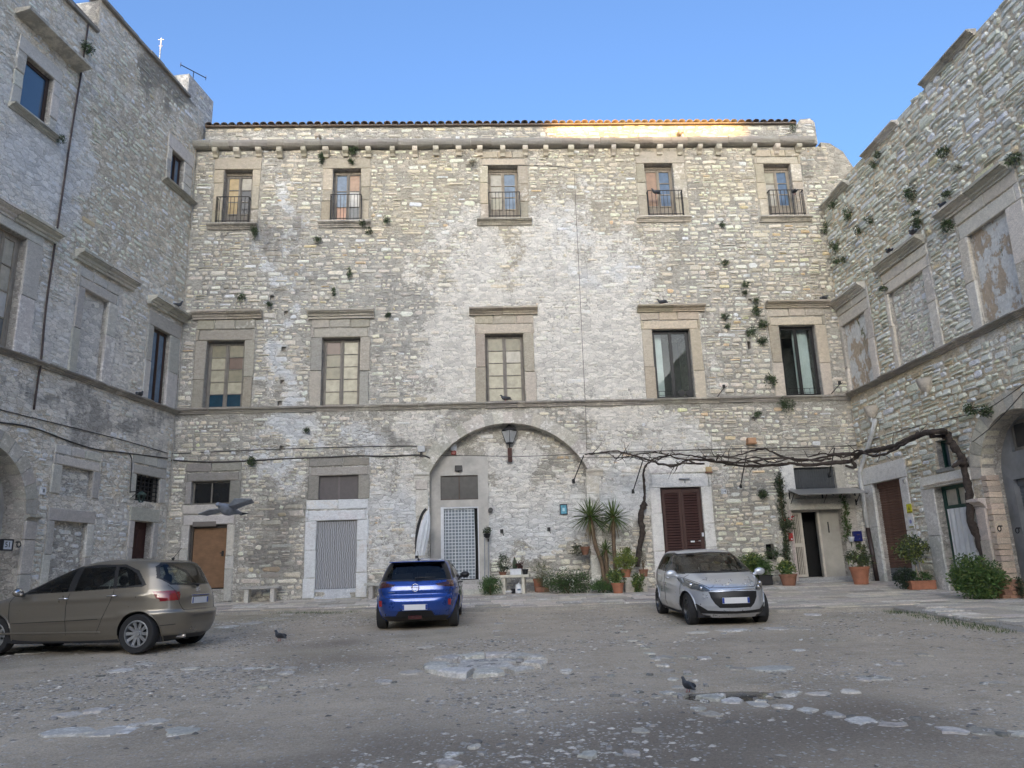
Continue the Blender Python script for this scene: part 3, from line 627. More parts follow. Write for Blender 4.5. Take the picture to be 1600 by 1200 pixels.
# string course, gutter cornice with corbels
moulding(bb, .0, BW + .02, zs0, zs1, .17, name='string_course', col=(0.576, 0.531, 0.458), fx=(-.2, .42, 0), seg=20)
uc1 = BK.uz(1268, 219)[0]
prof = [(0, 0), (.55, 0), (.80, .12), (.97, .38), (1, .60), (.93, .84), (.75, 1), (0, 1.02)]
moulding(bb, -.1, uc1, zc0 + .03, zc1 - .05, .30, name='gutter_stone', col=(0.547, 0.510, 0.444), fx=(-.2, .50, 0), seg=34, prof=prof)
corb = [340, 374, 408, 438, 476, 510, 542, 575, 614, 649, 682, 716, 750, 785, 821, 854, 890, 924, 959, 995, 1031, 1062, 1093, 1122, 1178, 1212, 1247]
for x in corb:
    u = BK.uz(x, 238)[0] + random.uniform(-.04, .04); m = MB(); w_ = .085 + random.uniform(-.01, .015); h = random.uniform(.26, .34)
    q = [(-.0, 0), (-.0, -h), (-.10, -h), (-.13, -h * .72), (-.25, -h * .5), (-.28, -h * .3), (-.28, 0)]
    vs = [(u - w_, y_ + (.03 if y_ == 0 else 0), zc0 - .005 + z_) for y_, z_ in q] + [(u + w_, y_ + (.03 if y_ == 0 else 0), zc0 - .005 + z_) for y_, z_ in q]; k = len(q)
    m.add(vs, [tuple(range(k))[::-1], tuple(range(k, 2 * k))] + [(j, (j + 1) % k, (j + 1) % k + k, j + k) for j in range(k)], shade((0.590, 0.531, 0.425)), (.1, .08, 0)); obj('corbel', m, mDress, bb)
# parapet above the gutter, set back, with barrel tiles along its top
u_p0, u_p1 = BK.uz(318, 200)[0], uP1
par = [(u_p0, zc1 - .1), (u_p1, zc1 - .1), (u_p1, ztop - .02), (u_p1 - .15, ztop + .16), (u_p1 - .55, ztop + .12), (u_p1 - .7, ztop - .08), (u_p0, ztop - .08)]
wp = panel('parapet', bb, BK, 'BK', par, [], .22, thick=.5)
stonework(wp, BK, 'BK', lambda z: [(u_p0 + .02, u_p1 - .02)] if z < ztop - .16 else [(u_p1 - .6, u_p1 - .03)], [], .22, hr=(.15, .22), ar=(1.4, 3), relief=.03, seed=9, z0=zc1 - .05, z1=ztop + .0, nsingle=110)
mTile = masonry('roof_tile', .4); nt_ = 78; tl = (u_p1 - .75 - u_p0) / nt_
tc = []
base_me = []
for v_ in range(5):
    vs = []; fs = []; n8 = 8; r0 = tl * .46
    col = [(.17, .12, .095), (.12, .10, .09), (.20, .13, .09), (.10, .095, .09), (.15, .12, .10)][v_]
    for s_, yy in enumerate((-.16, .62)):
        for k in range(n8 + 1):
            a = math.pi * k / n8
            for rr_ in (r0, r0 * .8): vs.append((rr_ * math.cos(a) * (1 - .1 * s_), yy, rr_ * math.sin(a) * .8 + s_ * .16))
    w2 = (n8 + 1) * 2
    for k in range(n8):
        fs += [(2 * k, 2 * k + 2, w2 + 2 * k + 2, w2 + 2 * k), (2 * k + 1, w2 + 2 * k + 1, w2 + 2 * k + 3, 2 * k + 3), (2 * k, 2 * k + 1, 2 * k + 3, 2 * k + 2), (w2 + 2 * k, w2 + 2 * k + 2, w2 + 2 * k + 3, w2 + 2 * k + 1)]
    base_me.append(mesh('roof_tile', vs, fs, mTile, [col] * len(vs), [(-.3, .30, 0)] * len(vs), True))
for i in range(nt_):
    t = link('roof_tile', random.choice(base_me), bb); t.location = (u_p0 + tl * (i + .5), .22, ztop - .06 + random.uniform(-.015, .02)); t.rotation_euler = (0, random.uniform(-.1, .1), random.uniform(-.08, .08))
m = MB(); m.box(u_p0, u_p1 - .75, .10, .75, ztop - .11, ztop - .06, (.2, .14, .10), (-.3, .4, 0)); obj('tile_bed', m, mTile, bb)
# spouts on the parapet
for x, y in ((496, 214), (1064, 208)):
    u, z = BK.uz(x, y, -.1); m = MB(); m.tube([(u, .2, z + .15), (u, -.15, z + .05), (u, -.22, z - .1)], [.09, .10, .07], 10); o = obj('rain_spout', m, plain('spout_clay', (.5, .42, .32), .8), bb)
    m = MB(); m.tube([(u + .03, -.18, z - .02), (u + .03, -.18, z - .30)], .045, 8); obj('spout_pipe', m, mPipe, o)
# ---- ground floor of the back wing
random.seed(21)
def door_stack(op_t, op_d, out, col, fx, mat=None):
    sr = surround(bb, op_t, (out[0], op_t[1], out[2], out[3]), col=col, fx=fx, nj=1, nl=2, zb=op_t[1], mat=mat)
    return sr
# brown board door with two pane fanlight
door_stack(G1t, G1d, G1o, (.34, .32, .285), (.05, .12, .2))
surround(bb, G1d, (G1o[0] - .04, zg, G1o[2] - .08, G1t[1] - .005), col=(0.540, 0.510, 0.458), fx=(.12, .1, .3), nj=3, nl=1, zb=zg, name='door_surround')
casement(bb, G1t, [['dark'], ['dark']], y=.14, wd=mWoodG, fr=.045, lf=.012)
m = MB(); m.box(G1d[0] + .09, G1d[2] - .03, .16, .20, G1d[1] + .04, G1d[3] - .10); dr = obj('door', m, mWoodB, bb, bevel=.005, label='plain orange brown board door')
m = MB(); a, b = G1d[0], G1d[2]; m.box(a, a + .085, .12, .24, zg + .1, G1d[3]); m.box(b - .026, b, .12, .24, zg + .1, G1d[3]); m.box(a + .086, b - .027, .12, .24, G1d[3] - .095, G1d[3]); obj('door_frame', m, plain('dark_door_frame', (.06, .05, .042), .7), dr)
m = MB(); m.box(G1d[0] + .10, G1d[2] - .35, -.05, .12, G1d[3] - .05, G1d[3] + .10); obj('shutter_box', m, plain('brown_metal', (.16, .14, .12), .6), dr)
m = MB(); m.box(b - .17, b - .11, .10, .16, G1d[1] + 1.0, G1d[1] + 1.16); m.box(b - .22, b - .12, .08, .10, G1d[1] + 1.08, G1d[1] + 1.11); obj('handle', m, mBlack, dr)
m = MB(); m.block(G1d[0] - .02, G1d[2] + .02, .3, .05, zg - .1, G1d[1] + .0, .02, .01, (.33, .31, .28), (.2, .2, .2)); obj('door_step', m, mDress, bb)
# white painted doorway with patterned curtain
m_b = mDress
door_stack(G2t, G2d, (G2o[0] + .05, 0, G2o[2] + .02, G2o[3]), (.37, .345, .30), (.05, .08, .1))
surround(bb, G2d, (G2o[0], zg, G2o[2], G2t[1] - .005), col=(0.732, 0.716, 0.686), fx=(.55, -.3, 1), nj=3, nl=2, zb=zg, name='door_surround', proud=.045)
m = MB(); m.block(G2d[0] - .02, G2d[2] + .02, .3, -.0, zg - .1, G2d[1] + .02, .015, .008, (.58, .60, .63), (.4, .0, .8)); obj('threshold', m, mDress, bb)
m = MB(); m.box(G2t[0], G2t[2], .10, .12, G2t[1], G2t[3]); fs = obj('fly_screen', m, mBlind, bb)
m = MB(); m.box((G2t[0] + G2t[2]) / 2 - .03, (G2t[0] + G2t[2]) / 2 + .03, .085, .099, G2t[1], G2t[3]); obj('mullion', m, plain('screen_post', (.17, .145, .14), .7), fs)
def curtain(nm, op, y, mat, amp=.02, k=60, per=.9, lab=None, par_=None, low=0.03, side=(0, 0)):
    m = MB(); a, b = op[0] + side[0], op[2] - side[1]; rows = 6
    vs = [(a + (b - a) * j / k + .01 * math.sin(j * .7 + r_), y + amp * math.sin(j * per + .3 * math.sin(j * .37)) * (.5 + .5 * r_ / rows), op[3] - .02 - (op[3] - op[1] - low - .02) * r_ / rows) for r_ in range(rows + 1) for j in range(k + 1)]
    fs_ = [((r_ + 1) * (k + 1) + j, (r_ + 1) * (k + 1) + j + 1, r_ * (k + 1) + j + 1, r_ * (k + 1) + j) for r_ in range(rows) for j in range(k)]
    m.add(vs, fs_); return obj(nm, m, mat, par_ or bb, smooth=True, label=lab)
mt, nt, p = NT('leaf_pattern_curtain')
n1 = noise(nt, 9, 2, .5, vec=(1.6, 1, .55)); tcn = nd(nt, 'TexCoord'); mp = nd(nt, 'Mapping'); nt.links.new(tcn.outputs['Object'], mp.inputs[0])
wv = nd(nt, 'TexWave', wave_type='BANDS', bands_direction='X'); wv.inputs['Scale'].default_value = 5.5; wv.inputs['Distortion'].default_value = 6; wv.inputs['Detail'].default_value = 2; wv.inputs['Detail Scale'].default_value = .8; nt.links.new(mp.outputs[0], wv.inputs[0])
nt.links.new(mix(nt, mr(nt, wv.outputs[0], .35, .65), (.20, .195, .195), (.40, .41, .43)), p.inputs['Base Color']); p.inputs['Roughness'].default_value = .9
curtain('door_curtain', G2d, .06, mt, .012, 60, .8, 'grey curtain with wavy leaf pattern')
# doorway in the arch: checked net curtain, fanlight
mt, nt, p = NT('checked_net_curtain'); tcn = nd(nt, 'TexCoord'); sx = nd(nt, 'SeparateXYZ'); nt.links.new(tcn.outputs['Object'], sx.inputs[0])
def lines(src, sc, w_): f = mth(nt, 'FRACT', mth(nt, 'MULTIPLY', src, sc)); return mth(nt, 'LESS_THAN', f, w_)
g_ = mth(nt, 'MAXIMUM', lines(sx.outputs[0], 9.5, .2), lines(sx.outputs[2], 9.5, .2))
nt.links.new(mix(nt, g_, (.19, .22, .24), (.62, .64, .66)), p.inputs['Base Color']); p.inputs['Roughness'].default_value = .9
dC = (G3d[0], zst, G3d[2], G3d[3])
m = MB(); m.box(dC[0], dC[0] + .10, .36, .50, zst, dC[3]); m.box(dC[0] + .101, dC[2], .40, .50, dC[3] - .05, dC[3]); m.box(dC[2] - .03, dC[2], .40, .50, zst, dC[3] - .051); dr = obj('door_frame', m, mPaintW, bb)
curtain('door_curtain', dC, .47, mt, .018, 60, .7, 'white net curtain with square check', dr, side=(.10, .13))
m = MB(); m.box(G3t[0], G3t[2], .46, .48, G3t[1], G3t[3]); f_ = obj('fanlight', m, mPane['smoke'], bb)
m = MB(); a, b, c_, d_ = G3t; m.box(a, b * 0 + c_, .44, .459, d_ - .03, d_); m.box(a, c_, .44, .459, b, b + .03); m.box(a, a + .03, .44, .459, b + .031, d_ - .031); m.box(c_ - .03, c_, .44, .459, b + .031, d_ - .031); m.box((a + c_) / 2 - .02, (a + c_) / 2 + .02, .44, .459, b + .031, d_ - .031); obj('fanlight_frame', m, mFrameBr, f_)
for i, (dp, h) in enumerate(((.10, .42), (.42, .28), (.72, .14))):
    m = MB(); m.block(G3d[0] - .02 - .04 * i, G3d[2] + .12, .5, .42 - dp, zg - .15, zg + h - .002 * 0, .015, .004, shade((0.496, 0.472, 0.425)), (.2, .15, .2)); obj('door_step', m, mDress, bb)
# brown louvred shutters in the white surround
surround(bb, G4d, (G4o[0], zg, G4o[2], G4o[3]), col=(0.648, 0.628, 0.588), fx=(.5, -.1, .5), nj=3, nl=2, zb=zg, name='door_surround')
u0, z0, u1, z1 = G4d; hm = (u0 + u1) / 2; z0 = zg + .05
m = MB(); m.box(u0, u0 + .05, .10, .18, z0, z1); m.box(u1 - .05, u1, .10, .18, z0, z1); m.box(u0 + .051, u1 - .051, .10, .18, z1 - .05, z1); sf = obj('shutter_frame', m, mWoodD, bb)
for a, b in ((u0 + .055, hm - .005), (hm + .005, u1 - .055)):
    m = MB(); m.box(a, a + .08, .06, .10, z0, z1 - .055); m.box(b - .08, b, .06, .10, z0, z1 - .055)
    for zz in (z0 + .06, z0 + .95, z1 - .12): m.box(a + .081, b - .081, .06, .10, zz - .06, zz + .06)
    lf = obj('shutter_leaf', m, mWoodD, bb)
    z = z0 + .15
    sl_ = MB(); sl_.add([(a + .08, .055, -.018), (b - .08, .055, -.018), (b - .08, .095, .040), (a + .08, .095, .040), (a + .08, .063, -.028), (b - .08, .063, -.028), (b - .08, .103, .032), (a + .08, .103, .032)], [(0, 1, 2, 3), (7, 6, 5, 4), (0, 4, 5, 1), (3, 2, 6, 7)])
    sm = mesh('slat', sl_.v, sl_.f, mWoodD)
    while z < z1 - .2:
        if abs(z - (z0 + .95)) > .08: s_ = link('slat', sm, lf); s_.location = (0, 0, z)
        z += .085
for (x, y, w_, h, mt_) in ((1099, 835, .07, .12, mPaintW), (1083, 846, .13, .05, mPaintW), (1094, 845, .07, .015, mPaintW)):
    u, z = BK.uz(x, y); m = MB(); m.box(u - w_ / 2, u + w_ / 2, .04, .055, z - h / 2, z + h / 2); obj('note' if h < .1 else 'switch_plate', m, mt_, sf)
m = MB(); u, z = BK.uz(1066, 749); m.box(u - .12, u + .22, -.12, -.02, z - .01, z + .03); m.tube([(u + .05, -.1, z), (u + .05, -.12, z - .12)], .02); obj('door_lamp_bracket', m, mSteel, bb)
# entrance with barred door standing open and glass canopy
m = MB(); a, b, c_, d_ = G5t; m.box(G5o[0], a, -.03, .04, b - .05, G5o[3] - .4, (.5, .5, .49), (.6, -.2, .5)); m.box(c_, c_ + .3, -.03, .04, b - .05, d_ + .35, (.5, .47, .4), (.3, 0, .1)); m.box(a, c_, -.03, .04, d_, d_ + .35, (.5, .47, .4), (.3, 0, 0)); obj('window_surround', m, mDress, bb)
m = MB(); k = 36; vs = []
for j in range(k + 1): vs += [(a + (c_ - a) * j / k, .10 + (.012 if j % 2 else 0), z_) for z_ in (b, d_)]
m.add(vs, [(2 * j, 2 * j + 2, 2 * j + 3, 2 * j + 1) for j in range(k)]); obj('fanlight_shutter', m, plain('dark_slatted_screen', (.045, .05, .055), .6), bb)
e = (G5d[0], zg + .16, G5d[2], G5d[3]); 
r_ = rr((1230, 779, 1340, 796)); m = MB(); m.block(r_[0], r_[2] - .1, .04, -.06, r_[1], r_[3], .012, .004, (.50, .47, .40), (.2, 0, 0)); m.block(r_[0], e[0] - .002, .04, -.045, zg, r_[1] - .004, .012, .004, (.52, .44, .40), (.2, 0, 0)); m.block(e[2] + .002, e[2] + .45, .04, -.045, zg, r_[1] - .004, .012, .004, (.52, .48, .42), (.2, 0, 0)); obj('entrance_surround', m, mDress, bb)
u_w = BK.uz(1290, 850)[0]
m = MB(); m.box(u_w, e[2], .30, .34, e[1], e[3]); pw = obj('entrance_side_panel', m, plain('shaded_cream_panel', (.40, .375, .32), .7, var=.15, scale=2), bb)  # darkened cream: the entrance's shadow is put into the colour
m = MB(); m.box(u_w + .28, u_w + .31, .27, .299, e[1] + 1.4, e[1] + 1.75); obj('pull_handle', m, mBlack, pw)
m = MB(); m.box(e[0], e[0] + .05, .2, .3, e[1], e[3]); m.box(u_w - .07, u_w - .001, .2, .3, e[1], e[3]); m.box(e[0] + .051, u_w - .071, .2, .3, e[3] - .06, e[3]); fo = obj('door_frame', m, mCream, bb)
def barred(u0, y0, u1, y1, z0, z1, nb=4):
    m = MB(); A = Vector((u0, y0, 0)); B = Vector((u1, y1, 0)); d = (B - A); L = d.length; d.normalize(); nn = Vector((-d.y, d.x, 0)) * .02
    def bx(s0, s1, a, b):
        P = [A + d * s0 - nn, A + d * s1 - nn, A + d * s1 + nn, A + d * s0 + nn]
        m.add([(p.x, p.y, a) for p in P] + [(p.x, p.y, b) for p in P], [(0, 3, 2, 1), (4, 5, 6, 7), (0, 1, 5, 4), (1, 2, 6, 5), (2, 3, 7, 6), (3, 0, 4, 7)])
    bx(0, .07, z0, z1); bx(L - .07, L, z0, z1)
    for a, b in ((z0, z0 + .08), (z0 + .95, z0 + 1.07), (z1 - .07, z1)): bx(.071, L - .071, a, b)
    for i in range(nb): s_ = .07 + (L - .14) * (i + .7) / (nb + .4); bx(s_, s_ + .025, z0 + .081, z0 + .949); bx(s_, s_ + .025, z0 + 1.071, z1 - .071)
    return obj('barred_door_leaf', m, mCream, bb)
barred(e[0] + .05, .22, e[0] + .44, .26, e[1] + .02, e[3] - .06)
barred(u_w - .02, .35, u_w + .16, .86, e[1] + .02, e[3] - .06, 3)
m = MB(); m.block(e[0] - .1, e[2] + .25, .9, -.02, zg - .1, e[1], .02, .004, (.42, .41, .39), (.1, .2, .2)); obj('door_step', m, mDress, bb)
m = MB(); m.block(e[0] - .25, e[2] + .4, -.02, -.42, zg - .15, zg + .07, .02, .004, (.40, .39, .37), (.1, .2, .2)); obj('door_step', m, mDress, bb)
cz = BK.uz(1285, 776)[1]; c0, c1 = BK.uz(1226, 776)[0] + .12, BK.uz(1345, 776)[0] - .15
cn = empty('glass_canopy', mat=BK.M, label='thin glass canopy on iron brackets above the open entrance door', cat='canopy')
m = MB(); m.add([(c0, 0, cz + .25), (c1, 0, cz + .25), (c1, -.85, cz), (c0, -.85, cz), (c0, 0, cz + .27), (c1, 0, cz + .27), (c1, -.85, cz + .02), (c0, -.85, cz + .02)], [(0, 1, 2, 3), (7, 6, 5, 4), (3, 2, 6, 7), (0, 3, 7, 4), (2, 1, 5, 6)]); obj('canopy_sheet', m, plain('cloudy_canopy_sheet', (.30, .29, .27), .3), cn)
for u in (c0 + .04, (c0 + c1) / 2, c1 - .04):
    m = MB(); m.tube([(u, 0, cz + .20), (u, -.83, cz - .02)], .014, 6); m.tube([(u, 0, cz - .25), (u, -.4, cz + .08)], .012, 6); m.box(u - .02, u + .02, -.015, .01, cz - .3, cz + .25); obj('bracket', m, mIron, cn)
# ================================================================== left wing
random.seed(31)
bl = empty('stone_building', mat=LF.M, label='plastered stone wing on the left of the court with raised parapet blocks on its roof', cat='building')
lr = lambda *t: LF.rect(*t)
LW = dict(tl=lr(32.5, 100, 81, 192), tr=lr(265.7, 240, 286.7, 296), m1=lr(-30, 350, 32, 548), m3=lr(234.4, 513.6, 261.6, 630.6), bu=lr(94, 731, 144, 776), gr=lr(211, 743.5, 249, 784), dr=lr(205, 814.5, 235, 925), bd=lr(78, 815, 131, 930), bm=lr(123.6, 457.5, 164, 600))
zl0, zl1 = LF.uz(150, 605)[1], LF.uz(150, 598)[1]
Lg = .56
for k_ in ('m1', 'm3', 'bm'): r = LW[k_]; LW[k_] = (r[0], zl1, r[2], r[3])
LW['dr'] = (LW['dr'][0], Lg, *LW['dr'][2:]); LW['bd'] = (LW['bd'][0], Lg, *LW['bd'][2:])
uAr, zAr = LF.uz(38, 803); q_ = LF.uz(0, 700); RA = ((uAr - q_[0]) ** 2 + (q_[1] - zAr) ** 2) / (2 * (uAr - q_[0])); RA = min(RA, 2.2); cA = (uAr - RA, zAr)
archL = [(cA[0] - RA, -.19), (uAr, -.19)] + [(cA[0] + RA * math.cos(math.pi * i / 20), zAr + RA * math.sin(math.pi * i / 20)) for i in range(21)]
zB_, zA_, zC_ = LF.uz(240, 92)[1], LF.uz(125, 25)[1], LF.uz(312, 133)[1]
uAB, uBC = LF.uz(158, 0)[0], LF.uz(293, 160)[0]; uCE = LF.uz(334, 162)[0]
print('left z', zB_, zA_, zC_, 'u', uAB, uBC, uCE, 'arch', RA)
FAR = -34
polyL = [(FAR, -.2), (.35, -.2), (.35, zB_), (uAB, zB_), (uAB, zA_), (FAR, zA_)]
hl = [(rectp(LW['tl']), .35, 1), (rectp(LW['tr']), .35, 1), (rectp(LW['m1']), .35, 1), (rectp(LW['m3']), .35, 1), (rectp(LW['bm']), .16, None), (rectp(LW['bu']), .12, None), (rectp(LW['gr']), .35, 1), (rectp(LW['dr']), .35, 1), (rectp(LW['bd']), .13, None), (archL, .55, 2)]
uv = LF.uz(-350, 600)[0]
wallL = panel('wall', bl, LF, 'LF', polyL, hl, 0, umax=uv)
OL = dict(tl=lr(19, 76, 95, 192), tr=lr(259, 222, 301, 300), m1=lr(-60, 325, 59, 550), m3=lr(226.5, 494, 278.5, 632), bm=lr(112.5, 427, 180, 605), bu=lr(80, 700, 155, 790), gr=lr(204, 713, 258, 790), dr=lr(197, 793, 243, 930), bd=lr(68, 795, 142, 930))
exl = [(o[0] - .02, o[1] - .03, o[2] + .02, o[3] + .03) for o in OL.values()] + [(-50, zl0 - .02, 5, zl1 + .02), (cA[0] - RA - .5, 0, uAr + .45, zAr)]
exl[8] = (exl[8][0], 0, exl[8][2], exl[8][3]); exl[7] = (exl[7][0], 0, exl[7][2], exl[7][3])
def ivL(z):
    hi = -.03; lo = uv
    if z > zA_ - .1: return [(uAB + .05, hi)] if z < zB_ - .1 else []
    if z < zAr: return [(lo, hi)]
    d = math.sqrt(max((RA + .42) ** 2 - (z - zAr) ** 2, 0))
    return [(lo, cA[0] - d), (cA[0] + d, hi)] if d else [(lo, hi)]
stonework(wallL, LF, 'LF', ivL, exl, hr=(.10, .19), relief=.026, seed=13, z0=.3, z1=zB_ - .1, nsingle=300)
for i in range(15):                                      # arch stones
    p0, p1 = math.pi * i / 15 + .004, math.pi * (i + 1) / 15 - .004; m = MB(); ro = RA + .38
    m.prism([(cA[0] + r_ * math.cos(p), zAr + r_ * math.sin(p)) for r_, p in ((RA, p1), (ro, p1), (ro, p0), (RA, p0))], -.03, .3, shade((0.496, 0.460, 0.401)), (.35, .05, .2)); obj('arch_stone', m, mDress, bl)
r = lr(28.5, 805, 57, 814); moulding(bl, uAr - .0, uAr + .42, r[1], r[3], .16, name='impost')
z = .35
while z < r[1] - .02:
    h = min(random.uniform(.5, .8), r[1] - z); h = r[1] - z if r[1] - z - h < .2 else h
    m = MB(); m.block(uAr + .03, uAr + .38, .05, -.07, z + .004, z + h - .004, .012, .008, shade((0.472, 0.448, 0.401)), (.3, .1, .3)); obj('pilaster_stone', m, mDress, bl); z += h
def infill(bld, wl, key, r, dep, k=1.0, fx=(.6, .1, .1), mat=None, col=None, stones=0, seed=1):
    m = MB(); nu, nz = max(3, int((r[2] - r[0]) / .12)), max(3, int((r[3] - r[1]) / .12))
    for j in range(nz + 1):
        for i in range(nu + 1): m.v.append((r[0] - .01 + (r[2] - r[0] + .02) * i / nu, dep + random.uniform(-.012, .012), r[1] - .01 + (r[3] - r[1] + .02) * j / nz)); m.c.append(tuple(x * k for x in (col or (.56, .53, .47)))); m.g.append(fx)
    m.f = [(j * (nu + 1) + i, j * (nu + 1) + i + 1, (j + 1) * (nu + 1) + i + 1, (j + 1) * (nu + 1) + i) for j in range(nz) for i in range(nu)]
    o = obj('blocked_opening', m, mat or mRub, bld)
    if stones: stonework(o, wl, key, lambda z: [(r[0] + .01, r[2] - .01)], [], dep, hr=(.11, .2), relief=.02, seed=seed, z0=r[1] + .01, z1=r[3] - .15, nsingle=stones)
infill(bl, LF, 'LF', LW['bm'], .15, 1, (.74, .0, .1)); infill(bl, LF, 'LF', LW['bu'], .11, 1, (.5, .15, .1), stones=20, seed=72); infill(bl, LF, 'LF', LW['bd'], .12, .95, (.4, .1, .2), stones=30, seed=73)
dcl = (.56, .53, .47); fxl = (.15, .06, .25)
def sill(bld, r, zt, ex_=.2, h=.14, out=.2): moulding(bld, r[0] - ex_, r[2] + ex_, zt - h, zt, out, name='sill', col=(0.576, 0.538, 0.465), fx=(0, .2, .1))
surround(bl, LW['tl'], (OL['tl'][0], LW['tl'][1], OL['tl'][2], OL['tl'][3]), col=dcl, fx=fxl, nj=3, slit=False); sill(bl, OL['tl'], LW['tl'][1], .05)
c_ = lr(20, 0, 125, 0); hz = LF.uz(72, 58)[1]; ua, ub = LF.uz(22, 20)[0], LF.uz(124, 104)[0]; moulding(bl, ua, ub, hz - .16, hz, .42, name='hood', col=(0.590, 0.546, 0.480), fx=(-.1, .3, 0), prof=[(0, 0), (1, .5), (1, 1), (0, 1)])
surround(bl, LW['tr'], (OL['tr'][0], LW['tr'][1], OL['tr'][2], OL['tr'][3]), col=dcl, fx=fxl, nj=3, slit=False); sill(bl, OL['tr'], LW['tr'][1], .15)
for k_, cp in (('m1', None), ('m3', ((231, 460), (290, 497))), ('bm', ((117, 390), (207, 441)))):
    o, r = OL[k_], LW[k_]; surround(bl, r, (o[0], r[1], o[2], o[3]), col=dcl, fx=fxl, nj=2)
    if cp: (xa, ya), (xb, yb) = cp; ua, ub, zz = LF.uz(xa, ya)[0], LF.uz(xb, yb)[0], LF.uz((xa + xb) / 2, (ya + yb) / 2)[1]
    else: ub, zz = LF.uz(85.5, 367.5); ua = o[0] - .2
    moulding(bl, ua, min(ub, -.01), zz - .27, zz, .30, col=(0.590, 0.553, 0.480), fx=(0, .2, .1), seg=2)
for k_ in ('bu', 'gr'): o, r = OL[k_], LW[k_]; surround(bl, r, (o[0], r[1], o[2], o[3]), col=dcl, fx=fxl, nj=1)
for k_ in ('dr', 'bd'): o, r = OL[k_], LW[k_]; surround(bl, r, (o[0], r[1], o[2], min(o[3], LW['gr'][1] - .12)), col=(0.562, 0.531, 0.472), fx=fxl, nj=3, zb=.35, slit=False, name='door_surround')
mSkyG = plain('sky_reflection_glass', (.05, .09, .14), .03, var=.05, spec=1.0)  # sky reflection painted into the blue of the pane
w_ = casement(bl, LW['tl'], [['blue']], y=.12, wd=mFrameBr, fr=.06, lf=.05); kids(w_)[0].data.materials.clear(); kids(w_)[0].data.materials.append(mSkyG)
casement(bl, LW['m1'], [['pale', 'pale', 'pale', 'grey'], ['pale', 'pale', 'whiteboard', 'grey']], y=.18, wd=mWoodL, fr=.08, lf=.08, panel_h=.0)
casement(bl, LW['m3'], [['bluegrey'], ['bluegrey']], y=.12, wd=mFrameBr, fr=.06, lf=.05)
casement(bl, LW['tr'], [['bluegrey'], ['bluegrey']], y=.14, wd=mFrameBr, fr=.06, lf=.05)
casement(bl, LW['gr'], [['dark'], ['dark']], y=.24, wd=mIron, fr=.04, lf=.03)
u0, z0, u1, z1 = LW['gr']; m = MB()
for i in range(6): u = u0 + (u1 - u0) * (i + .5) / 6; m.box(u - .012, u + .012, .03, .055, z0, z1)
for i in range(6): z = z0 + (z1 - z0) * (i + .5) / 6; m.box(u0, u1, .056, .08, z - .012, z + .012)
obj('window_grille', m, mIron, bl)
u0, z0, u1, z1 = LW['dr']; m = MB(); m.box(u0, u1, .22, .26, z0, z1); d_ = obj('door', m, mWoodR, bl, label='red brown panelled door')
for i in range(3):
    for k in range(2):
        m = MB(); a = u0 + .08 + k * (u1 - u0 - .08) / 2; b = a + (u1 - u0) / 2 - .14; c0_ = z0 + .15 + i * .8; m.block(a, b, .22, .20, c0_, c0_ + .62, .02, 0); obj('door_panel', m, mWoodR, d_)
m = MB(); moulding(bl, uv, .0, zl0, zl1, .20, name='string_course', col=(0.562, 0.517, 0.451), fx=(-.2, .40, 0), seg=22)
moulding(bl, uAB, uBC + .05, zB_, zB_ + .12, .10, name='coping', col=(0.468, 0.438, 0.386), fx=(-.2, .5, 0), seg=6, prof=[(0, 0), (1, 0), (1, .8), (-4.5, 1)])
moulding(bl, uv, uAB - .02, zA_, zA_ + .12, .10, name='coping', col=(0.468, 0.438, 0.386), fx=(-.2, .5, 0), seg=6, prof=[(0, 0), (1, 0), (1, .8), (-4.5, 1)])
m = MB(); m.box(uAB, uAB + .01, .0, .8, zA_, zB_, (.6, .57, .52), (.5, .1, .1)); obj('roof_block', m, mRub, bl)
m = MB(); m.box(uBC, uCE, .02, 1.0, zB_ - .6, zC_, (.6, .58, .54), (.5, .08, .1)); obj('roof_block', m, mRub, bl)
stonework(wallL, LF, 'LF', lambda z: [(uBC + .02, uCE - .02)], [], .02, hr=(.12, .2), relief=.02, seed=23, z0=zB_ + .02, z1=zC_ - .15, nsingle=1)
# ================================================================== right wing
random.seed(41)
br = empty('stone_building', mat=RT.M, label='rough rubble stone wing on the right of the court with blocked windows and many weeds', cat='building')
tr_ = lambda *t: RT.rect(*t)
zr0, zr1 = RT.uz(1465, 557)[1], RT.uz(1465, 549)[1]; zRT = RT.uz(1450, 133)[1] 
def ruz(*p): return RT.uz(*p)
R1 = (ruz(1323, 560)[0], zr1, ruz(1362, 560)[0], ruz(1335, 497)[1]); R2 = (ruz(1396, 510)[0], zr1, ruz(1455, 500)[0], ruz(1420, 437)[1]); R3 = (ruz(1521, 420)[0], zr1, ruz(1586, 400)[0], ruz(1545, 345)[1])
O1 = (ruz(1314, 540)[0], zr1, ruz(1364, 520)[0], 0); O1 = (ruz(1316, 540)[0], zr1, ruz(1366, 520)[0], ruz(1332, 462)[1]); O2 = (ruz(1389, 500)[0], zr1, ruz(1462, 460)[0], ruz(1418, 402)[1]); O3 = (ruz(1506, 420)[0], zr1, ruz(1612, 380)[0], ruz(1530, 305)[1])
Rg = .50
S1 = (ruz(1374, 830)[0], Rg, ruz(1418, 830)[0], ruz(1386, 751)[1]); S1o = (ruz(1360, 830)[0], Rg, ruz(1430, 820)[0], ruz(1386, 722)[1])
D2 = (ruz(1471.5, 835)[0], Rg, ruz(1521, 835)[0], ruz(1484, 757)[1]); D2o = (ruz(1452, 835)[0], Rg, ruz(1534, 835)[0], ruz(1478, 738)[1])
T2 = (ruz(1464.6, 710)[0], ruz(1474, 732)[1], ruz(1483.5, 710)[0], ruz(1474, 686)[1])
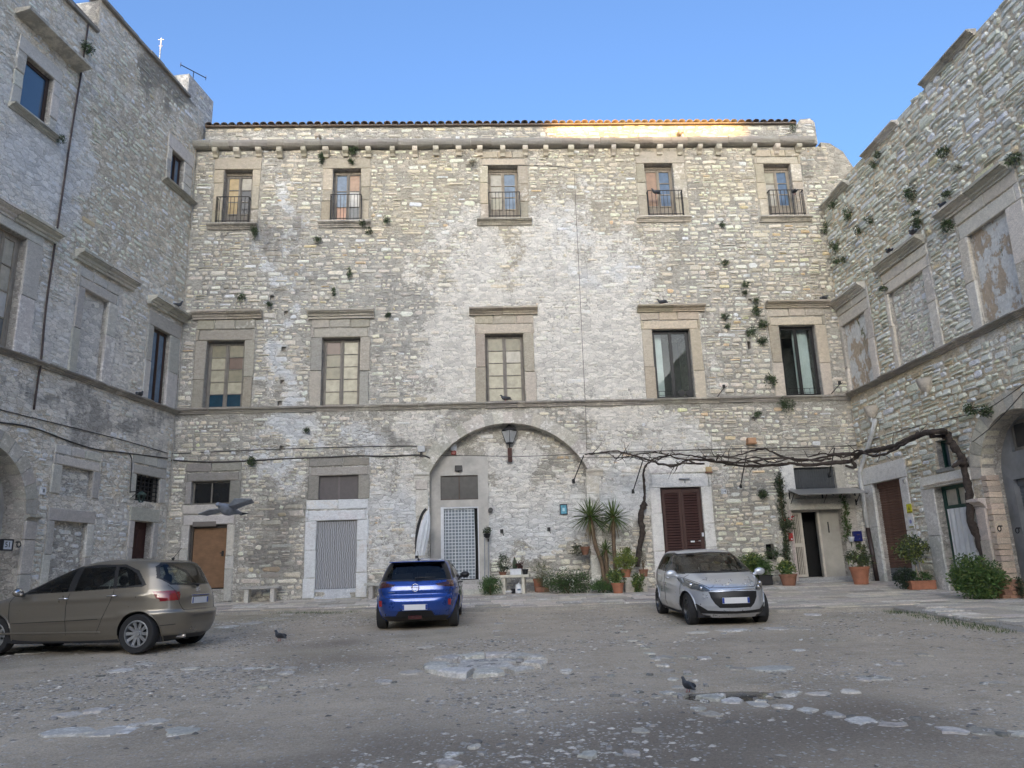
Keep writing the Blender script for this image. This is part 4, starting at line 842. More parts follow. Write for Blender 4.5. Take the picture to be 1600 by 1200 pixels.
uSp, zSp = ruz(1536, 747); q_ = ruz(1600, 638); RB = ((q_[0] - uSp) ** 2 + (q_[1] - zSp) ** 2) / (2 * (q_[0] - uSp)); RB = min(max(RB, 1.4), 3.2); cB = (uSp + RB, zSp)
print('right arch R', RB, 'u', uSp, 'zRT', zRT, 'S1', S1, 'D2', D2)
archR = [(uSp, -.19), (cB[0] + RB, -.19)] + [(cB[0] + RB * math.cos(math.pi * i / 20), zSp + RB * math.sin(math.pi * i / 20)) for i in range(21)]
polyR = [(-.3, -.2), (34, -.2), (34, zRT + .9), (9, zRT + .2), (ruz(1520, 45)[0], zRT), (ruz(1445, 130)[0], ruz(1450, 125)[1]), (ruz(1404, 185)[0], ruz(1404, 185)[1]), (ruz(1345, 250)[0], ruz(1345, 250)[1]), (-.3, ruz(1325, 272)[1])]
polyR = [(-.3, -.2), (34, -.2), (34, zRT), (-.3, zRT)]
ztips = [ruz(x, y)[1] for x, y in ((1330, 262), (1353, 243), (1404, 187), (1445, 129), (1523, 47), (1560, 10))]; print('right top z', ztips)
hr_ = [(rectp(R1), .10, None), (rectp(R2), .12, None), (rectp(R3), .12, None), (rectp(S1), .32, 1), (rectp(D2), .38, 1), (rectp(T2), .32, 1), (archR, .5, None)]
uvr = 15
wallR = panel('wall', br, RT, 'RT', polyR, hr_, 0)
exr = [(o[0] - .02, o[1] - .02, o[2] + .02, o[3] + .02) for o in (O1, O2, O3)] + [(S1o[0], 0, S1o[2], S1o[3] + .02), (D2o[0], 0, D2o[2], D2o[3] + .02), (T2[0] - .1, T2[1] - .1, T2[2] + .1, T2[3] + .1), (-1, zr0 - .02, 40, zr1 + .02), (uSp - .5, 0, 99, zSp)]
def ivR(z):
    if z < zSp: return [(.03, uvr)]
    d = math.sqrt(max((RB + .45) ** 2 - (z - zSp) ** 2, 0))
    return [(.03, cB[0] - d), (cB[0] + d, uvr)] if d else [(.03, uvr)]
stonework(wallR, RT, 'RT', ivR, exr, hr=(.10, .21), ar=(1.2, 3.4), relief=.045, seed=17, z0=.3, z1=zRT - .05, nsingle=300, joint=.010)
for i in range(17):
    p0, p1 = math.pi * i / 17 + .004, math.pi * (i + 1) / 17 - .004; m = MB(); ro = RB + .42
    m.prism([(cB[0] + r_ * math.cos(p), zSp + r_ * math.sin(p)) for r_, p in ((RB, p1), (ro, p1), (ro, p0), (RB, p0))], -.03, .3, shade((0.566, 0.519, 0.425)), (.3, .0, .1)); obj('arch_stone', m, mDress, br)
moulding(br, uSp - .5, uSp + .0, zSp - .75, zSp - .5, .22, name='impost', col=(0.612, 0.546, 0.472), fx=(0, .1, 0))
z = .4
while z < zSp - .76:
    h = min(random.uniform(.4, .8), zSp - .75 - z); h = zSp - .75 - z if zSp - .75 - z - h < .25 else h
    m = MB(); m.block(uSp - .42, uSp - .05, .05, -.08, z + .004, z + h - .004, .015, .012, shade((0.555, 0.484, 0.401)), (.2, .05, .1)); obj('pilaster_stone', m, mDress, br); z += h
z = .4; 
while z < zSp - .05:                                      # the brick patch beside the arch
    m = MB(); m.block(uSp - .042, uSp + .16, .3, -.03, z + .006, z + .135, .012, .01, shade((0.614, 0.496, 0.389), .2), (.15, 0, 0)); obj('brick', m, mDress, br); z += .14
ip = [(uSp - .02, -.2), (cB[0] + RB + .02, -.2)] + [(cB[0] + (RB + .02) * math.cos(math.pi * i / 16), zSp + (RB + .02) * math.sin(math.pi * i / 16)) for i in range(17)]
A1 = RT.rect(1576, 652, 1625, 702, .5); uD = RT.uz(1592, 800, .5)[0]; zD = RT.uz(1592, 748, .5)[1]
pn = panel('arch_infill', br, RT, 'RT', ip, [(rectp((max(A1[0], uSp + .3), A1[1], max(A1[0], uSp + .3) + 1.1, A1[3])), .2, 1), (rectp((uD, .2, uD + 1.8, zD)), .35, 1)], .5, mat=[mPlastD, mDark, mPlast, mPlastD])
casement(br, (max(A1[0], uSp + .3), A1[1], max(A1[0], uSp + .3) + 1.1, A1[3]), [['smoke'], ['smoke']], y=.58, wd=mWoodG, fr=.05, lf=.04)
mt, nt, p = NT('peeling_plaster'); n1 = noise(nt, 2.2, 8, .7, vec=(1, 1, .7)); n2 = noise(nt, 1.6, 7, .7, vec=(1, 1, .55), loc=(4, 0, 2)); n3 = noise(nt, 14, 6, .7)
c = mix(nt, mr(nt, n1, .50, .54, 0, 1, True), (.70, .69, .64), (.50, .40, .29)); c = mix(nt, mr(nt, n2, .60, .63, 0, 1, True), c, (.17, .17, .09)); c = mix(nt, 1., c, mr(nt, n3, .3, .7, .75, 1.15), 'MULTIPLY'); nt.links.new(c, p.inputs['Base Color']); p.inputs['Roughness'].default_value = .95; bump(nt, p, mth(nt, 'ADD', mr(nt, n1, .50, .54, 1, 0, True), n3), .6, .02); mPeel = mt
infill(br, RT, 'RT', R1, .09, mat=mPeel); infill(br, RT, 'RT', R2, .11, 1, (.5, .0, .0), col=(0.684, 0.608, 0.506), stones=40, seed=74); infill(br, RT, 'RT', R3, .11, mat=mPeel)
def roller(bld, r, y, mat, mat2=None, zsplit=None, pitch=.085, lab=None):
    u0, z0, u1, z1 = r; m = MB(); m.box(u0, u1, y - .02, y + .12, z1 - .16, z1 - .001); root = obj('roller_shutter', m, mat, bld, label=lab)
    sl = MB(); n = 6; vs = []
    for i in range(n + 1):
        a = math.pi * i / n; vs += [(0, -.016 * math.sin(a), pitch * i / n), (u1 - u0, -.016 * math.sin(a), pitch * i / n)]
    sl.add(vs, [(2 * i, 2 * i + 1, 2 * i + 3, 2 * i + 2) for i in range(n)])
    me = mesh('slat', sl.v, sl.f, mat, smooth=True); me2 = mesh('slat', sl.v, sl.f, mat2 or mat, smooth=True); z = z0
    while z < z1 - .17: s_ = link('slat', me2 if zsplit and z < zsplit else me, root); s_.location = (u0, y + .03, z); z += pitch + .001
    return root
roller(br, (uD, .45, uD + 1.8, zD), .62, mShutG)
roller(br, S1, .16, mShut, mShutG, Rg + .55, .075, 'rusty brown roller shutter, grey at its foot')
surround(br, S1, (S1o[0], Rg, S1o[2], S1o[3]), col=(0.684, 0.661, 0.609), fx=(.5, -.2, .4), nj=2, nl=1, zb=.35, slit=False, friez=False, name='door_surround', proud=.04)
surround(br, D2, (D2o[0], Rg, D2o[2], D2o[3]), col=(0.691, 0.668, 0.616), fx=(.5, -.2, .4), nj=2, nl=1, zb=.35, slit=False, friez=False, name='door_surround', proud=.04)
moulding(br, D2o[0] + .2, D2o[2], D2[3] + .02, D2[3] + .1, .12, name='door_cornice', fx=(.3, 0, .2))
u0, z0, u1, z1 = D2; m = MB(); y = .2
m.box(u0, u0 + .14, y, y + .06, z0, z1); m.box(u1 - .1, u1, y, y + .06, z0, z1); m.box(u0 + .141, u1 - .101, y, y + .06, z1 - .1, z1); m.box(u0 + .141, u1 - .101, y, y + .06, z1 - .62, z1 - .52); m.box((u0 + u1) / 2 - .04, (u0 + u1) / 2 + .04, y, y + .06, z1 - .519, z1 - .101); m.box(u0 + .141, u0 + .5, y + .01, y + .05, z0, z0 + .9)
dg = obj('green_door_frame', m, mGreenD, br, label='dark green wooden door frame with fanlight')
for a, b in ((u0 + .14, (u0 + u1) / 2 - .04), ((u0 + u1) / 2 + .04, u1 - .1)):
    m = MB(); m.box(a, b, y + .03, y + .04, z1 - .52, z1 - .1); obj('pane', m, mPane['pale'], dg)
curtain('door_curtain', (u0 + .2, z0 + .1, u1 - .05, z1 - .60), .14, mCurtW, .03, 60, .55, 'long white curtain hung across the doorway', br)
m = MB(); a, b, c_, d_ = T2; m.box(a, c_, .22, .24, b, d_); f_ = obj('window', m, mPane['grey'], br); m = MB(); m.box(a, a + .07, .15, .219, b, d_); m.box(c_ - .07, c_, .15, .219, b, d_); m.box(a + .071, c_ - .071, .15, .219, d_ - .07, d_); m.box(a + .071, c_ - .071, .15, .219, b, b + .07); obj('window_frame', m, mGreenD, f_)
m = MB(); m.block(a - .12, c_ + .1, .1, -.06, b - .1, b - .002, .01, 0, (.3, .3, .28), (0, .2, 0)); obj('sill', m, mDress, br)
for o, r, cp in ((O1, R1, ((1305, 475), (1352, 440))), (O2, R2, ((1374, 418), (1444, 366))), (O3, R3, ((1472, 335), (1579, 253)))):
    surround(br, r, o, col=(0.648, 0.596, 0.508), fx=(.15, .0, .0), nj=2, nl=2, slit=True)
    (xa, ya), (xb, yb) = cp; ua, ub, zz = ruz(xa, ya)[0], ruz(xb, yb)[0], ruz((xa + xb) / 2, (ya + yb) / 2)[1]
    moulding(br, max(ua, .02), ub, zz - .27, zz, .30, col=(0.605, 0.553, 0.472), fx=(-.1, .2, 0), seg=2)
for (xa, ya), (xb, yb) in (((1288, 324), (1327, 281)), ((1353, 243.6), (1404, 187)), ((1445, 129), (1523, 47))):
    ua, ub, zz = ruz(xa, ya)[0], ruz(xb, yb)[0], ruz((xa + xb) / 2, (ya + yb) / 2)[1]; moulding(br, max(ua, .02), ub, zz - .17, zz, .22, name='hood', col=(0.590, 0.538, 0.465), fx=(-.1, .25, 0), seg=2)
moulding(br, .02, uvr, zr0, zr1, .20, name='string_course', col=(0.562, 0.510, 0.436), fx=(-.2, .40, 0), seg=20)
# ================================================================== unseen building added far behind the viewer to throw the court into shade
random.seed(51); rng = np.random.default_rng(51)
u_a, z_a = BK.uz(845, 205)[0], BK.uz(845, 216)[1]; u_b = BK.uz(1168, 205)[0]
YF = -90.0
def back_trace(P): t = (YF - P.y) / sun_dir.y; return P + sun_dir * t
pa, pb = back_trace(BK.w(u_a, .2, z_a - .05)), back_trace(BK.w(u_b, .2, z_a - .05))
bf = empty('stone_building', (0, 0, 0), label='unseen building added far behind the viewer to cast shade over the court', cat='building')
m = MB(); XL, XR, HT = -95, 60, pa.z + 2.6
q = [(XL, -.2), (XR, -.2), (XR, HT), (pb.x, HT), (pb.x - .3, pb.z + .10), (pa.x + 4.0, pa.z + .05), (pa.x, pa.z + .2), (pa.x - .8, HT), (XL, HT)]  # roofline notched so that sun reaches only the parapet
m.prism(q, YF - 8, YF, (.40, .37, .31), (.4, .1, .2)); m.f = [f[::-1] for f in m.f]; fw = obj('wall', m, mRub, bf)
for i in range(6):
    for z in (1.2, 7.4, 13.6):
        m = MB(); x = -9 + i * 3.6; m.box(x, x + 1.3, YF + .002, YF + .04, z, z + 2.4); w_ = obj('window', m, mPane['grey'], bf)
        m = MB(); m.box(x - .3, x - .002, YF, YF + .06, z - .2, z + 2.9, DC); m.box(x + 1.302, x + 1.6, YF, YF + .06, z - .2, z + 2.9, DC); m.box(x - .0, x + 1.3, YF, YF + .06, z + 2.402, z + 2.9, DC); obj('window_surround', m, mDress, w_)
# ================================================================== ground
def vnoise(x, y, s, seed=0):
    """smooth value noise on numpy arrays"""
    r_ = np.random.default_rng(seed).random((64, 64)); X, Y = np.asarray(x) / s, np.asarray(y) / s; i, j = np.floor(X).astype(int), np.floor(Y).astype(int); fx_, fy_ = X - i, Y - j
    fx_, fy_ = fx_ * fx_ * (3 - 2 * fx_), fy_ * fy_ * (3 - 2 * fy_); g = lambda a, b: r_[a % 64, b % 64]
    return (g(i, j) * (1 - fx_) + g(i + 1, j) * fx_) * (1 - fy_) + (g(i, j + 1) * (1 - fx_) + g(i + 1, j + 1) * fx_) * fy_
gzv = lambda y: np.interp(y, [-5, 4, 8, 11, 14, 17, 21, 24.4, 30], [0, 0, .04, .12, .2, .26, .40, .62, .66])
def gz(x, y): return float(gzv(y))
def gbump(x, y): return .05 * (vnoise(x, y, 2.3, 1) - .5) + .03 * (vnoise(x, y, .8, 2) - .5) + .012 * (vnoise(x, y, .3, 3) - .5)
def rim(x, y): return .065 * np.clip((x - 5.2) / 1.8, 0, 1) * np.clip((17.5 - y) / 1.5, 0, 1)
ys = np.concatenate([np.arange(-9, 3, .6), np.arange(3, 12, .07), np.arange(12, 25.5, .16)]); xs = np.concatenate([np.arange(-17, -9, .4), np.arange(-9, 9, .09), np.arange(9, 14.6, .3)])
X, Y = np.meshgrid(xs, ys); X = X + rng.uniform(-.02, .02, X.shape); Y = Y + rng.uniform(-.02, .02, Y.shape); Z = gzv(Y) + rim(X, Y) + gbump(X, Y) * np.clip((Y + 2) / 5, 0, 1)
PC = gpt(1150, 1085); pud = np.exp(-(((X - PC.x) / .62) ** 2 + ((Y - PC.y) / .36) ** 2) ** 2); PZ = float(gzv(PC.y)) - .012; Z = Z * (1 - pud) + (PZ - .03) * pud
nx_, ny_ = len(xs), len(ys); V = np.stack([X, Y, Z], -1).reshape(-1, 3)
idx = np.arange(nx_ * ny_).reshape(ny_, nx_); F = np.stack([idx[:-1, :-1], idx[:-1, 1:], idx[1:, 1:], idx[1:, :-1]], -1).reshape(-1, 4)
damp = np.clip(.6 * np.exp(-(((X + .2) / 2.8) ** 2 + ((Y - 5.4) / 1.7) ** 2)) + .25 * np.clip((8.5 - Y) / 2.5, 0, 1) + .9 * np.exp(-(((X - 2.1) / 1.6) ** 2 + ((Y - 7.4) / .9) ** 2)) + 1.3 * (vnoise(X, Y, 3.1, 5) - .5) + .9 * (vnoise(X, Y, 1.1, 6) - .5), 0, 1)
moss = np.clip(np.exp(-((Y - 19.4 + .15 * X) / 1.2) ** 2) * .5 * (X < -3) + .7 * (vnoise(X, Y, 1.6, 8) - .55) * (Y > 9), 0, 1)
gravel = np.clip(1.6 * (vnoise(X, Y, 1.9, 9) * .6 + vnoise(X, Y, .6, 10) * .4 - .40), 0, 1)
gcol = np.stack([damp, moss, gravel], -1).reshape(-1, 3)
mt, nt, p = NT('trodden_dirt'); fx = sep(nt, attr(nt, 'fx'))
a1 = noise(nt, 1.3, 8, .7); a2 = noise(nt, 9, 8, .75); a3 = noise(nt, 45, 5, .7); a4 = noise(nt, 140, 3, .6)
c = mix(nt, mr(nt, a1, .35, .65), (.37, .305, .22), (.58, .485, .36))
c = mix(nt, mr(nt, a2, .35, .68, 0, .75), c, (.62, .54, .43))
c = mix(nt, mth(nt, 'MULTIPLY', fx[0], .92), c, (.24, .20, .155))
c = mix(nt, mth(nt, 'MULTIPLY', fx[1], mr(nt, a2, .4, .6)), c, (.17, .18, .105))
vo = nd(nt, 'TexVoronoi'); vo.inputs['Scale'].default_value = 26; tc_ = nd(nt, 'TexCoord'); nt.links.new(tc_.outputs['Object'], vo.inputs['Vector'])
vs_ = sep(nt, vo.outputs['Color']); pm = mth(nt, 'MULTIPLY', mth(nt, 'LESS_THAN', vo.outputs['Distance'], .40), mth(nt, 'GREATER_THAN', mth(nt, 'ADD', vs_[0], mth(nt, 'MULTIPLY', fx[2], .35)), .78))
c = mix(nt, mth(nt, 'MULTIPLY', pm, .75), c, mix(nt, vs_[1], (.30, .285, .26), (.60, .585, .55)))
c = mix(nt, 1., c, mr(nt, a3, .3, .7, .72, 1.28), 'MULTIPLY'); c = mix(nt, 1., c, mr(nt, a4, .3, .7, .8, 1.2), 'MULTIPLY')
nt.links.new(c, p.inputs['Base Color']); nt.links.new(mr(nt, fx[0], 0, 1, .95, .75), p.inputs['Roughness']); p.inputs['Specular IOR Level'].default_value = .3
bump(nt, p, mth(nt, 'ADD', mth(nt, 'ADD', a2, mth(nt, 'MULTIPLY', a3, .6)), mth(nt, 'MULTIPLY', pm, .35)), .7, .03)
mDirt = mt
me = bpy.data.meshes.new('ground'); me.from_pydata(V.tolist(), [], F.tolist()); me.materials.append(mDirt); a = me.color_attributes.new('fx', 'FLOAT_COLOR', 'POINT'); k = np.ones((len(V), 4), np.float32); k[:, :3] = gcol; a.data.foreach_set('color', k.ravel()); me.polygons.foreach_set('use_smooth', [True] * len(me.polygons))
ground = link('ground', me, kind='structure')
m = MB(); m.box(-600, 600, -600, 600, -.6, -.5); obj('far_ground', m, mDirt, kind='structure')
# paving along the walls
mSlab = masonry('paving_stone', .3, 1.2)
edge_px = [(200, 962), (330, 956), (450, 952), (580, 950), (700, 949), (800, 948), (900, 945), (1000, 942), (1110, 945), (1215, 950), (1310, 948), (1395, 947), (1440, 955), (1500, 965), (1600, 985), (1700, 1004)]
edge = [gpt(x, y, .10) for x, y in edge_px]; ex_, ey_ = [e.x for e in edge], [e.y for e in edge]
edge = [Vector((-14, edge[0].y, 0))] + [e for e in edge] + [Vector((edge[-1].x - .25, 3, 0))]
def in_pave(x, y):
    if y > 24.9: return False
    pl = [(e.x, e.y) for e in edge] + [(14, 3), (14, 26), (-14, 26)]; c_ = False; j = len(pl) - 1
    for i in range(len(pl)):
        if (pl[i][1] > y) != (pl[j][1] > y) and x < (pl[j][0] - pl[i][0]) * (y - pl[i][1]) / (pl[j][1] - pl[i][1]) + pl[i][0]: c_ = not c_
        j = i
    return c_
pts = []; eds = []
pl = [(e.x, e.y) for e in edge] + [(14, 3), (14, 26), (-14, 26)]; n0 = 0; dense = []
for a, b in zip(pl, pl[1:] + pl[:1]):
    L = math.hypot(b[0] - a[0], b[1] - a[1]); k = max(1, int(L / .5)); dense += [(a[0] + (b[0] - a[0]) * i / k, a[1] + (b[1] - a[1]) * i / k) for i in range(k)]
nd0 = len(dense); P_ = [Vector(q) for q in dense]; eds = [(i, (i + 1) % nd0) for i in range(nd0)]
for gx in np.arange(-13.5, 14, .5):
    for gy in np.arange(3.2, 26, .5):
        if in_pave(gx, gy): P_.append(Vector((gx, gy)))
v2, _, f2, _, _, _ = delaunay_2d_cdt(P_, eds, [], 0, 1e-5)
f2 = [f for f in f2 if in_pave(sum(v2[i][0] for i in f) / 3, sum(v2[i][1] for i in f) / 3)]
V = [(p_[0], p_[1], float(gzv(p_[1])) + .07) for p_ in v2]; n0 = len(V); k = len(dense)
for q in dense: V.append((q[0], q[1], float(gzv(q[1])) + .07))
for q in dense: V.append((q[0], q[1], float(gzv(q[1])) - .1))
F = [f if ((V[f[1]][0] - V[f[0]][0]) * (V[f[2]][1] - V[f[0]][1]) - (V[f[2]][0] - V[f[0]][0]) * (V[f[1]][1] - V[f[0]][1])) > 0 else f[::-1] for f in f2] + [(n0 + i, n0 + k + i, n0 + k + (i + 1) % k, n0 + (i + 1) % k) for i in range(k)]
pav = link('pavement', mesh('pavement', V, F, mSlab, [(.40, .37, .32)] * len(V), [(.1, .2, .1)] * len(V)), kind='structure')
slabs = []
def slab_rows(O, D, N, n_rows, length, dep, wid, tones):
    v = 0.02
    for r_ in range(n_rows):
        h = dep * random.uniform(.85, 1.2); u = random.uniform(-.5, 0)
        while u < length:
            w_ = random.uniform(*wid); g = .007
            cs = [O + D * (u + g) + N * (v + g), O + D * (u + w_ - g) + N * (v + g), O + D * (u + w_ - g) + N * (v + h - g), O + D * (u + g) + N * (v + h - g)]
            if all(in_pave(p_.x, p_.y) for p_ in cs): slabs.append((cs, random.choice(tones)))
            u += w_
        v += h
Db = BK.D; Nb = -BK.Y
slab_rows(BK.w(-.8, 0, 0), Db, Nb, 50, 26, .42, (.45, 1.05), [(.40, .385, .36), (.36, .35, .33), (.44, .43, .41), (.33, .32, .31)])
def slab_mesh(cs, tn, h=.10):
    m = MB(); cx = sum((c_ for c_ in cs), Vector()) / 4; dz = random.uniform(-.006, .008); V = []
    for f_, zz in ((1, -.02), (1, .022), (.965, .032)):
        for c_ in cs: q = cx + (c_ - cx) * f_; V.append((q.x, q.y, float(gzv(q.y)) + .068 + (zz if zz < 0 else zz + dz)))
    m.add(V, [(0, 1, 5, 4), (1, 2, 6, 5), (2, 3, 7, 6), (3, 0, 4, 7), (4, 5, 9, 8), (5, 6, 10, 9), (6, 7, 11, 10), (7, 4, 8, 11), (8, 9, 10, 11)], shade((tn[0] * 1.5, tn[1] * 1.38, tn[2] * 1.22), .16), (random.uniform(.0, .5), random.uniform(-.1, .2), .2))
    cr = (cs[1] - cs[0]).cross(cs[2] - cs[1]).z
    if cr < 0: m.f = [f[::-1] for f in m.f]
    return m
def psize(cs):
    c_ = (cs[0] + cs[2]) / 2; q = proj([(c_.x, c_.y, float(gzv(c_.y)))])[0]
    return -((cs[1] - cs[0]).length * (cs[2] - cs[1]).length / (c_.y ** 3)) if -20 < q[0] < 1620 else 1
slabs.sort(key=lambda s_: psize(s_[0]))
for cs, tn in slabs[:295]: m = slab_mesh(cs, tn); obj('slab', m, mSlab, pav)
big = MB()
for cs, tn in slabs[295:]:
    m = slab_mesh(cs, tn); n0 = len(big.v); big.v += m.v; big.c += m.c; big.g += m.g; big.f += [tuple(i + n0 for i in f) for f in m.f]
obj('far_slabs', big, mSlab, pav, kind='stuff')
# gravel lying loose
def gravel_mesh(n, seed, smin, smax, dens):
    r_ = np.random.default_rng(seed); x = r_.uniform(-11, 10.5, n * 6); y = 3.6 + (r_.random(n * 6) ** 1.5) * 18; w_ = dens(x, y); keep = r_.random(n * 6) < w_; x, y = x[keep][:n], y[keep][:n]
    keep = np.array([not in_pave(a, b) for a, b in zip(x, y)]); x, y = x[keep], y[keep]; n = len(x)
    s_ = smin * (smax / smin) ** (r_.random(n) ** 3.0); base = np.array([(1, 0, 0), (0, 1, 0), (-1, 0, 0), (0, -1, 0), (.0, 0, .5), (0, 0, -.4), ]); base = np.array([(1, .2, 0), (.4, .9, .05), (-.6, .8, 0), (-1, -.1, .05), (-.4, -.9, 0), (.6, -.8, .0), (.1, .1, .30)])
    V = base[None] * (s_[:, None, None]) * r_.uniform(.7, 1.3, (n, 7, 3)); th = r_.uniform(0, 6.28, n); c_, q = np.cos(th)[:, None], np.sin(th)[:, None]
    X_, Y_ = V[..., 0] * c_ - V[..., 1] * q * .75, V[..., 0] * q + V[..., 1] * c_ * .75; V = np.stack([X_ + x[:, None], Y_ + y[:, None], V[..., 2] + (gzv(y) + rim(x, y) + gbump(x, y))[:, None] + .001], -1)
    F = (np.arange(n) * 7)[:, None, None] + np.array([(i, (i + 1) % 6, 6) for i in range(6)])[None]
    t = r_.uniform(.16, .56, n) ** 1.0; t = np.where(r_.random(n) < .22, r_.uniform(.55, .72, n), t); C = np.repeat(np.stack([t * 1.08, t, t * .88], -1), 7, 0)
    return V.reshape(-1, 3).tolist(), F.reshape(-1, 3).tolist(), C
def dens(x, y): return np.clip(1.5 * (vnoise(x, y, 1.9, 9) * .6 + vnoise(x, y, .6, 10) * .4 - .36), .03, 1) * np.where(x < -3.5, 1.5, .8)
V, F, C = gravel_mesh(60000, 4, .009, .048, dens)
mGrav = masonry('gravel_stone', .3); link('gravel', mesh('gravel', V, F, mGrav, C, np.tile([-.3, .0, .0], (len(V), 1))), kind='stuff', label='loose pale gravel and stone chips scattered over the courtyard')
# flat stones set in the ground
def flat_stone(par, P, rx, ry, rot=0, h=.03, tn=(.38, .375, .36), name='stone', n=9, lab=None):
    m = MB(); r_ = [random.uniform(.62, 1.2) for _ in range(n)]; V = []
    z0 = float(gzv(P.y)) + float(rim(P.x, P.y)) + float(gbump(P.x, P.y))
    for f_, zz in ((1.05, -.03), (1, h * .6), (.86, h)):
        for i in range(n):
            a = 2 * math.pi * i / n; x, y = rx * r_[i] * math.cos(a) * f_, ry * r_[i] * math.sin(a) * f_; X_ = P.x + x * math.cos(rot) - y * math.sin(rot); Y_ = P.y + x * math.sin(rot) + y * math.cos(rot)
            V.append((X_, Y_, z0 + zz + random.uniform(-.004, .004)))
    V.append((P.x, P.y, z0 + h * 1.05)); m.add(V, [(j * n + i, j * n + (i + 1) % n, (j + 1) * n + (i + 1) % n, (j + 1) * n + i) for j in range(2) for i in range(n)] + [(2 * n + i, 2 * n + (i + 1) % n, 3 * n) for i in range(n)], shade(tn), (random.uniform(.15, .5), random.uniform(-.1, .15), .5))
    return obj(name, m, mSlab, par, label=lab)
FS = [(110, 1142, 34, 6), (185, 1136, 30, 8), (165, 1139, 26, 7), (215, 1131, 12, 4), (245, 1125, 15, 5), (285, 1141, 28, 5), (110, 1117, 20, 3), (150, 1112, 16, 3),
 (1064, 1086, 12, 3.5), (1110, 1091, 19, 5), (1146, 1096, 18, 5), (1183, 1101, 17, 5), (1222, 1106, 14, 4), (1262, 1112, 16, 4), (1302, 1117, 13, 3.5), (1346, 1125, 19, 6), (1392, 1131, 20, 3), (1488, 1143, 18, 6), (1540, 1145, 24, 5.5), (1592, 1149, 14, 6),
 (1112, 1117, 17, 7), (1092, 1110, 12, 4), (1153, 1047, 14, 4), (1208, 1048, 33, 4), (1232, 1086, 18, 3), (1280, 1087, 20, 3), (1330, 1085, 14, 2.5), (1365, 1062, 22, 4), (1352, 1065, 10, 3), (920, 1184, 15, 5), (705, 1183, 13, 6), (700, 1195, 18, 5), (742, 1171, 10, 3),
 (1188, 1098, 10, 2.5), (1040, 1030, 14, 2.5), (1072, 1030, 13, 2.5), (1100, 1030, 12, 2), (1060, 1075, 7, 6), (1052, 1062, 7, 5), (1044, 1050, 7, 5), (1035, 1042, 7, 4), (1026, 1033, 7, 4), (1016, 1024, 6, 3.5), (1007, 1015, 6, 3), (998, 1007, 5, 3), (988, 1000, 5, 2.5), (980, 994, 4, 2), (975, 987, 4, 2), (968, 978, 4, 2),
 (1042, 1083, 10, 3), (1026, 1090, 9, 3), (988, 1096, 12, 3), (1000, 1146, 14, 4), (985, 1183, 13, 4), (930, 1060, 10, 3), (887, 1046, 8, 3.5), (884, 1050, 7, 3), (1180, 962, 18, 1.5), (1270, 963, 12, 1.5), (1148, 985, 24, 2), (1210, 984, 20, 2), (1090, 988, 16, 2), (1255, 984, 14, 1.6),
 (300, 1046, 12, 1.8), (330, 1046, 13, 1.8), (362, 1045, 13, 1.8), (394, 1045, 12, 1.8), (424, 1045, 12, 1.8), (456, 1045, 12, 1.8), (450, 1052, 14, 2), (430, 1062, 10, 2.5), (412, 1072, 10, 3), (225, 1037, 12, 3), (190, 1049, 18, 2.5), (60, 1018, 24, 3), (25, 1015, 20, 3), (780, 975, 5, 2), (778, 985, 6, 2), (777, 995, 5, 2), (774, 1005, 5, 2), (640, 1052, 18, 3), (600, 1065, 16, 3), (665, 1013, 14, 2), (450, 960, 14, 1.5), (430, 967, 18, 1.5), (395, 975, 16, 1.5), (355, 981, 16, 1.5), (1150, 948, 14, 1.3), (1400, 1040, 10, 2), (1445, 1027, 8, 1.5), (1560, 1070, 18, 2), (1250, 1020, 9, 2), (1300, 1002, 10, 1.6)]
for x, y, rx, ry in FS:
    P = gpt(x, y); d = math.hypot(P.x, P.y); k = d / FPX; hz_ = 890.6 - (x - 800) * .031; ryw = ry * P.y ** 2 / (FPX * 1.3) * 1.0
    if rx < 9: rx, ryw = rx * 1.4, ryw * 1.5
    flat_stone(ground, P, rx * k, min(ryw, rx * k * 1.3), random.uniform(-.1, .1), random.uniform(.008, .022), tn=random.choice([(.54, .50, .44), (.46, .42, .36), (.58, .55, .49)]))
# small extra chips round the kerb lines
for i in range(110):
    x, y, rx, ry = random.choice(FS); P = gpt(x + random.gauss(0, 30), y + random.gauss(0, 7)); s_ = random.uniform(.02, .07)
    if not in_pave(P.x, P.y): flat_stone(ground, P, s_, s_ * random.uniform(.5, .9), random.uniform(0, 3), s_ * .35, n=7, tn=random.choice([(.34, .33, .31), (.24, .23, .21)]))
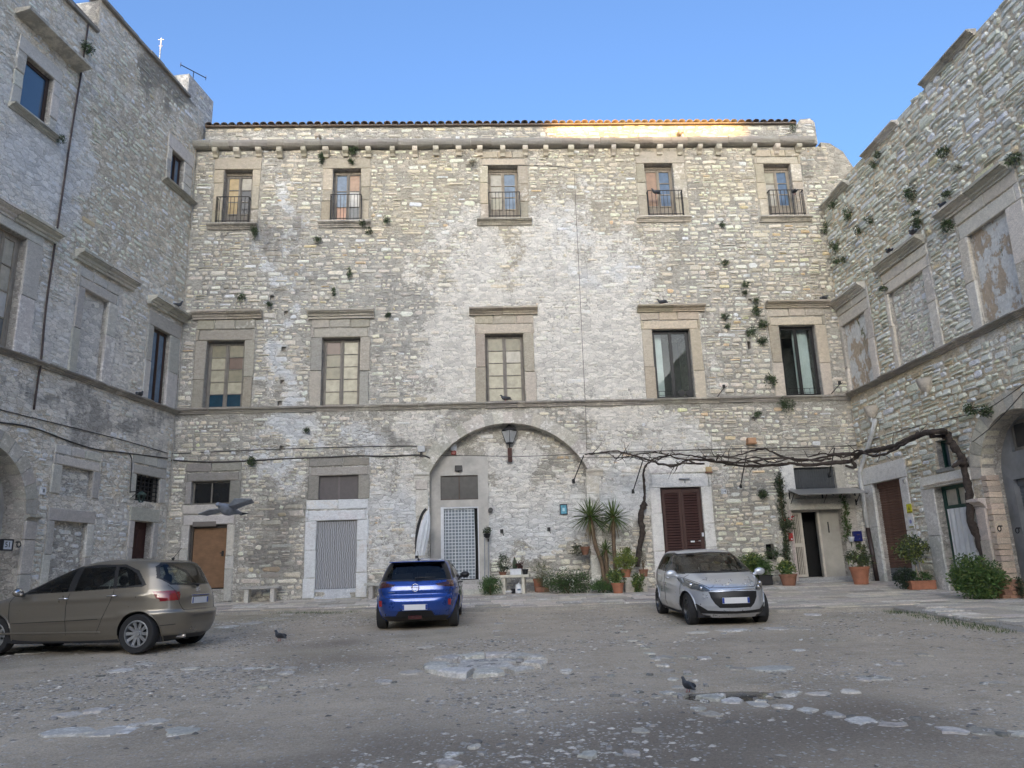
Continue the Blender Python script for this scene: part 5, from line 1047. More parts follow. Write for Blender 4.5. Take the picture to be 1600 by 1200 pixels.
# well cover in the middle
wc = gpt(757, 1042); wl_, wr2 = gpt(663, 1042), gpt(856, 1040); wf, wb_ = gpt(760, 1057), gpt(757, 1025)
rx, ry = (wr2.x - wl_.x) / 2, (wb_.y - wf.y) / 2; cy = (wb_.y + wf.y) / 2; wc = Vector(((wl_.x + wr2.x) / 2, cy, gz(0, cy))); print('well', rx, ry, wc)
well = empty('well_cover', tuple(wc), label='oval ring of worn kerb stones round a flat slab in the open ground', cat='well cover')
zt = 0.0; ns = 11
def wz(m_):
    m_.v = [(x, y, z + float(gzv(wc.y + y)) - wc.z + float(gbump(wc.x, wc.y)) * .5 + .5 * float(gbump(wc.x + x, wc.y + y))) for x, y, z in m_.v]; return m_
for i in range(ns):
    a, b = 2 * math.pi * i / ns + random.uniform(-.08, .08), 2 * math.pi * (i + 1) / ns - .10; wI = random.uniform(.62, .72); m = MB(); V = []; k = 5; hh = random.uniform(.05, .09)
    for zz, sh in ((-.06, 1), (hh * .7, 1), (hh, .9)):
        for j in range(k + 1):
            t = a + (b - a) * j / k; ro = 1.0 + random.uniform(-.02, .03); V.append((rx * ro * math.cos(t) * (1 - (1 - sh) * .35), ry * ro * math.sin(t) * (1 - (1 - sh) * .35), zz + zt))
        for j in range(k, -1, -1):
            t = a + (b - a) * j / k; ro = wI + random.uniform(-.02, .02) + (1 - sh) * .3; V.append((rx * ro * math.cos(t), ry * ro * math.sin(t), zz + zt))
    n = 2 * k + 2; m.add(V, [(s_ * n + j, s_ * n + (j + 1) % n, (s_ + 1) * n + (j + 1) % n, (s_ + 1) * n + j) for s_ in range(2) for j in range(n)] + [(2 * n + j, 2 * n + j + 1, 3 * n - 2 - j, 3 * n - 1 - j) for j in range(k)], shade((.58, .55, .50)), (.4, .05, .2)); obj('kerb_stone', wz(m), mSlab, well)
sx0, sx1 = -.42 * rx, .42 * rx
for a, b in ((-.45, .05), (.07, .48)):
    m = MB(); V = [(sx0, ry * a), (sx1 + .06, ry * a + .03), (sx1 - .05, ry * b), (sx0 - .02, ry * b)]
    m.add([(x, y, zt - .05) for x, y in V] + [(x, y, zt + .035) for x, y in V], [(4, 5, 6, 7), (0, 1, 5, 4), (1, 2, 6, 5), (2, 3, 7, 6), (3, 0, 4, 7)], (.55, .52, .47), (.4, 0, .3)); sl_ = obj('slab', wz(m), mSlab, well)
    for k in range(7):
        m = MB(); x = random.uniform(sx0 + .1, sx1 - .2); y = random.uniform(ry * a + .1, ry * b - .1); m.box(x, x + random.uniform(.05, .14), y, y + .025, zt + .0351, zt + .038, (.12, .115, .11), (-.3, 0, 0)); obj('chisel_mark', wz(m), mSlab, sl_)
for x, y, r_ in ((-.62, .1, .16), (.55, .35, .17), (.70, -.05, .12), (-.3, .62, .12), (.25, .66, .16)): 
    o = flat_stone(None, wc + Vector((x * rx, y * ry, 0)), r_ * rx, r_ * ry * .6, 0, .03); o.parent = well; o.matrix_parent_inverse = Matrix.Translation(wc).inverted(); o.name = 'infill_stone'
# puddle
mt, nt, p = NT('muddy_water'); p.inputs['Base Color'].default_value = (.06, .055, .045, 1); p.inputs['Roughness'].default_value = .04
pc = PC; m = MB(); n = 26; rr_ = [random.uniform(.8, 1.1) for _ in range(n)]; hz0 = PZ - .014
m.add([(pc.x + .62 * rr_[i] * math.cos(2 * math.pi * i / n), pc.y + .34 * rr_[i] * math.sin(2 * math.pi * i / n), hz0 + .008) for i in range(n)] + [(pc.x, pc.y, hz0 + .008)], [(i, (i + 1) % n, n) for i in range(n)]); obj('puddle', m, mt, kind='structure')
# ================================================================== cars
from mathutils.bvhtree import BVHTree
def carpaint(name, col, metal=.6, rough=.35):
    m, nt, p = NT(name); n1 = noise(nt, 400, 2, .5); n2 = noise(nt, 3, 6, .7)
    c = mix(nt, 1., col, mr(nt, n1, .3, .7, .88, 1.12), 'MULTIPLY'); sxyz = nd(nt, 'SeparateXYZ'); tc = nd(nt, 'TexCoord'); nt.links.new(tc.outputs['Object'], sxyz.inputs[0])
    du = mth(nt, 'MULTIPLY', mr(nt, sxyz.outputs[2], .12, .55, 1, 0), mr(nt, n2, .35, .65)); c = mix(nt, mth(nt, 'MULTIPLY', du, .45), c, (.12, .11, .095))
    nt.links.new(c, p.inputs['Base Color']); p.inputs['Metallic'].default_value = metal; nt.links.new(mr(nt, n2, .3, .7, rough - .06, rough + .1), p.inputs['Roughness']); p.inputs['Coat Weight'].default_value = 1; p.inputs['Coat Roughness'].default_value = .05; return m
mTyre = plain('tyre_rubber', (.022, .022, .023), .85, bmp=.002, bs=60); mRim = plain('alloy', (.42, .43, .44), .32, .8); mRimD = plain('dark_alloy', (.10, .105, .11), .4, .7)
mCarGl = glass('car_glass', (.5, .54, .52), .01, 1.5); mTrim = plain('black_trim', (.012, .012, .013), .45); mInt = plain('car_interior', (.02, .02, .022), .8); mChr = plain('chrome', (.7, .7, .72), .15, 1.)
mTail = plain('tail_lamp_red', (.22, .006, .008), .12, coat=1.); mTailD = plain('tail_lamp_dark', (.05, .006, .008), .1, coat=1.); mHead = plain('headlamp', (.13, .145, .155), .06, .5, coat=1.); mPlate = plain('number_plate', (.75, .75, .75), .4, var=.03); mBlue = plain('plate_blue', (.02, .06, .30), .4); mOr = plain('amber_lamp', (.5, .15, .02), .2)
def pin(poly, a, b):
    c = False; j = len(poly) - 1
    for i in range(len(poly)):
        if (poly[i][1] > b) != (poly[j][1] > b) and a < (poly[j][0] - poly[i][0]) * (b - poly[i][1]) / (poly[j][1] - poly[i][1]) + poly[i][0]: c = not c
        j = i
    return c
def car_shell(K, crease=None, NA=480, ds=.0145):
    K = np.array(K, float); z = np.arange(K[0, 0], K[-1, 0], .002); cols = [np.interp(z, K[:, 0], K[:, i]) for i in range(1, 6)]
    ker = np.exp(-np.linspace(-2, 2, 25) ** 2); ker /= ker.sum(); cols = [np.convolve(np.pad(c, 12, 'edge'), ker, 'valid') for c in cols]
    arc = np.concatenate([[0], np.cumsum(np.maximum.reduce([np.abs(np.diff(cols[0])), np.abs(np.diff(cols[1])), np.abs(np.diff(cols[2])), np.full(len(z) - 1, .002)]))]); m_ = int(arc[-1] / ds); ts = np.interp(np.linspace(0, arc[-1], m_), arc, z)
    V = []
    for zz in ts:
        xf, xr, w_, nf, nr = [np.interp(zz, z, c) for c in cols]; cx = (xf + xr) / 2; a = (xf - xr) / 2
        t = np.linspace(0, 2 * np.pi, 4001); c_, s_ = np.cos(t), np.sin(t); n_ = np.where(c_ > 0, nf, nr)
        x = cx + a * np.sign(c_) * np.abs(c_) ** (2 / n_); y = w_ * np.sign(s_) * np.abs(s_) ** (2 / n_)
        L = np.concatenate([[0], np.cumsum(np.hypot(np.diff(x), np.diff(y)))]); q = np.linspace(0, L[-1], NA + 1)[:-1]
        x, y = np.interp(q, L, x), np.interp(q, L, y); V.append(np.stack([x, y, np.full(NA, zz)], -1))
    V = np.array(V)
    # the bonnet and roof are crowned, not cut level
    if crease: V = crease(V)
    nr_ = len(V); idx = np.arange(nr_ * NA).reshape(nr_, NA); nx = np.roll(idx, -1, 1); F = np.stack([idx[:-1], nx[:-1], nx[1:], idx[1:]], -1).reshape(-1, 4)
    V = V.reshape(-1, 3); top = idx[-1]; V = np.vstack([V, V[top].mean(0)]); F = F.tolist() + [[int(top[i]), int(top[(i + 1) % NA]), len(V) - 1] for i in range(NA)]
    return V, F
def build_car(label, K, ax, wr, regions, paint, crease=None, spokes=10, rimmat=None, extras=None, track=None, seams=(), trims=(), cladding=None):
    root = empty('parked_car', label=label, cat='car'); V, F = car_shell(K, crease)
    bvh = BVHTree.FromPolygons(V.tolist(), F)
    def hit(view, a, b, side=1):
        o, d = (Vector((a, side * 2, b)), Vector((0, -side, 0))) if view == 's' else ((Vector((-4, a, b)), Vector((1, 0, 0))) if view == 'r' else (Vector((4, a, b)), Vector((-1, 0, 0))))
        if view == 't': o, d = Vector((a, b, 3)), Vector((0, 0, -1))
        return bvh.ray_cast(o, d)
    Fa = np.array([f[:3] + [f[3] if len(f) > 3 else f[0]] for f in F]); cen = V[Fa].mean(1); nrm = np.cross(V[Fa[:, 2]] - V[Fa[:, 0]], V[Fa[:, 3]] - V[Fa[:, 1]]); nrm /= np.linalg.norm(nrm, axis=1)[:, None] + 1e-9
    if (nrm[:, 2] * (cen[:, 2] > 1.35)).sum() < 0: nrm = -nrm; F = [f[::-1] for f in F]
    buckets = {}
    for i, f in enumerate(F):
        x, y, z = cen[i]; n = nrm[i]
        if any((x - a) ** 2 + (z - wr) ** 2 < (wr + .045) ** 2 and abs(y) > .45 for a in ax): continue
        part = 'body'
        for nm, view, poly, sd in regions:
            if view == 's' and abs(n[1]) > .42 and pin(poly, x, z): part = nm
            elif view == 'r' and n[0] < -.30 and abs(n[1]) < .93 and pin(poly, abs(y), z): part = nm
            elif view == 'f' and n[0] > (.5 if nm == 'headlight' else .22) and abs(n[1]) < .93 and pin(poly, abs(y), z): part = nm
        buckets.setdefault(part, []).append(f)
    mats = dict(body=paint, window_trim=mTrim, windscreen=mCarGl, rear_window=mCarGl, side_window=mCarGl, tail_light=mTail, tail_light_dark=mTailD, headlight=mHead, grille=mTrim, lower_trim=mTrim, bumper_strip=mTrim)
    mats.update({k: v for k, v in (cladding or {}).items()})
    buckets['body'] = buckets.pop('body'); spare = []
    for nm, fs in buckets.items():
        if nm == 'body': fs = fs + spare
        # left and right lamps, and every window, become pieces of their own
        groups = [fs]
        if nm in ('tail_light', 'tail_light_dark', 'headlight', 'side_window'):
            byv = {}; par = list(range(len(fs)))
            def find(a):
                while par[a] != a: par[a] = par[par[a]]; a = par[a]
                return a
            for i, f in enumerate(fs):
                for v in f:
                    if v in byv: par[find(i)] = find(byv[v])
                    else: byv[v] = i
            g = {}
            for i in range(len(fs)): g.setdefault(find(i), []).append(fs[i])
            groups = [x for x in g.values() if len(x) > 40]; small = [f for x in g.values() if len(x) <= 40 for f in x]; spare += small
        for gfs in groups:
            used = sorted({v for f in gfs for v in f}); mp = {v: i for i, v in enumerate(used)}
            me = mesh(nm, V[used].tolist(), [tuple(mp[v] for v in f) for f in gfs], mats.get(nm, mTrim), smooth=True)
            o = link('tail_light' if nm == 'tail_light_dark' else nm, me, root)
            if nm in ('body', 'grille'): pass
    for view, pts, r, mat, nm, sides in list(seams) + list(trims):
        for sd in sides:
            P = []
            for (a0, b0), (a1, b1) in zip(pts, pts[1:]):
                k = max(2, int(math.hypot(a1 - a0, b1 - b0) / .03))
                for j in range(k + 1):
                    a, b = a0 + (a1 - a0) * j / k, b0 + (b1 - b0) * j / k
                    h = hit(view, a if view == 's' else (a * sd if view != 't' else a), b if view != 't' else b * sd, sd)
                    if h[0] is not None: P.append(h[0] + h[1] * (0.001))
            if len(P) > 2: m = MB(); m.tube(P, r, 6); obj(nm, m, mat, root, smooth=True)
    # wheels
    tr = track or .76
    for a in ax:
        for sd in (1, -1):
            m = MB(); prof = [(wr * .66, -.09), (wr * .93, -.10), (wr * .985, -.085), (wr, -.055), (wr, .055), (wr * .985, .085), (wr * .93, .10), (wr * .66, .09)]
            m.lathe(prof, 36); m.f = m.f[:-2]; m.xf(Matrix.Rotation(R(90), 4, 'X')); w_ = obj('wheel', m, mTyre, root, smooth='auto'); hh = hit('s', a, wr + .36, sd); ty_ = min(tr, abs(hh[0].y) - .095) if hh[0] is not None else tr; w_.location = (a, sd * ty_, wr)
            if sd < 0: w_.rotation_euler = (0, 0, math.pi)
            rm = MB(); rr_ = wr * .68; rm.lathe([(rr_, -.08), (rr_ + .006, .09), (rr_ - .02, .095), (rr_ - .03, .05), (rr_ - .035, -.08)], 36); rm.f = rm.f[:-2]
            rm.xf(Matrix.Rotation(R(-90), 4, 'X')); k0 = MB()
            for i in range(spokes):
                t = 2 * math.pi * i / spokes; c_, s_ = math.cos(t), math.sin(t); wd = rr_ * .16 * 5 / max(spokes, 5) * 1.6
                vs = []
                for rr2, ww, dd in ((.05, wd * .8, .055), (rr_ - .02, wd, .075)):
                    for e, d2 in ((-1, 0), (1, 0), (1, -.03), (-1, -.03)): vs.append((rr2 * c_ - e * ww * s_, dd + d2, rr2 * s_ + e * ww * c_))
                k0.add(vs, [(0, 1, 5, 4), (1, 2, 6, 5), (2, 3, 7, 6), (3, 0, 4, 7)])
            k0.tube([(0, .0, 0), (0, .075, 0)], .05, 14)
            n0 = len(rm.v); rm.v += k0.v; rm.c += k0.c; rm.g += k0.g; rm.f += [tuple(i + n0 for i in f) for f in k0.f]
            o = obj('rim', rm, rimmat or mRim, w_)
            dk = MB(); dk.tube([(0, -.06, 0), (0, .0, 0)], rr_ - .01, 24); obj('brake_disc', dk, mTrim, w_)
            # wheel arch
            m = MB(); ra = wr + .05; n = 22; vs = []
            for i in range(n + 1):
                t = math.pi * (-.12 + 1.24 * i / n); px, pz = a + ra * math.cos(t), wr + ra * math.sin(t); h = hit('s', px, max(pz, K[0][0] + .01), sd); yo = h[0].y if h[0] is not None else sd * .84
                vs += [(px, yo + sd * .002, pz), (px, sd * .45, pz)]
            m.add(vs, [(2 * i, 2 * i + 1, 2 * i + 3, 2 * i + 2) for i in range(n)]); obj('wheel_arch', m, mTrim, root, smooth=True)
            m = MB(); m.tube([vs[2 * i] for i in range(n + 1)], .012, 6); obj('arch_lip', m, paint, root, smooth=True)
    m = MB(); m.box(K[0][2] + .15, K[0][1] - .15, -.66, .66, .17, .34); m.box(K[0][2] + .8, K[0][1] - .8, -.80, .80, .20, .30); obj('underbody', m, mInt, root)
    # cabin
    for x0, rear in ((.15, 0), (-.75, 1)):
        for s_ in ((-.36, .36) if not rear else (-.38, .38)):
            m = MB(); m.box(x0 - .25, x0 + .25, s_ - .24, s_ + .24, .35, .60); m.add([(x0 - .22 + dx, s_ + dy, z) for z, ox in ((.6, 0), (1.12, -.16)) for dx, dy in ((ox - .08, -.23), (ox + .08, -.23), (ox + .08, .23), (ox - .08, .23))], [(0, 1, 5, 4), (1, 2, 6, 5), (2, 3, 7, 6), (3, 0, 4, 7), (4, 5, 6, 7)])
            m.ball((x0 - .40, s_, 1.22), (.06, .13, .10)); obj('seat', m, mInt, root, smooth='auto')
    m = MB(); m.box(.62, 1.05, -.68, .68, .72, .93); obj('dashboard', m, mInt, root, bevel=.03)
    m = MB(); n = 18; m.tube([(.52 + .06 * math.sin(2 * math.pi * i / n), .36 + .18 * math.cos(2 * math.pi * i / n), .95 + .17 * math.sin(2 * math.pi * i / n)) for i in range(n + 1)], .014, 6); obj('steering_wheel', m, mInt, root)
    if extras: extras(root, hit)
    return root
def patch(root, hit, view, poly, mat, name, off=.006, step=.025):
    """a lamp cover that follows the bodywork inside an outline, one for each side"""
    for sd in (1, -1):
        ring = []
        for a, b in zip(poly, poly[1:] + poly[:1]):
            k = max(1, int(math.hypot(b[0] - a[0], b[1] - a[1]) / step)); ring += [(a[0] + (b[0] - a[0]) * i / k, a[1] + (b[1] - a[1]) * i / k) for i in range(k)]
        P = list(ring); a0_, a1_, b0_, b1_ = min(p[0] for p in poly), max(p[0] for p in poly), min(p[1] for p in poly), max(p[1] for p in poly)
        x = a0_ + step / 2
        while x < a1_:
            z = b0_ + step / 2
            while z < b1_:
                if pin(poly, x, z): P.append((x, z))
                z += step
            x += step
        v2, _, f2, _, _, _ = delaunay_2d_cdt([Vector(p) for p in P], [(i, (i + 1) % len(ring)) for i in range(len(ring))], [], 0, 1e-5)
        V = []; ok = True
        for p in v2:
            h = hit(view, p[0] * (sd if view != 's' else 1), p[1], sd)
            if h[0] is None: ok = False; break
            n_ = h[1] if h[1].dot(h[0] - Vector((0, 0, .7))) > 0 else -h[1]; V.append(tuple(h[0] + n_ * off))
        if ok:
            F = [tuple(f) for f in f2 if pin(poly, sum(v2[i][0] for i in f) / 3, sum(v2[i][1] for i in f) / 3)]; link(name, mesh(name, V, F, mat, smooth=True), root)
def plate(root, x, z, view, y=0, tilt=0):
    s_ = -1 if view == 'r' else 1; e = empty('x') if 0 else None
    m = MB(); m.box(x, x + s_ * .012, y - .26, y + .26, z - .055, z + .055); o = obj('number_plate', m, mPlate, root)
    for sd in (-1, 1): m = MB(); m.box(x + s_ * .012, x + s_ * .0135, y + sd * .24 - .02, y + sd * .24 + .02, z - .05, z + .05); obj('plate_band', m, mBlue, o)
def mirror(root, x, y, z, mat, s=1, base=None):
    for sd in (1, -1):
        m = MB(); m.ball((x, sd * y, z), (.055, .115, .075), 14, 10); m.tube([(x + .02, sd * (y - .16), z - .06), (x, sd * (y - .05), z - .03)], .03, 8); o = obj('wing_mirror', m, mat, root, smooth=True)
        m = MB(); m.ball((x - .025, sd * y, z), (.04, .10, .06), 12, 8); obj('mirror_glass', m, mChr if s else mTrim, o, smooth=True)
def handles(root, hit, pts, mat):
    for x, z in pts:
        for sd in (1, -1):
            h = hit('s', x, z, sd)
            if h[0]: m = MB(); y = h[0].y; m.tube([(x - .10, y - sd * .005, z), (x - .07, y + sd * .03, z + .004), (x + .07, y + sd * .03, z + .004), (x + .10, y - sd * .005, z)], .014, 8); obj('door_handle', m, mat, root, smooth=True)
def crease_fn(lines):
    """lines: (x0, z0, x1, z1, amount, sigma): swage lines pressed along the flank"""
    def f(V):
        for x0, z0, x1, z1, amt, sg in lines:
            x, y, z = V[..., 0], V[..., 1], V[..., 2]; zl = z0 + (z1 - z0) * np.clip((x - x0) / (x1 - x0), 0, 1); k = np.clip((x - min(x0, x1)) / .2, 0, 1) * np.clip((max(x0, x1) - x) / .2, 0, 1)
            V[..., 1] += np.sign(y) * amt * k * np.exp(-((z - zl) / sg) ** 2) * (abs(y) > .5)
        return V
    return f
# --- blue hatchback, seen from behind
Kc = [(.17, 1.84, -1.80, .76, 4, 5), (.26, 1.96, -1.95, .83, 3.6, 5), (.40, 2.02, -2.02, .872, 3.2, 5), (.58, 2.02, -2.03, .882, 3.0, 5.5), (.66, 2.00, -2.01, .882, 3, 6), (.72, 1.95, -1.95, .878, 3, 6), (.80, 1.82, -1.95, .874, 3, 6), (.90, 1.40, -1.93, .868, 3.2, 5.5), (.96, 1.08, -1.89, .85, 3.6, 5), (1.00, .95, -1.86, .83, 4, 4.6), (1.15, .62, -1.74, .765, 4.4, 4.6), (1.28, .30, -1.60, .70, 4.5, 4.8), (1.35, .10, -1.50, .65, 4.2, 5), (1.385, -.05, -1.47, .60, 4, 5), (1.41, -.22, -1.25, .50, 3.5, 4), (1.433, -.5, -.85, .22, 3, 3)]
def ex_blue(root, hit):
    plate(root, -2.045, .47, 'r'); h = hit('r', 0, .86); x = h[0].x - .012
    m = MB(); n = 24; m.tube([(x, .075 * math.cos(2 * math.pi * i / n), .86 + .075 * math.sin(2 * math.pi * i / n)) for i in range(n + 1)], .008, 6); m.tube([(x, -.09, .852), (x, .0, .858), (x, .01, .866), (x, .09, .87)], .007, 6); obj('badge', m, mChr, root, smooth=True)
    m = MB(); m.tube([(x - .0, .43 + i * .0, .775) for i in range(1)] + [(x, .56, .775)], .006, 6); obj('nameplate', m, mChr, root)
    m = MB(); m.tube([(-1.93, .0, 1.04), (-1.88, -.12, 1.06), (-1.86, -.42, 1.06)], [.03, .016, .006], 8); obj('rear_wiper', m, mTrim, root)
    m = MB(); m.box(-1.58, -1.30, -.60, .60, 1.375, 1.395); obj('roof_spoiler', m, carpaint('spoiler_blue', (.008, .055, .28)), root, bevel=.008)
    m = MB(); m.tube([(-1.25, 0, 1.40), (-1.28, 0, 1.44)], [.03, .018], 8); m.tube([(-1.27, 0, 1.44), (-1.42, 0, 1.60)], .006, 6); obj('aerial', m, mTrim, root)
    for sd in (-1, 1): m = MB(); m.box(-2.01, -1.98, sd * .72 - .03, sd * .72 + .03, .50, .62); obj('reflector', m, mTail, root)
    m = MB(); m.box(-2.02, -1.9, -.14, .14, .235, .30); obj('fog_lamp', m, mTailD, root)
    mirror(root, .62, .94, 1.0, mTrim, 0); handles(root, hit, ((.05, .86), (-.85, .90)), mTrim)
pB = carpaint('metallic_blue', (.007, .055, .30), .45, .28)
regs = [('window_trim', 's', [(1.0, .96), (.25, 1.335), (-.3, 1.385), (-1.15, 1.36), (-1.48, 1.10), (-1.50, 1.02)], 0), ('side_window', 's', [(.86, .985), (.22, 1.30), (-.28, 1.35), (-.32, .99)], 0), ('side_window', 's', [(-.40, .99), (-.36, 1.35), (-1.02, 1.33), (-1.20, 1.02)], 0),
 ('window_trim', 'f', [(0, .96), (.80, .96), (.68, 1.34), (0, 1.36)], 0), ('windscreen', 'f', [(0, 1.0), (.74, 1.0), (.64, 1.315), (0, 1.335)], 0),
 ('window_trim', 'r', [(0, .985), (.75, .995), (.70, 1.15), (.60, 1.37), (0, 1.375)], 0), ('rear_window', 'r', [(0, 1.03), (.64, 1.03), (.60, 1.15), (.50, 1.34), (0, 1.345)], 0),
 ('tail_light_dark', 'r', [(.47, .885), (.93, .84), (.93, .985), (.60, .955), (.42, .93)], 0), ('tail_light_dark', 's', [(-2.1, .84), (-1.60, .95), (-1.62, .99), (-2.1, .985)], 0),
 ('lower_trim', 'r', [(0, .16), (.95, .16), (.95, .27), (.40, .30), (.34, .40), (0, .40)], 0), ('lower_trim', 's', [(-2.1, .1), (2.1, .1), (2.1, .235), (-2.1, .235)], 0), ('headlight', 'f', [(.5, .72), (.9, .74), (.9, .86), (.5, .80)], 0), ('grille', 'f', [(0, .35), (.5, .35), (.55, .6), (0, .62)], 0)]
seams = [('r', [(0, .655), (.62, .655), (.70, .72), (.74, .86)], .005, mTrim, 'panel_gap', (1, -1)), ('r', [(0, .43), (.33, .43)], .005, mTrim, 'panel_gap', (1, -1)), ('s', [(.98, .95), (.95, .3)], .005, mTrim, 'panel_gap', (1, -1)), ('s', [(-.36, .98), (-.36, .3)], .005, mTrim, 'panel_gap', (1, -1)), ('s', [(-1.25, 1.0), (-1.15, .85), (-1.0, .7)], .005, mTrim, 'panel_gap', (1, -1))]
blue = build_car('bright blue hatchback seen from behind, parked facing the white net curtain doorway', Kc, (1.21, -1.33), .315, regs, pB, crease_fn([(-1.95, .82, .6, .74, .02, .05), (-2.1, .60, 2.0, .56, .012, .08)]), 8, mRimD, ex_blue, .765, seams)
# --- silver hatchback, seen from the front
Ks = [(.17, 1.80, -1.78, .74, 3.4, 4.5), (.26, 1.92, -1.90, .82, 3.1, 4.6), (.40, 1.975, -1.95, .865, 2.9, 4.8), (.55, 1.98, -1.965, .872, 2.8, 5), (.68, 1.95, -1.955, .870, 2.8, 5), (.74, 1.90, -1.94, .868, 2.8, 5), (.80, 1.78, -1.92, .864, 2.9, 5), (.88, 1.50, -1.90, .858, 3.1, 5), (.95, 1.20, -1.87, .848, 3.6, 5), (1.00, 1.02, -1.84, .83, 4, 5), (1.15, .66, -1.74, .765, 4.3, 4.8), (1.30, .30, -1.62, .69, 4.4, 4.8), (1.38, .08, -1.50, .635, 4.2, 4.8), (1.42, -.10, -1.40, .57, 4, 4.5), (1.445, -.28, -1.15, .46, 3.5, 4), (1.46, -.52, -.85, .22, 3, 3)]
def ex_silver(root, hit):
    patch(root, hit, 'f', [(.42, .672), (.56, .668), (.70, .70), (.785, .76), (.81, .84), (.81, .915), (.76, .89), (.66, .835), (.52, .765)], mHead, 'headlight')
    patch(root, hit, 'f', [(.0, .36), (.30, .365), (.38, .44), (.44, .55), (.46, .655), (.0, .675)], mTrim, 'grille', .004)
    patch(root, hit, 'f', [(.0, .25), (.55, .255), (.74, .265), (.80, .33), (.77, .42), (.66, .43), (.50, .315), (.0, .295)], mTrim, 'lower_grille', .004)
    h = hit('f', 0, .50); plate(root, h[0].x + .012, .50, 'f')
    mirror(root, .72, .93, .98, pS, 1); handles(root, hit, ((.0, .88), (-.88, .92)), pS)
    h = hit('f', 0, .81); x, z = h[0].x + .012, .81; m = MB()                       # rampant animal badge
    for pts in ([(0, 0), (.02, .035), (.01, .07)], [(.02, .035), (.045, .045)], [(.01, .05), (-.03, .065)], [(0, 0), (-.025, -.03)], [(0, .0), (.02, -.03)], [(-.02, .02), (-.05, .0), (-.055, -.03)]):
        m.tube([(x + (-b) * .5 + .0, a, z + b) for a, b in pts], .006, 6)
    obj('badge', m, mChr, root, smooth=True)
    for sd in (-.55, .1): m = MB(); P = []
    for s0, s1 in ((.62, .05), (.05, -.55)):
        m = MB(); m.tube([(1.02, s0 * .98, 1.0), (.96, (s0 + s1) / 2, 1.04), (.93, s1, 1.05)], .008, 6); obj('wiper', m, mTrim, root)
    for sd in (1, -1):
        for yy, zz_, r_ in ((.56, .725, .036), (.69, .775, .042)):
            h = hit('f', sd * yy, zz_)
            if h[0]: m = MB(); m.ball((h[0].x - .01, sd * yy, zz_), (.03, r_, r_), 14, 8); obj('lamp_lens', m, mChr, root, smooth=True)
pS = carpaint('metallic_silver', (.64, .665, .70), .55, .30)
regs = [('window_trim', 's', [(.98, .97), (.28, 1.33), (-.3, 1.405), (-1.1, 1.375), (-1.42, 1.18), (-1.38, 1.03)], 0), ('side_window', 's', [(.84, 1.0), (.25, 1.30), (-.22, 1.365), (-.26, 1.0)], 0), ('side_window', 's', [(-.34, 1.0), (-.30, 1.37), (-.98, 1.345), (-1.20, 1.14), (-1.15, 1.03)], 0),
 ('window_trim', 'f', [(0, .985), (.80, .985), (.66, 1.37), (0, 1.40)], 0), ('windscreen', 'f', [(0, 1.02), (.755, 1.01), (.63, 1.345), (0, 1.375)], 0), ('rear_window', 'r', [(0, 1.02), (.64, 1.02), (.5, 1.34), (0, 1.35)], 0),
 ('lower_trim', 's', [(-2.1, .1), (2.1, .1), (2.1, .22), (-2.1, .22)], 0), ('tail_light', 'r', [(.55, .85), (.9, .85), (.9, 1.0), (.55, .98)], 0)]
seams = [('f', [(0, .735), (.44, .735), (.62, .84), (.85, .945)], .006, mTrim, 'panel_gap', (1, -1)), ('s', [(1.0, .96), (.92, .3)], .005, mTrim, 'panel_gap', (1, -1)), ('s', [(-.30, 1.0), (-.30, .3)], .005, mTrim, 'panel_gap', (1, -1)), ('s', [(-1.25, 1.0), (-1.05, .72)], .005, mTrim, 'panel_gap', (1, -1)), ('f', [(0, .692), (.42, .69)], .011, mChr, 'grille_strip', (1, -1)),
 ('f', [(.42, .672), (.56, .668), (.70, .70), (.785, .76)], .009, mChr, 'lamp_edge', (1, -1))]
silver = build_car('silver hatchback facing the court, parked in front of the brown louvred shutters', Ks, (1.215, -1.325), .31, regs, pS, crease_fn([(-1.6, .80, 1.0, .72, .014, .05), (-1.9, .42, 1.2, .34, .010, .06)]), 7, mRimD, ex_silver, .745, seams)
# --- beige compact people carrier, seen from its rear quarter
Km = [(.19, 1.95, -1.92, .78, 3.4, 4.4), (.30, 2.08, -2.06, .85, 3.1, 4.4), (.46, 2.125, -2.125, .880, 3.0, 4.4), (.60, 2.13, -2.135, .887, 2.9, 4.6), (.66, 2.11, -2.12, .887, 3, 5), (.70, 2.09, -2.065, .886, 3, 5), (.80, 2.00, -2.045, .884, 3, 5), (.90, 1.72, -2.03, .876, 3.2, 5), (.98, 1.40, -2.01, .866, 3.5, 4.8), (1.05, 1.12, -1.985, .852, 3.8, 4.6), (1.12, .93, -1.94, .832, 4.2, 4.6), (1.28, .56, -1.85, .778, 4.4, 4.8), (1.42, .22, -1.76, .722, 4.5, 5), (1.50, .0, -1.68, .68, 4.3, 5), (1.55, -.18, -1.56, .62, 4, 4.6), (1.585, -.38, -1.35, .48, 3.5, 4), (1.60, -.6, -1.0, .25, 3, 3)]
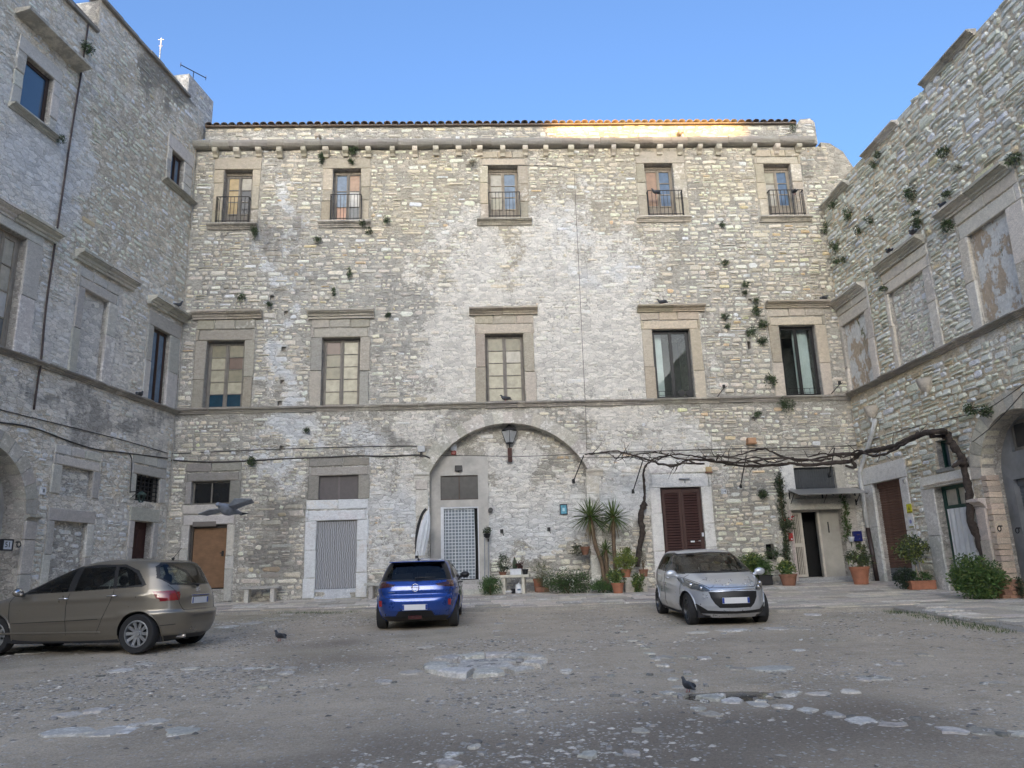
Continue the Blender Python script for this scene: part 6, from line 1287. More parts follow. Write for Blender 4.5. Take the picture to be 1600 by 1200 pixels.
def ex_beige(root, hit):
    h = hit('r', 0, .84); plate(root, h[0].x - .01, .84, 'r'); m = MB(); m.box(h[0].x - .03, h[0].x - .005, -.30, .30, .915, .945); obj('handle_strip', m, mChr, root, bevel=.006)
    h = hit('r', 0, 1.02); x = h[0].x - .012; m = MB(); n = 22; m.tube([(x, .05 * math.cos(2 * math.pi * i / n), 1.02 + .05 * math.sin(2 * math.pi * i / n)) for i in range(n + 1)], .006, 6)
    for k in range(3): a = math.pi / 2 + k * 2 * math.pi / 3; m.tube([(x, 0, 1.02), (x, .05 * math.cos(a), 1.02 + .05 * math.sin(a))], .006, 6)
    obj('badge', m, mChr, root, smooth=True)
    m = MB(); m.tube([(-2.0, .0, 1.10), (-1.97, .12, 1.13), (-1.93, .45, 1.19)], [.03, .014, .006], 8); obj('rear_wiper', m, mTrim, root)
    m = MB(); m.tube([(-1.45, 0, 1.575), (-1.48, 0, 1.60)], [.03, .02], 8); m.tube([(-1.47, 0, 1.60), (-1.62, 0, 1.78)], .005, 6); obj('aerial', m, mTrim, root)
    mirror(root, .82, .98, 1.06, pG, 1); handles(root, hit, ((.0, .93), (-.92, .96)), mChr)
    m = MB(); m.tube([(-2.08, .45, .25), (-1.9, .45, .25)], .03, 10); obj('exhaust', m, mChr, root)
    h = hit('r', .5, .50)
pG = carpaint('metallic_beige', (.215, .19, .15), .6, .32)
regs = [('window_trim', 's', [(1.22, 1.00), (.62, 1.26), (.1, 1.44), (-.4, 1.50), (-1.0, 1.495), (-1.30, 1.38), (-1.50, 1.13), (-1.42, 1.10)], 0), ('side_window', 's', [(.98, 1.035), (.58, 1.25), (.08, 1.405), (-.06, 1.42), (-.04, 1.045)], 0), ('side_window', 's', [(-.17, 1.05), (-.20, 1.445), (-.82, 1.455), (-.90, 1.09)], 0), ('side_window', 's', [(-.96, 1.10), (-.90, 1.45), (-1.02, 1.45), (-1.26, 1.34), (-1.42, 1.14)], 0),
 ('window_trim', 'f', [(0, 1.06), (.82, 1.06), (.70, 1.48), (0, 1.50)], 0), ('windscreen', 'f', [(0, 1.09), (.78, 1.09), (.66, 1.45), (0, 1.47)], 0),
 ('window_trim', 'r', [(0, 1.10), (.62, 1.12), (.72, 1.24), (.66, 1.44), (.55, 1.52), (0, 1.525)], 0), ('rear_window', 'r', [(0, 1.125), (.60, 1.145), (.69, 1.25), (.63, 1.43), (.52, 1.49), (0, 1.495)], 0),
 ('tail_light', 'r', [(.55, .86), (.93, .84), (.93, 1.03), (.52, 1.0)], 0), ('tail_light', 's', [(-2.2, .85), (-1.70, .90), (-1.62, 1.02), (-2.2, 1.03)], 0), ('lower_trim', 'r', [(0, .15), (.95, .15), (.95, .27), (0, .27)], 0), ('lower_trim', 's', [(-2.1, .1), (2.1, .1), (2.1, .2), (-2.1, .2)], 0), ('headlight', 'f', [(.5, .66), (.95, .66), (.95, .86), (.55, .82)], 0), ('grille', 'f', [(0, .5), (.4, .5), (.45, .78), (0, .8)], 0)]
seams = [('s', [(1.12, 1.0), (1.05, .6), (1.0, .32)], .005, mTrim, 'panel_gap', (1, -1)), ('s', [(-.10, 1.04), (-.06, .8), (-.10, .32)], .005, mTrim, 'panel_gap', (1, -1)), ('s', [(-.93, 1.09), (-.93, .95), (-.82, .7), (-.72, .45), (-.66, .33)], .005, mTrim, 'panel_gap', (1, -1)),
 ('r', [(0, .69), (.50, .69), (.56, .80), (.60, 1.02), (.66, 1.12)], .005, mTrim, 'panel_gap', (1, -1)), ('s', [(1.0, .53), (-.7, .58)], .006, mTrim, 'rub_strip', (1, -1)), ('s', [(1.3, .36), (-.75, .36)], .02, pG, 'sill_bulge', (1, -1)), ('s', [(-1.72, .44), (-2.0, .46)], .006, mTrim, 'bumper_line', (1, -1))]
beige = build_car('beige metallic five door car with its rear quarter showing, cut by the left edge', Km, (1.355, -1.425), .325, regs, pG, crease_fn([(-1.6, .95, 1.9, .86, .016, .05), (-1.5, .62, 1.0, .52, .010, .04), (-1.95, .60, -1.0, .66, .02, .05)]), 10, mRim, ex_beige, .775, seams)
def put(o, x, y, heading, tilt=0.0):
    """heading: direction the nose points, degrees from +X"""
    z = gz(x, y); o.location = (x, y, z + .005); o.rotation_mode = 'XYZ'
    h = R(heading); d = .9; dz = float(gzv(y + d * math.sin(h)) - gzv(y - d * math.sin(h))) / (2 * d)
    o.rotation_euler = (0, -math.atan(dz), h)
put(blue, -2.22, 18.35, 91.5)
put(silver, 4.12, 17.0, -89)
put(beige, -7.85, 14.5, 172)
# ================================================================== things in the court
random.seed(61)
def bk(px, py, out=0.0): u, z = BK.uz(px, py, -out); return BK.w(u, -out, z)
def rt(px, py, out=0.0): u, z = RT.uz(px, py, -out); return RT.w(u, -out, z)
def lf(px, py, out=0.0): u, z = LF.uz(px, py, -out); return LF.w(u, -out, z)
def foot(px, py, gap=.34):
    P = gpt(px, py, .10); q = BK.I @ P          # a point on the paving, clear of the far wall
    if q.y > -gap: Y = P.y - (q.y + gap); P = Vector((P.x * Y / P.y, Y, gz(0, Y) + .10))
    return P
mt, nt, p = NT('leaf'); c = attr(nt, 'Col'); n1 = noise(nt, 6, 3, .6); nt.links.new(mix(nt, 1., c, mr(nt, n1, .3, .7, .75, 1.25), 'MULTIPLY'), p.inputs['Base Color']); p.inputs['Roughness'].default_value = .5
p.inputs['Transmission Weight'].default_value = 0
mLeaf = mt; mTerra = plain('terracotta', (.36, .15, .085), .8, var=.22, scale=6, bmp=.003); mTerraB = plain('brown_terracotta', (.25, .12, .075), .8, var=.2); mSoil = plain('potting_soil', (.04, .03, .022), .95)
mBark = plain('vine_bark', (.052, .04, .033), .95, var=.5, scale=14, bmp=.02, bs=30); mStem = plain('plant_stem', (.13, .095, .06), .9, var=.3)
mStone = mDress; mWhite = plain('white_glaze', (.72, .73, .74), .25); mRed = plain('red_paint', (.35, .02, .02), .5); mGreenM = plain('verdigris_iron', (.03, .06, .05), .6)
def leaves(m, o, r, n, size, cols, shell=.35, low=-.9, narrow=.5, droop=.3, clump=None):
    """leaf blades scattered through an uneven volume"""
    o = Vector(o); cl = [(Vector((random.gauss(0, 1), random.gauss(0, 1), random.gauss(0, 1))).normalized() * random.uniform(.3, .8), random.uniform(.25, .5)) for _ in range(clump or 9)]
    for i in range(n):
        if random.random() < .75:
            c_, cr = random.choice(cl); d = c_ + Vector((random.gauss(0, 1), random.gauss(0, 1), random.gauss(0, 1))).normalized() * cr * random.random() ** .4
        else: d = Vector((random.gauss(0, 1), random.gauss(0, 1), random.gauss(0, 1))).normalized() * random.random() ** shell
        if d.z < low: d.z = low
        P = o + Vector((d.x * r[0], d.y * r[1], d.z * r[2])); a = Vector((random.gauss(0, 1), random.gauss(0, 1), random.gauss(0, .7) + .2 - droop)).normalized() + d * .5; a.normalize()
        b = a.cross(Vector((random.gauss(0, 1), random.gauss(0, 1), random.gauss(0, 1)))).normalized(); s_ = size * random.uniform(.6, 1.3); w_ = s_ * narrow
        cc = random.choice(cols); k = random.uniform(.7, 1.3); nn = a.cross(b) * s_ * .12
        m.add([P, P + a * s_ * .5 + b * w_ * .5 + nn, P + a * s_ - nn, P + a * s_ * .5 - b * w_ * .5 + nn], [(0, 1, 2, 3)], tuple(x * k for x in cc))
    return m
G1c = [(0.065, 0.123, 0.029), (0.087, 0.160, 0.043), (0.051, 0.094, 0.026)]; G2c = [(0.131, 0.174, 0.043), (0.203, 0.232, 0.051), (0.102, 0.145, 0.043)]; G3c = [(0.043, 0.072, 0.029), (0.065, 0.094, 0.043), (0.072, 0.072, 0.036)]; G4c = [(0.232, 0.246, 0.043), (0.160, 0.217, 0.043)]; DRY = [(0.174, 0.152, 0.109), (0.131, 0.116, 0.080), (0.102, 0.109, 0.058)]
def inv(o): return o.matrix_world.inverted() if False else Matrix.Translation(-Vector(o.location))
def plant(name, P, r, n, size, cols, label, cat='plant', stems=4, group=None, lift=None, **kw):
    t = empty(name, tuple(P), label=label, cat=cat, group=group); lift = r[2] * .9 if lift is None else lift
    m = MB(); leaves(m, (0, 0, lift), r, n, size, cols, **kw); obj('foliage', m, mLeaf, t)
    m = MB()
    for i in range(stems): a = random.uniform(0, 6.28); m.tube([(0, 0, 0), (.2 * r[0] * math.cos(a), .2 * r[1] * math.sin(a), lift * .6), (.5 * r[0] * math.cos(a), .5 * r[1] * math.sin(a), lift)], [.012, .01, .005], 5)
    obj('stem', m, mStem, t); return t
def pot(P, r, h, label, mat=None, square=False, soil=True, name='flower_pot', group=None):
    t = empty(name, tuple(P), label=label, cat='flower pot', group=group); m = MB()
    if square:
        w_, d_ = r; m.box(-w_, w_, -d_, d_, 0, h * .86); m.box(-w_ - .015, w_ + .015, -d_ - .015, d_ + .015, h * .861, h); obj('pot_body', m, mat or mTerra, t, bevel=.006)
        m = MB(); m.box(-w_ + .01, w_ - .01, -d_ + .01, d_ - .01, h, h + .006); obj('soil', m, mSoil, t)
    else:
        m.lathe([(r * .70, 0), (r * .76, h * .3), (r * .93, h * .82), (r * 1.0, h * .84), (r * 1.03, h), (r * .92, h), (r * .88, h * .9)], 22); m.f = m.f[:-1]; obj('pot_body', m, mat or mTerra, t, smooth='auto')
        m = MB(); m.lathe([(r * .5, h * .88), (r * .88, h * .9)], 16); obj('soil', m, mSoil, t)
    return t
# ---- weeds rooted in the walls
WE = [('BK', 504, 247, 8, 'dark weed tuft hanging at the upper left corner of the second top window'), ('BK', 553, 236, 9, 'green weed tuft under the gutter right above the second top window'), ('BK', 550, 253, 5, 'small weed on the lintel of the second top window'), ('BK', 604, 345, 7, 'dark weed tuft to the right of the second top window sill'),
 ('BK', 497, 375, 7, 'dark weed tuft below and left of the second top window sill'), ('BK', 399, 361, 9, 'hanging weed at the right end of the leftmost top window sill'), ('BK', 568, 349, 7, 'green weed growing on the right end of the second top window sill'), ('BK', 577, 361, 6, 'dark weed just below the right end of the second top window sill'),
 ('BK', 547, 428, 7, 'narrow dark weed midway between the second windows of top and main storey'), ('BK', 522, 456, 5, 'thin dark trailing weed above the cornice of the second main window'), ('BK', 379, 464, 7, 'dark weed tuft above the cornice of the leftmost main window'), ('BK', 422, 475, 5, 'small weed right of the leftmost main window cornice'),
 ('BK', 373, 486, 4, 'tiny dark weed lying on the leftmost main window cornice'), ('BK', 550, 484, 5, 'low green weed on top of the second main window cornice'), ('BK', 607, 492, 5, 'small dark weed beside the right end of the second main window cornice'), ('BK', 736, 256, 12, 'large dry brown bush on the wall left of the middle top window'),
 ('BK', 1012, 225, 13, 'dry straggling bush on the gutter above the fourth top window'), ('BK', 1236, 203, 7, 'grey green weed on the parapet near its right end'), ('BK', 1126, 352, 5, 'small weed high on the bare stone strip between the two right top windows'), ('BK', 1131, 411, 6, 'round weed on the bare stone strip below the fourth top window sill'),
 ('BK', 1162, 444, 6, 'topmost weed of the cluster left of the rightmost main window'), ('BK', 1160, 457, 5, 'second highest weed of the cluster left of the rightmost main window'), ('BK', 1179, 470, 7, 'round weed level with the cornice of the rightmost main window'), ('BK', 1179, 487, 8, 'green weed just under cornice height left of the rightmost main window'), ('BK', 1131, 494, 6, 'weed tuft beside the right end of the fourth main window cornice'),
 ('BK', 1190, 506, 8, 'green weed nearest the top left corner of the rightmost main window surround'), ('BK', 1173, 518, 11, 'widest dark weed of the cluster left of the rightmost main window'), ('BK', 1189, 532, 8, 'lowest dark weed of the cluster left of the rightmost main window'), ('BK', 1135, 509, 4, 'small weed right of the fourth main window'), ('BK', 1201, 593, 10, 'bright round green cushion plant at the foot of the rightmost main window'),
 ('BK', 1225, 629, 15, 'dark weed mat drooping from the string course under the rightmost main window'), ('BK', 1181, 646, 6, 'dark weed just below the string course above the entrance'), ('BK', 396, 719, 8, 'dark weed over the cable right of the leftmost fanlight'), ('BK', 480, 671, 5, 'small weed under the string course above the white doorway'), ('BK', 1190, 771, 8, 'plant growing out of the small wall niche beside the entrance'), ('BK', 1204, 862, 10, 'dark plant filling the square niche low beside the entrance'),
 ('BK', 1289, 356, 10, 'dark green weed in the right hand corner below the top window sill'), ('RT', 1309, 383, 10, 'dark green weed nearest the corner on the right wall'), ('RT', 1311, 405, 7, 'left one of the two weeds above the first blocked window of the right wall'), ('RT', 1322, 404, 7, 'right one of the two weeds above the first blocked window of the right wall'), ('RT', 1331, 332, 8, 'tall weed near the corner high on the right wall'),
 ('RT', 1364, 342, 7, 'round weed between the first and second blocked windows, high on the right wall'), ('RT', 1346, 357, 7, 'weed below the tall corner weed on the right wall'), ('RT', 1439, 346, 9, 'round green weed just above the right end of the second blocked window cornice'), ('RT', 1438, 330, 5, 'small weed above the round one over the second blocked window'), ('RT', 1489, 350, 10, 'green weed at the top left corner of the third blocked window'),
 ('RT', 1387, 448, 5, 'small green weed at the upper left of the second blocked window surround'), ('RT', 1430, 298, 12, 'large dark weed high between the second and third blocked windows'), ('RT', 1526, 636, 9, 'left one of the two weeds above the plastered arch'), ('RT', 1551, 639, 9, 'right one of the two weeds above the plastered arch'), ('RT', 1371, 254, 7, 'dark weed under the middle roof hood of the right wall'), ('RT', 1378, 239, 5, 'small weed close under the middle roof hood of the right wall'), ('RT', 1481, 235, 8, 'dark weed below the upper roof hood of the right wall'), ('RT', 1503, 261, 7, 'dry weed above the left end of the third blocked window cornice'), ('RT', 1593, 246, 10, 'weed beside the top right end of the third blocked window cornice'), ('RT', 1486, 299, 6, 'small weed just above the third blocked window cornice'), ('RT', 1305, 318, 7, 'green weed on the lowest roof hood by the corner'),
 ('LF', 130, 73, 9, 'dark tuft on the drainpipe high on the left wall'), ('LF', 88, 216, 6, 'small dark weed beside the sill of the upper left window')]
WL = dict(BK=(BK, 28), RT=(RT, 22), LF=(LF, 22))
for k_, x, y, s_, lab in WE:
    Wl = WL[k_][0]; u, z = Wl.uz(x, y); P = Wl.w(u, -.05, z); d = (P - Vector((0, 0, EYE))).length; r = s_ * d / FPX
    t = empty('wall_weed', mat=Matrix.Translation(P) @ Wl.M.to_3x3().to_4x4(), label=lab, cat='weed', group='weeds rooted in the walls'); dry = 'dry' in lab; tall = 1.5 if ('tall' in lab or 'hanging' in lab or 'narrow' in lab or 'thin' in lab) else .9; nar = .5 if tall > 1 else 1
    m = MB(); leaves(m, (0, -.10, -.05), (r * nar, .16, r * tall), int(150 + 22 * s_), .055 if s_ < 8 else .07, DRY if dry else G3c + G1c[:1], narrow=.35 if not dry else .15, droop=.5); obj('foliage', m, mLeaf, t)
    m = MB(); m.tube([(0, .08, 0), (0, -.05, -.02), (0, -.12, .02)], [.02, .015, .006], 5); obj('root', m, mStem, t)
# ---- pigeons
mPig = plain('pigeon_feathers', (.055, .06, .068), .6, var=.4, scale=30); mPigL = plain('pigeon_light_feathers', (.22, .24, .27), .6, var=.3, scale=20); mPigD = plain('pigeon_dark_wing', (.03, .033, .04), .6, var=.3)
def pigeon(P, rz, label, s_=1.0, fly=False):
    t = empty('pigeon', tuple(P), rz, label=label, cat='pigeon'); t.scale = (s_,) * 3; m = MB()
    pts = [(-.19, 0, .07), (-.15, 0, .08), (-.09, 0, .095), (-.03, 0, .11), (.03, 0, .115), (.075, 0, .13), (.10, 0, .16), (.112, 0, .19), (.13, 0, .208), (.15, 0, .208), (.165, 0, .203), (.18, 0, .196)]
    if fly: pts = [(-.20, 0, .0), (-.15, 0, .0), (-.09, 0, .005), (-.03, 0, .0), (.03, 0, .0), (.08, 0, .01), (.115, 0, .02), (.14, 0, .03), (.16, 0, .03), (.17, 0, .027), (.18, 0, .022), (.19, 0, .018)]
    m.tube(pts, [.012, .022, .038, .055, .060, .050, .034, .025, .025, .020, .008, .003], 12)
    b_ = obj('body', m, mPig if not fly else mPigL, t, smooth=True)
    if fly:
        for sd in (1, -1):
            m = MB(); Q = [(.06, .03, .02), (.10, .16, .05 + .02 * sd), (.06, .34, .03), (-.03, .30, .02), (-.07, .16, .03), (-.06, .03, .01)]; m.add([(x, sd * y, z) for x, y, z in Q] + [(x, sd * y, z - .008) for x, y, z in Q], [tuple(range(6)), tuple(range(11, 5, -1))] + [(k, (k + 1) % 6, (k + 1) % 6 + 6, k + 6) for k in range(6)]); obj('wing', m, mPigL, t)
        m = MB(); m.add([(-.15, -.02, 0), (-.15, .02, 0), (-.27, .06, 0), (-.27, -.06, 0)], [(0, 1, 2, 3)]); obj('tail', m, mPigD, t)
    else:
        for sd in (1, -1):
            m = MB(); m.ball((-.045, sd * .045, .115), (.115, .020, .042), 10, 8); obj('wing', m, mPigD, t, smooth=True)
            m = MB(); m.tube([(0, sd * .022, .07), (.005, sd * .024, .01), (.03, sd * .026, .004)], .005, 5); obj('leg', m, mRed, t)
    for sd in (1, -1): m = MB(); x0, z0 = pts[8][0] + .004, pts[8][2] + .004; m.ball((x0, sd * .0235, z0), .004, 6, 4); obj('eye', m, mOr, t)
    return t
P = gpt(437, 1002); pigeon(P, R(150), 'dark pigeon standing on the gravel between the beige car and the well', .9)
P = gpt(1076, 1084); pigeon(P + Vector((0, 0, .01)), R(112), 'dark pigeon at the left end of the muddy puddle', .68)
pf = dpt(357, 797, 6.3); fp = pigeon(pf, R(165), 'grey pigeon flying across the court with both wings spread', 1.0, True); fp.rotation_euler = (R(10), R(-6), R(250)); fp.scale = (.8,) * 3
mz = BK.uz(1047, 479.3)[1]
def on(wl, px, py, out): u, z = wl.uz(px, py, -out); return wl.w(u, -out, z)
for wl, px, py, out, rz, lab in ((BK, 1035, 477, .2, 160, 'pigeon perched on the cornice of the fourth main window'), (BK, 1289, 471, .2, 20, 'small pigeon at the right end of the rightmost main window cornice'), (BK, 1025, 305, .22, 200, 'pigeon on the railing of the fourth top window'), (BK, 1242, 304, .22, 100, 'pigeon on the right end of the rightmost top window railing'), (BK, 790, 628, .1, 180, 'pigeon resting on the string course below the middle main window'),
        (RT, 1427, 369, .2, 90, 'pigeon at the upper end of the second blocked window cornice'), (RT, 1390, 398, .2, 90, 'pigeon at the lower end of the second blocked window cornice'), (RT, 1475, 327, .2, 100, 'pigeon at the lower end of the third blocked window cornice'), (LF, 277, 482, .15, 0, 'pigeon on the cornice beside the left hand corner'), (LF, 218, 622, .1, 90, 'pigeon on the string course of the left wall')):
    pigeon(on(wl, px, py, out), R(rz), lab, 1.1)
# ---- vine
vine = empty('grapevine', (0, 0, 0), label='old bare grapevine trained on wires across the far wall, trunk rising from right bush', cat='vine')
def V3(l): return [dpt(x, y, Y) for x, y, Y in l]
def smooth(P, k=5):
    out = []
    for i in range(len(P) - 1):
        p0, p1, p2, p3 = P[max(i - 1, 0)], P[i], P[i + 1], P[min(i + 2, len(P) - 1)]
        for j in range(k): t = j / k; out.append(.5 * ((2 * p1) + (p2 - p0) * t + (2 * p0 - 5 * p1 + 4 * p2 - p3) * t * t + (3 * p1 - p0 - 3 * p2 + p3) * t ** 3))
    return out + [P[-1]]
def branch(l, r0, r1, nm='branch', k=5, jit=.25, par_=None):
    P = smooth(V3(l), k); n = len(P); m = MB(); P = [p_ + Vector((random.gauss(0, 1), random.gauss(0, 1), random.gauss(0, 1))) * .012 for p_ in P]
    m.tube(P, [(r0 + (r1 - r0) * i / (n - 1)) * random.uniform(1 - jit, 1 + jit) for i in range(n)], 8); obj(nm, m, mBark, par_ or vine, smooth=True); return P
bt = foot(1543, 930)
main = branch([(1546, 905, bt.y), (1541, 878, bt.y), (1528, 838, bt.y), (1517, 815, bt.y), (1515, 785, bt.y), (1512, 755, bt.y), (1506, 728, bt.y), (1500, 710, bt.y), (1486, 692, bt.y + .1)], .115, .09, 'trunk')
kn = branch([(1506, 726, bt.y), (1500, 722, bt.y - .1), (1488, 730, bt.y - .1)], .12, .03)
b1 = branch([(1486, 692, bt.y + .1), (1478, 676, bt.y + .3), (1460, 674, 19.2), (1440, 678, 19.8), (1422, 686, 20.3), (1400, 696, 20.9), (1375, 702, 21.5), (1345, 708, 22.1), (1330, 720, 22.4), (1300, 723, 22.6), (1262, 727, 22.8), (1235, 724, 22.9), (1200, 727, 23.0), (1165, 728, 23.0), (1120, 722, 23.0), (1080, 718, 23.0), (1055, 728, 23.0), (1030, 724, 23.0), (1000, 714, 23.0), (965, 705, 23.0), (935, 708, 23.0), (913, 710, 23.0)], .085, .016)
b2 = branch([(1500, 712, bt.y), (1490, 695, bt.y + .2), (1475, 682, bt.y + .4), (1455, 682, 19.6)], .075, .045)
b3 = branch([(1345, 711, 22.1), (1310, 709, 22.5), (1280, 716, 22.7), (1250, 720, 22.8), (1215, 710, 22.9), (1195, 702, 22.9), (1170, 706, 22.9), (1145, 713, 22.9), (1120, 712, 22.9)], .05, .015)
b4 = branch([(1240, 716, 22.9), (1200, 717, 22.8), (1165, 722, 22.8), (1120, 720, 22.9), (1085, 713, 22.9), (1060, 710, 22.9), (1040, 714, 23.0), (1015, 722, 23.1)], .035, .015)
b5 = branch([(1330, 716, 22.3), (1335, 730, 22.3), (1322, 727, 22.3)], .07, .03)
b6 = branch([(1200, 727, 22.9), (1150, 716, 22.8), (1100, 712, 22.8)], .03, .012); b7 = branch([(1100, 724, 22.9), (1070, 724, 22.8), (1040, 727, 22.8), (1000, 718, 22.9)], .03, .012)
b8 = branch([(1420, 690, 20.3), (1395, 703, 20.8), (1370, 712, 21.4), (1340, 704, 22.0), (1318, 714, 22.4), (1290, 708, 22.6), (1262, 714, 22.8)], .045, .018)
b9 = branch([(1300, 716, 22.6), (1268, 720, 22.7), (1235, 716, 22.8), (1210, 722, 22.8), (1180, 715, 22.9), (1150, 721, 22.9), (1130, 728, 22.9)], .035, .014)
b10 = branch([(1085, 722, 22.9), (1052, 714, 22.9), (1025, 706, 22.9), (990, 712, 23.0), (962, 716, 23.0)], .028, .010); b11 = branch([(975, 706, 23.0), (962, 716, 22.9), (958, 711, 22.9)], .02, .01)
yt = foot(998, 905).y
tr2 = branch([(996, 885, yt), (999, 858, yt), (1003, 832, yt), (1001, 810, yt), (1004, 793, yt), (1008, 786, yt)], .085, .10, 'second_trunk')
tr3 = branch([(1008, 788, yt), (1006, 760, yt - .1), (1006, 735, yt - .2), (1012, 724, yt - .3), (1030, 714, 23.0), (1060, 709, 23.0)], .045, .02)
for i in range(120):                                            # spurs and twigs
    P = random.choice((b1, b1, b1, b3, b4, b6, b7, b8, b9, b10)); p0 = random.choice(P[6:]); d = Vector((random.uniform(-1, 1), random.uniform(-.5, .5), random.uniform(-1.0, .9))).normalized(); L = random.uniform(.1, .45); m = MB()
    m.tube([p0, p0 + d * L * .5 + Vector((0, 0, .03)), p0 + d * L + Vector((random.uniform(-.08, .08), 0, random.uniform(-.05, .1)))], [.014, .010, .004], 5); obj('twig', m, mBark, vine)
def cable(name, pts, r, mat, label, cat='cable', k=4, curve=True, **kw):
    P = smooth(pts, k) if curve else pts; m = MB(); m.tube(P, r, 6); t = obj(name, m, mat, None, smooth=True, label=label, cat=cat); return t
tr = empty('vine_trellis', (0, 0, 0), label='iron struts and wires carrying the bare vine along the far wall', cat='trellis')
for (x0, y0), (x1, y1) in (((912, 712), (896, 752)), ((1004, 721), (989, 768)), ((1166, 712), (1157, 760)), ((1304, 700), (1296, 742))):
    m = MB(); a, b = dpt(x0, y0, 23.0), bk(x1, y1, 0); m.tube([a, b], .018, 6); m.tube([b + Vector((0, -.02, -.06)), b + Vector((0, .02, .06))], .05, 6); obj('strut', m, mIron, tr)
for ya, yb in ((709, 700), (715, 708)):
    m = MB(); m.tube([dpt(905, ya, 23.0), dpt(1100, (ya + yb) / 2 + 3, 23.1), dpt(1345, yb, 22.9)], .007, 5); obj('wire', m, mIron, tr)
# ---- cables and pipes
def pl(fn, l, out=.03): return [fn(x, y, out) for x, y in l]
cable('wall_cable', pl(bk, [(268, 719), (330, 722), (390, 720), (440, 717), (520, 714), (560, 712), (600, 713), (655, 711), (672, 716)]), .022, mCable, 'dark sagging cable along the left part of the far wall')
cable('wall_cable', pl(bk, [(268, 709), (400, 703), (520, 699), (600, 697), (652, 697)]), .012, mCable, 'thin cable running above the dark one to the grey junction box')
cable('wall_cable', pl(bk, [(665, 711), (735, 712), (800, 713), (850, 712), (905, 709)], .0), .010, mCable, 'thin cable stretched across the wide arch')
cable('wall_cable', pl(bk, [(897, 262), (900, 330), (905, 430), (910, 540), (915, 640), (917, 705)]), .008, plain('faded_cable', (.16, .14, .12), .8), 'thin dark cable dropping down the pale middle of the far wall')
cable('wall_cable', pl(bk, [(755, 258), (820, 258), (870, 260), (897, 264)]), .008, mCable, 'thin cable from the middle top window to the vertical cable')
cable('wall_cable', pl(bk, [(1100, 478), (1104, 560), (1110, 620), (1112, 705)]), .010, mCableL, 'pale cable down the wall right of the fourth main window')
cable('wall_cable', pl(bk, [(920, 708), (1020, 705), (1110, 702), (1200, 700), (1320, 697), (1340, 694)]), .012, mCable, 'cable running behind the vine along the far wall')
cable('wall_cable', pl(bk, [(1110, 702), (1105, 730), (1108, 755)]), .012, mCableL, 'short pale cable above the louvred shutters')
cable('corner_cable', [lf(304, 234, .05), lf(297, 400, .05), lf(290, 490, .05), lf(275, 645, .05), lf(266, 780, .05)], .014, mCableL, 'pale cable running down the left hand corner')
cable('corner_cable', [lf(330, 200, .0) + Vector((0, -.3, 0)), lf(304, 234, .05)], .012, mCableL, 'short pale cable from the roof to the left corner', curve=False)
cable('wall_cable', pl(lf, [(0, 640), (60, 655), (130, 672), (200, 690), (262, 708)]), .014, mCable, 'upper cable along the lower left wall')
cable('wall_cable', pl(lf, [(0, 660), (50, 668), (110, 690), (150, 702), (190, 707), (262, 716)]), .022, mCable, 'thick sagging cable along the lower left wall')
cable('wall_cable', pl(lf, [(200, 707), (206, 720), (203, 770)]), .012, mCable, 'cable dropping to the lantern on the left wall')
cable('drainpipe', pl(lf, [(138, 38), (126, 120), (112, 205), (98, 300), (84, 395), (72, 480), (66, 545), (63, 575), (60, 590), (53, 640)], .05), .026, mPipeB, 'slim dark drainpipe down the left wall', 'drainpipe')
cable('wall_cable', pl(rt, [(1345, 693), (1400, 675), (1480, 655), (1540, 640), (1600, 600)]), .010, mCable, 'thin cable rising along the right wall over the arch')
cable('wall_cable', [rt(1520, 690, .03), rt(1548, 668, .03), rt(1575, 640, .03), rt(1600, 612, .03)], .012, mCable, 'cable curving up beside the plastered arch')
dp = empty('downpipe', (0, 0, 0), label='white downpipe with brown foot in the right hand corner', cat='downpipe')
c0 = [rt(1368, 655, .10), rt(1362, 680, .12), rt(1352, 712, .10), rt(1343, 738, .10), rt(1350, 790, .10), rt(1356, 825, .10)]
m = MB(); m.tube(c0, .065, 10); obj('upper_pipe', m, mPipe, dp, smooth=True); m = MB(); m.tube([rt(1356, 825, .10), rt(1371, 908, .10)], .07, 10); obj('foot_pipe', m, mPipeB, dp, smooth=True)
for lab, (x, y) in (('stone funnel over the white downpipe', (1368, 643)), ('stone basin spout jutting from the right wall below the string course', (1453, 601))):
    P = rt(x, y, .0); t = empty('stone_spout', mat=Matrix.Translation(P) @ RT.M.to_3x3().to_4x4(), label=lab, cat='spout'); m = MB(); m.lathe([(.05, -.22), (.16, -.12), (.22, .05), (.24, .16), (.18, .16), (.12, .05)], 14, (0, -.12, 0), (.56, .5, .42)); obj('bowl', m, mDress, t, smooth='auto')
    m = MB(); m.tube([(0, -.14, -.15), (0, -.18, -.34)], .035, 8); obj('nozzle', m, mPipe, t)
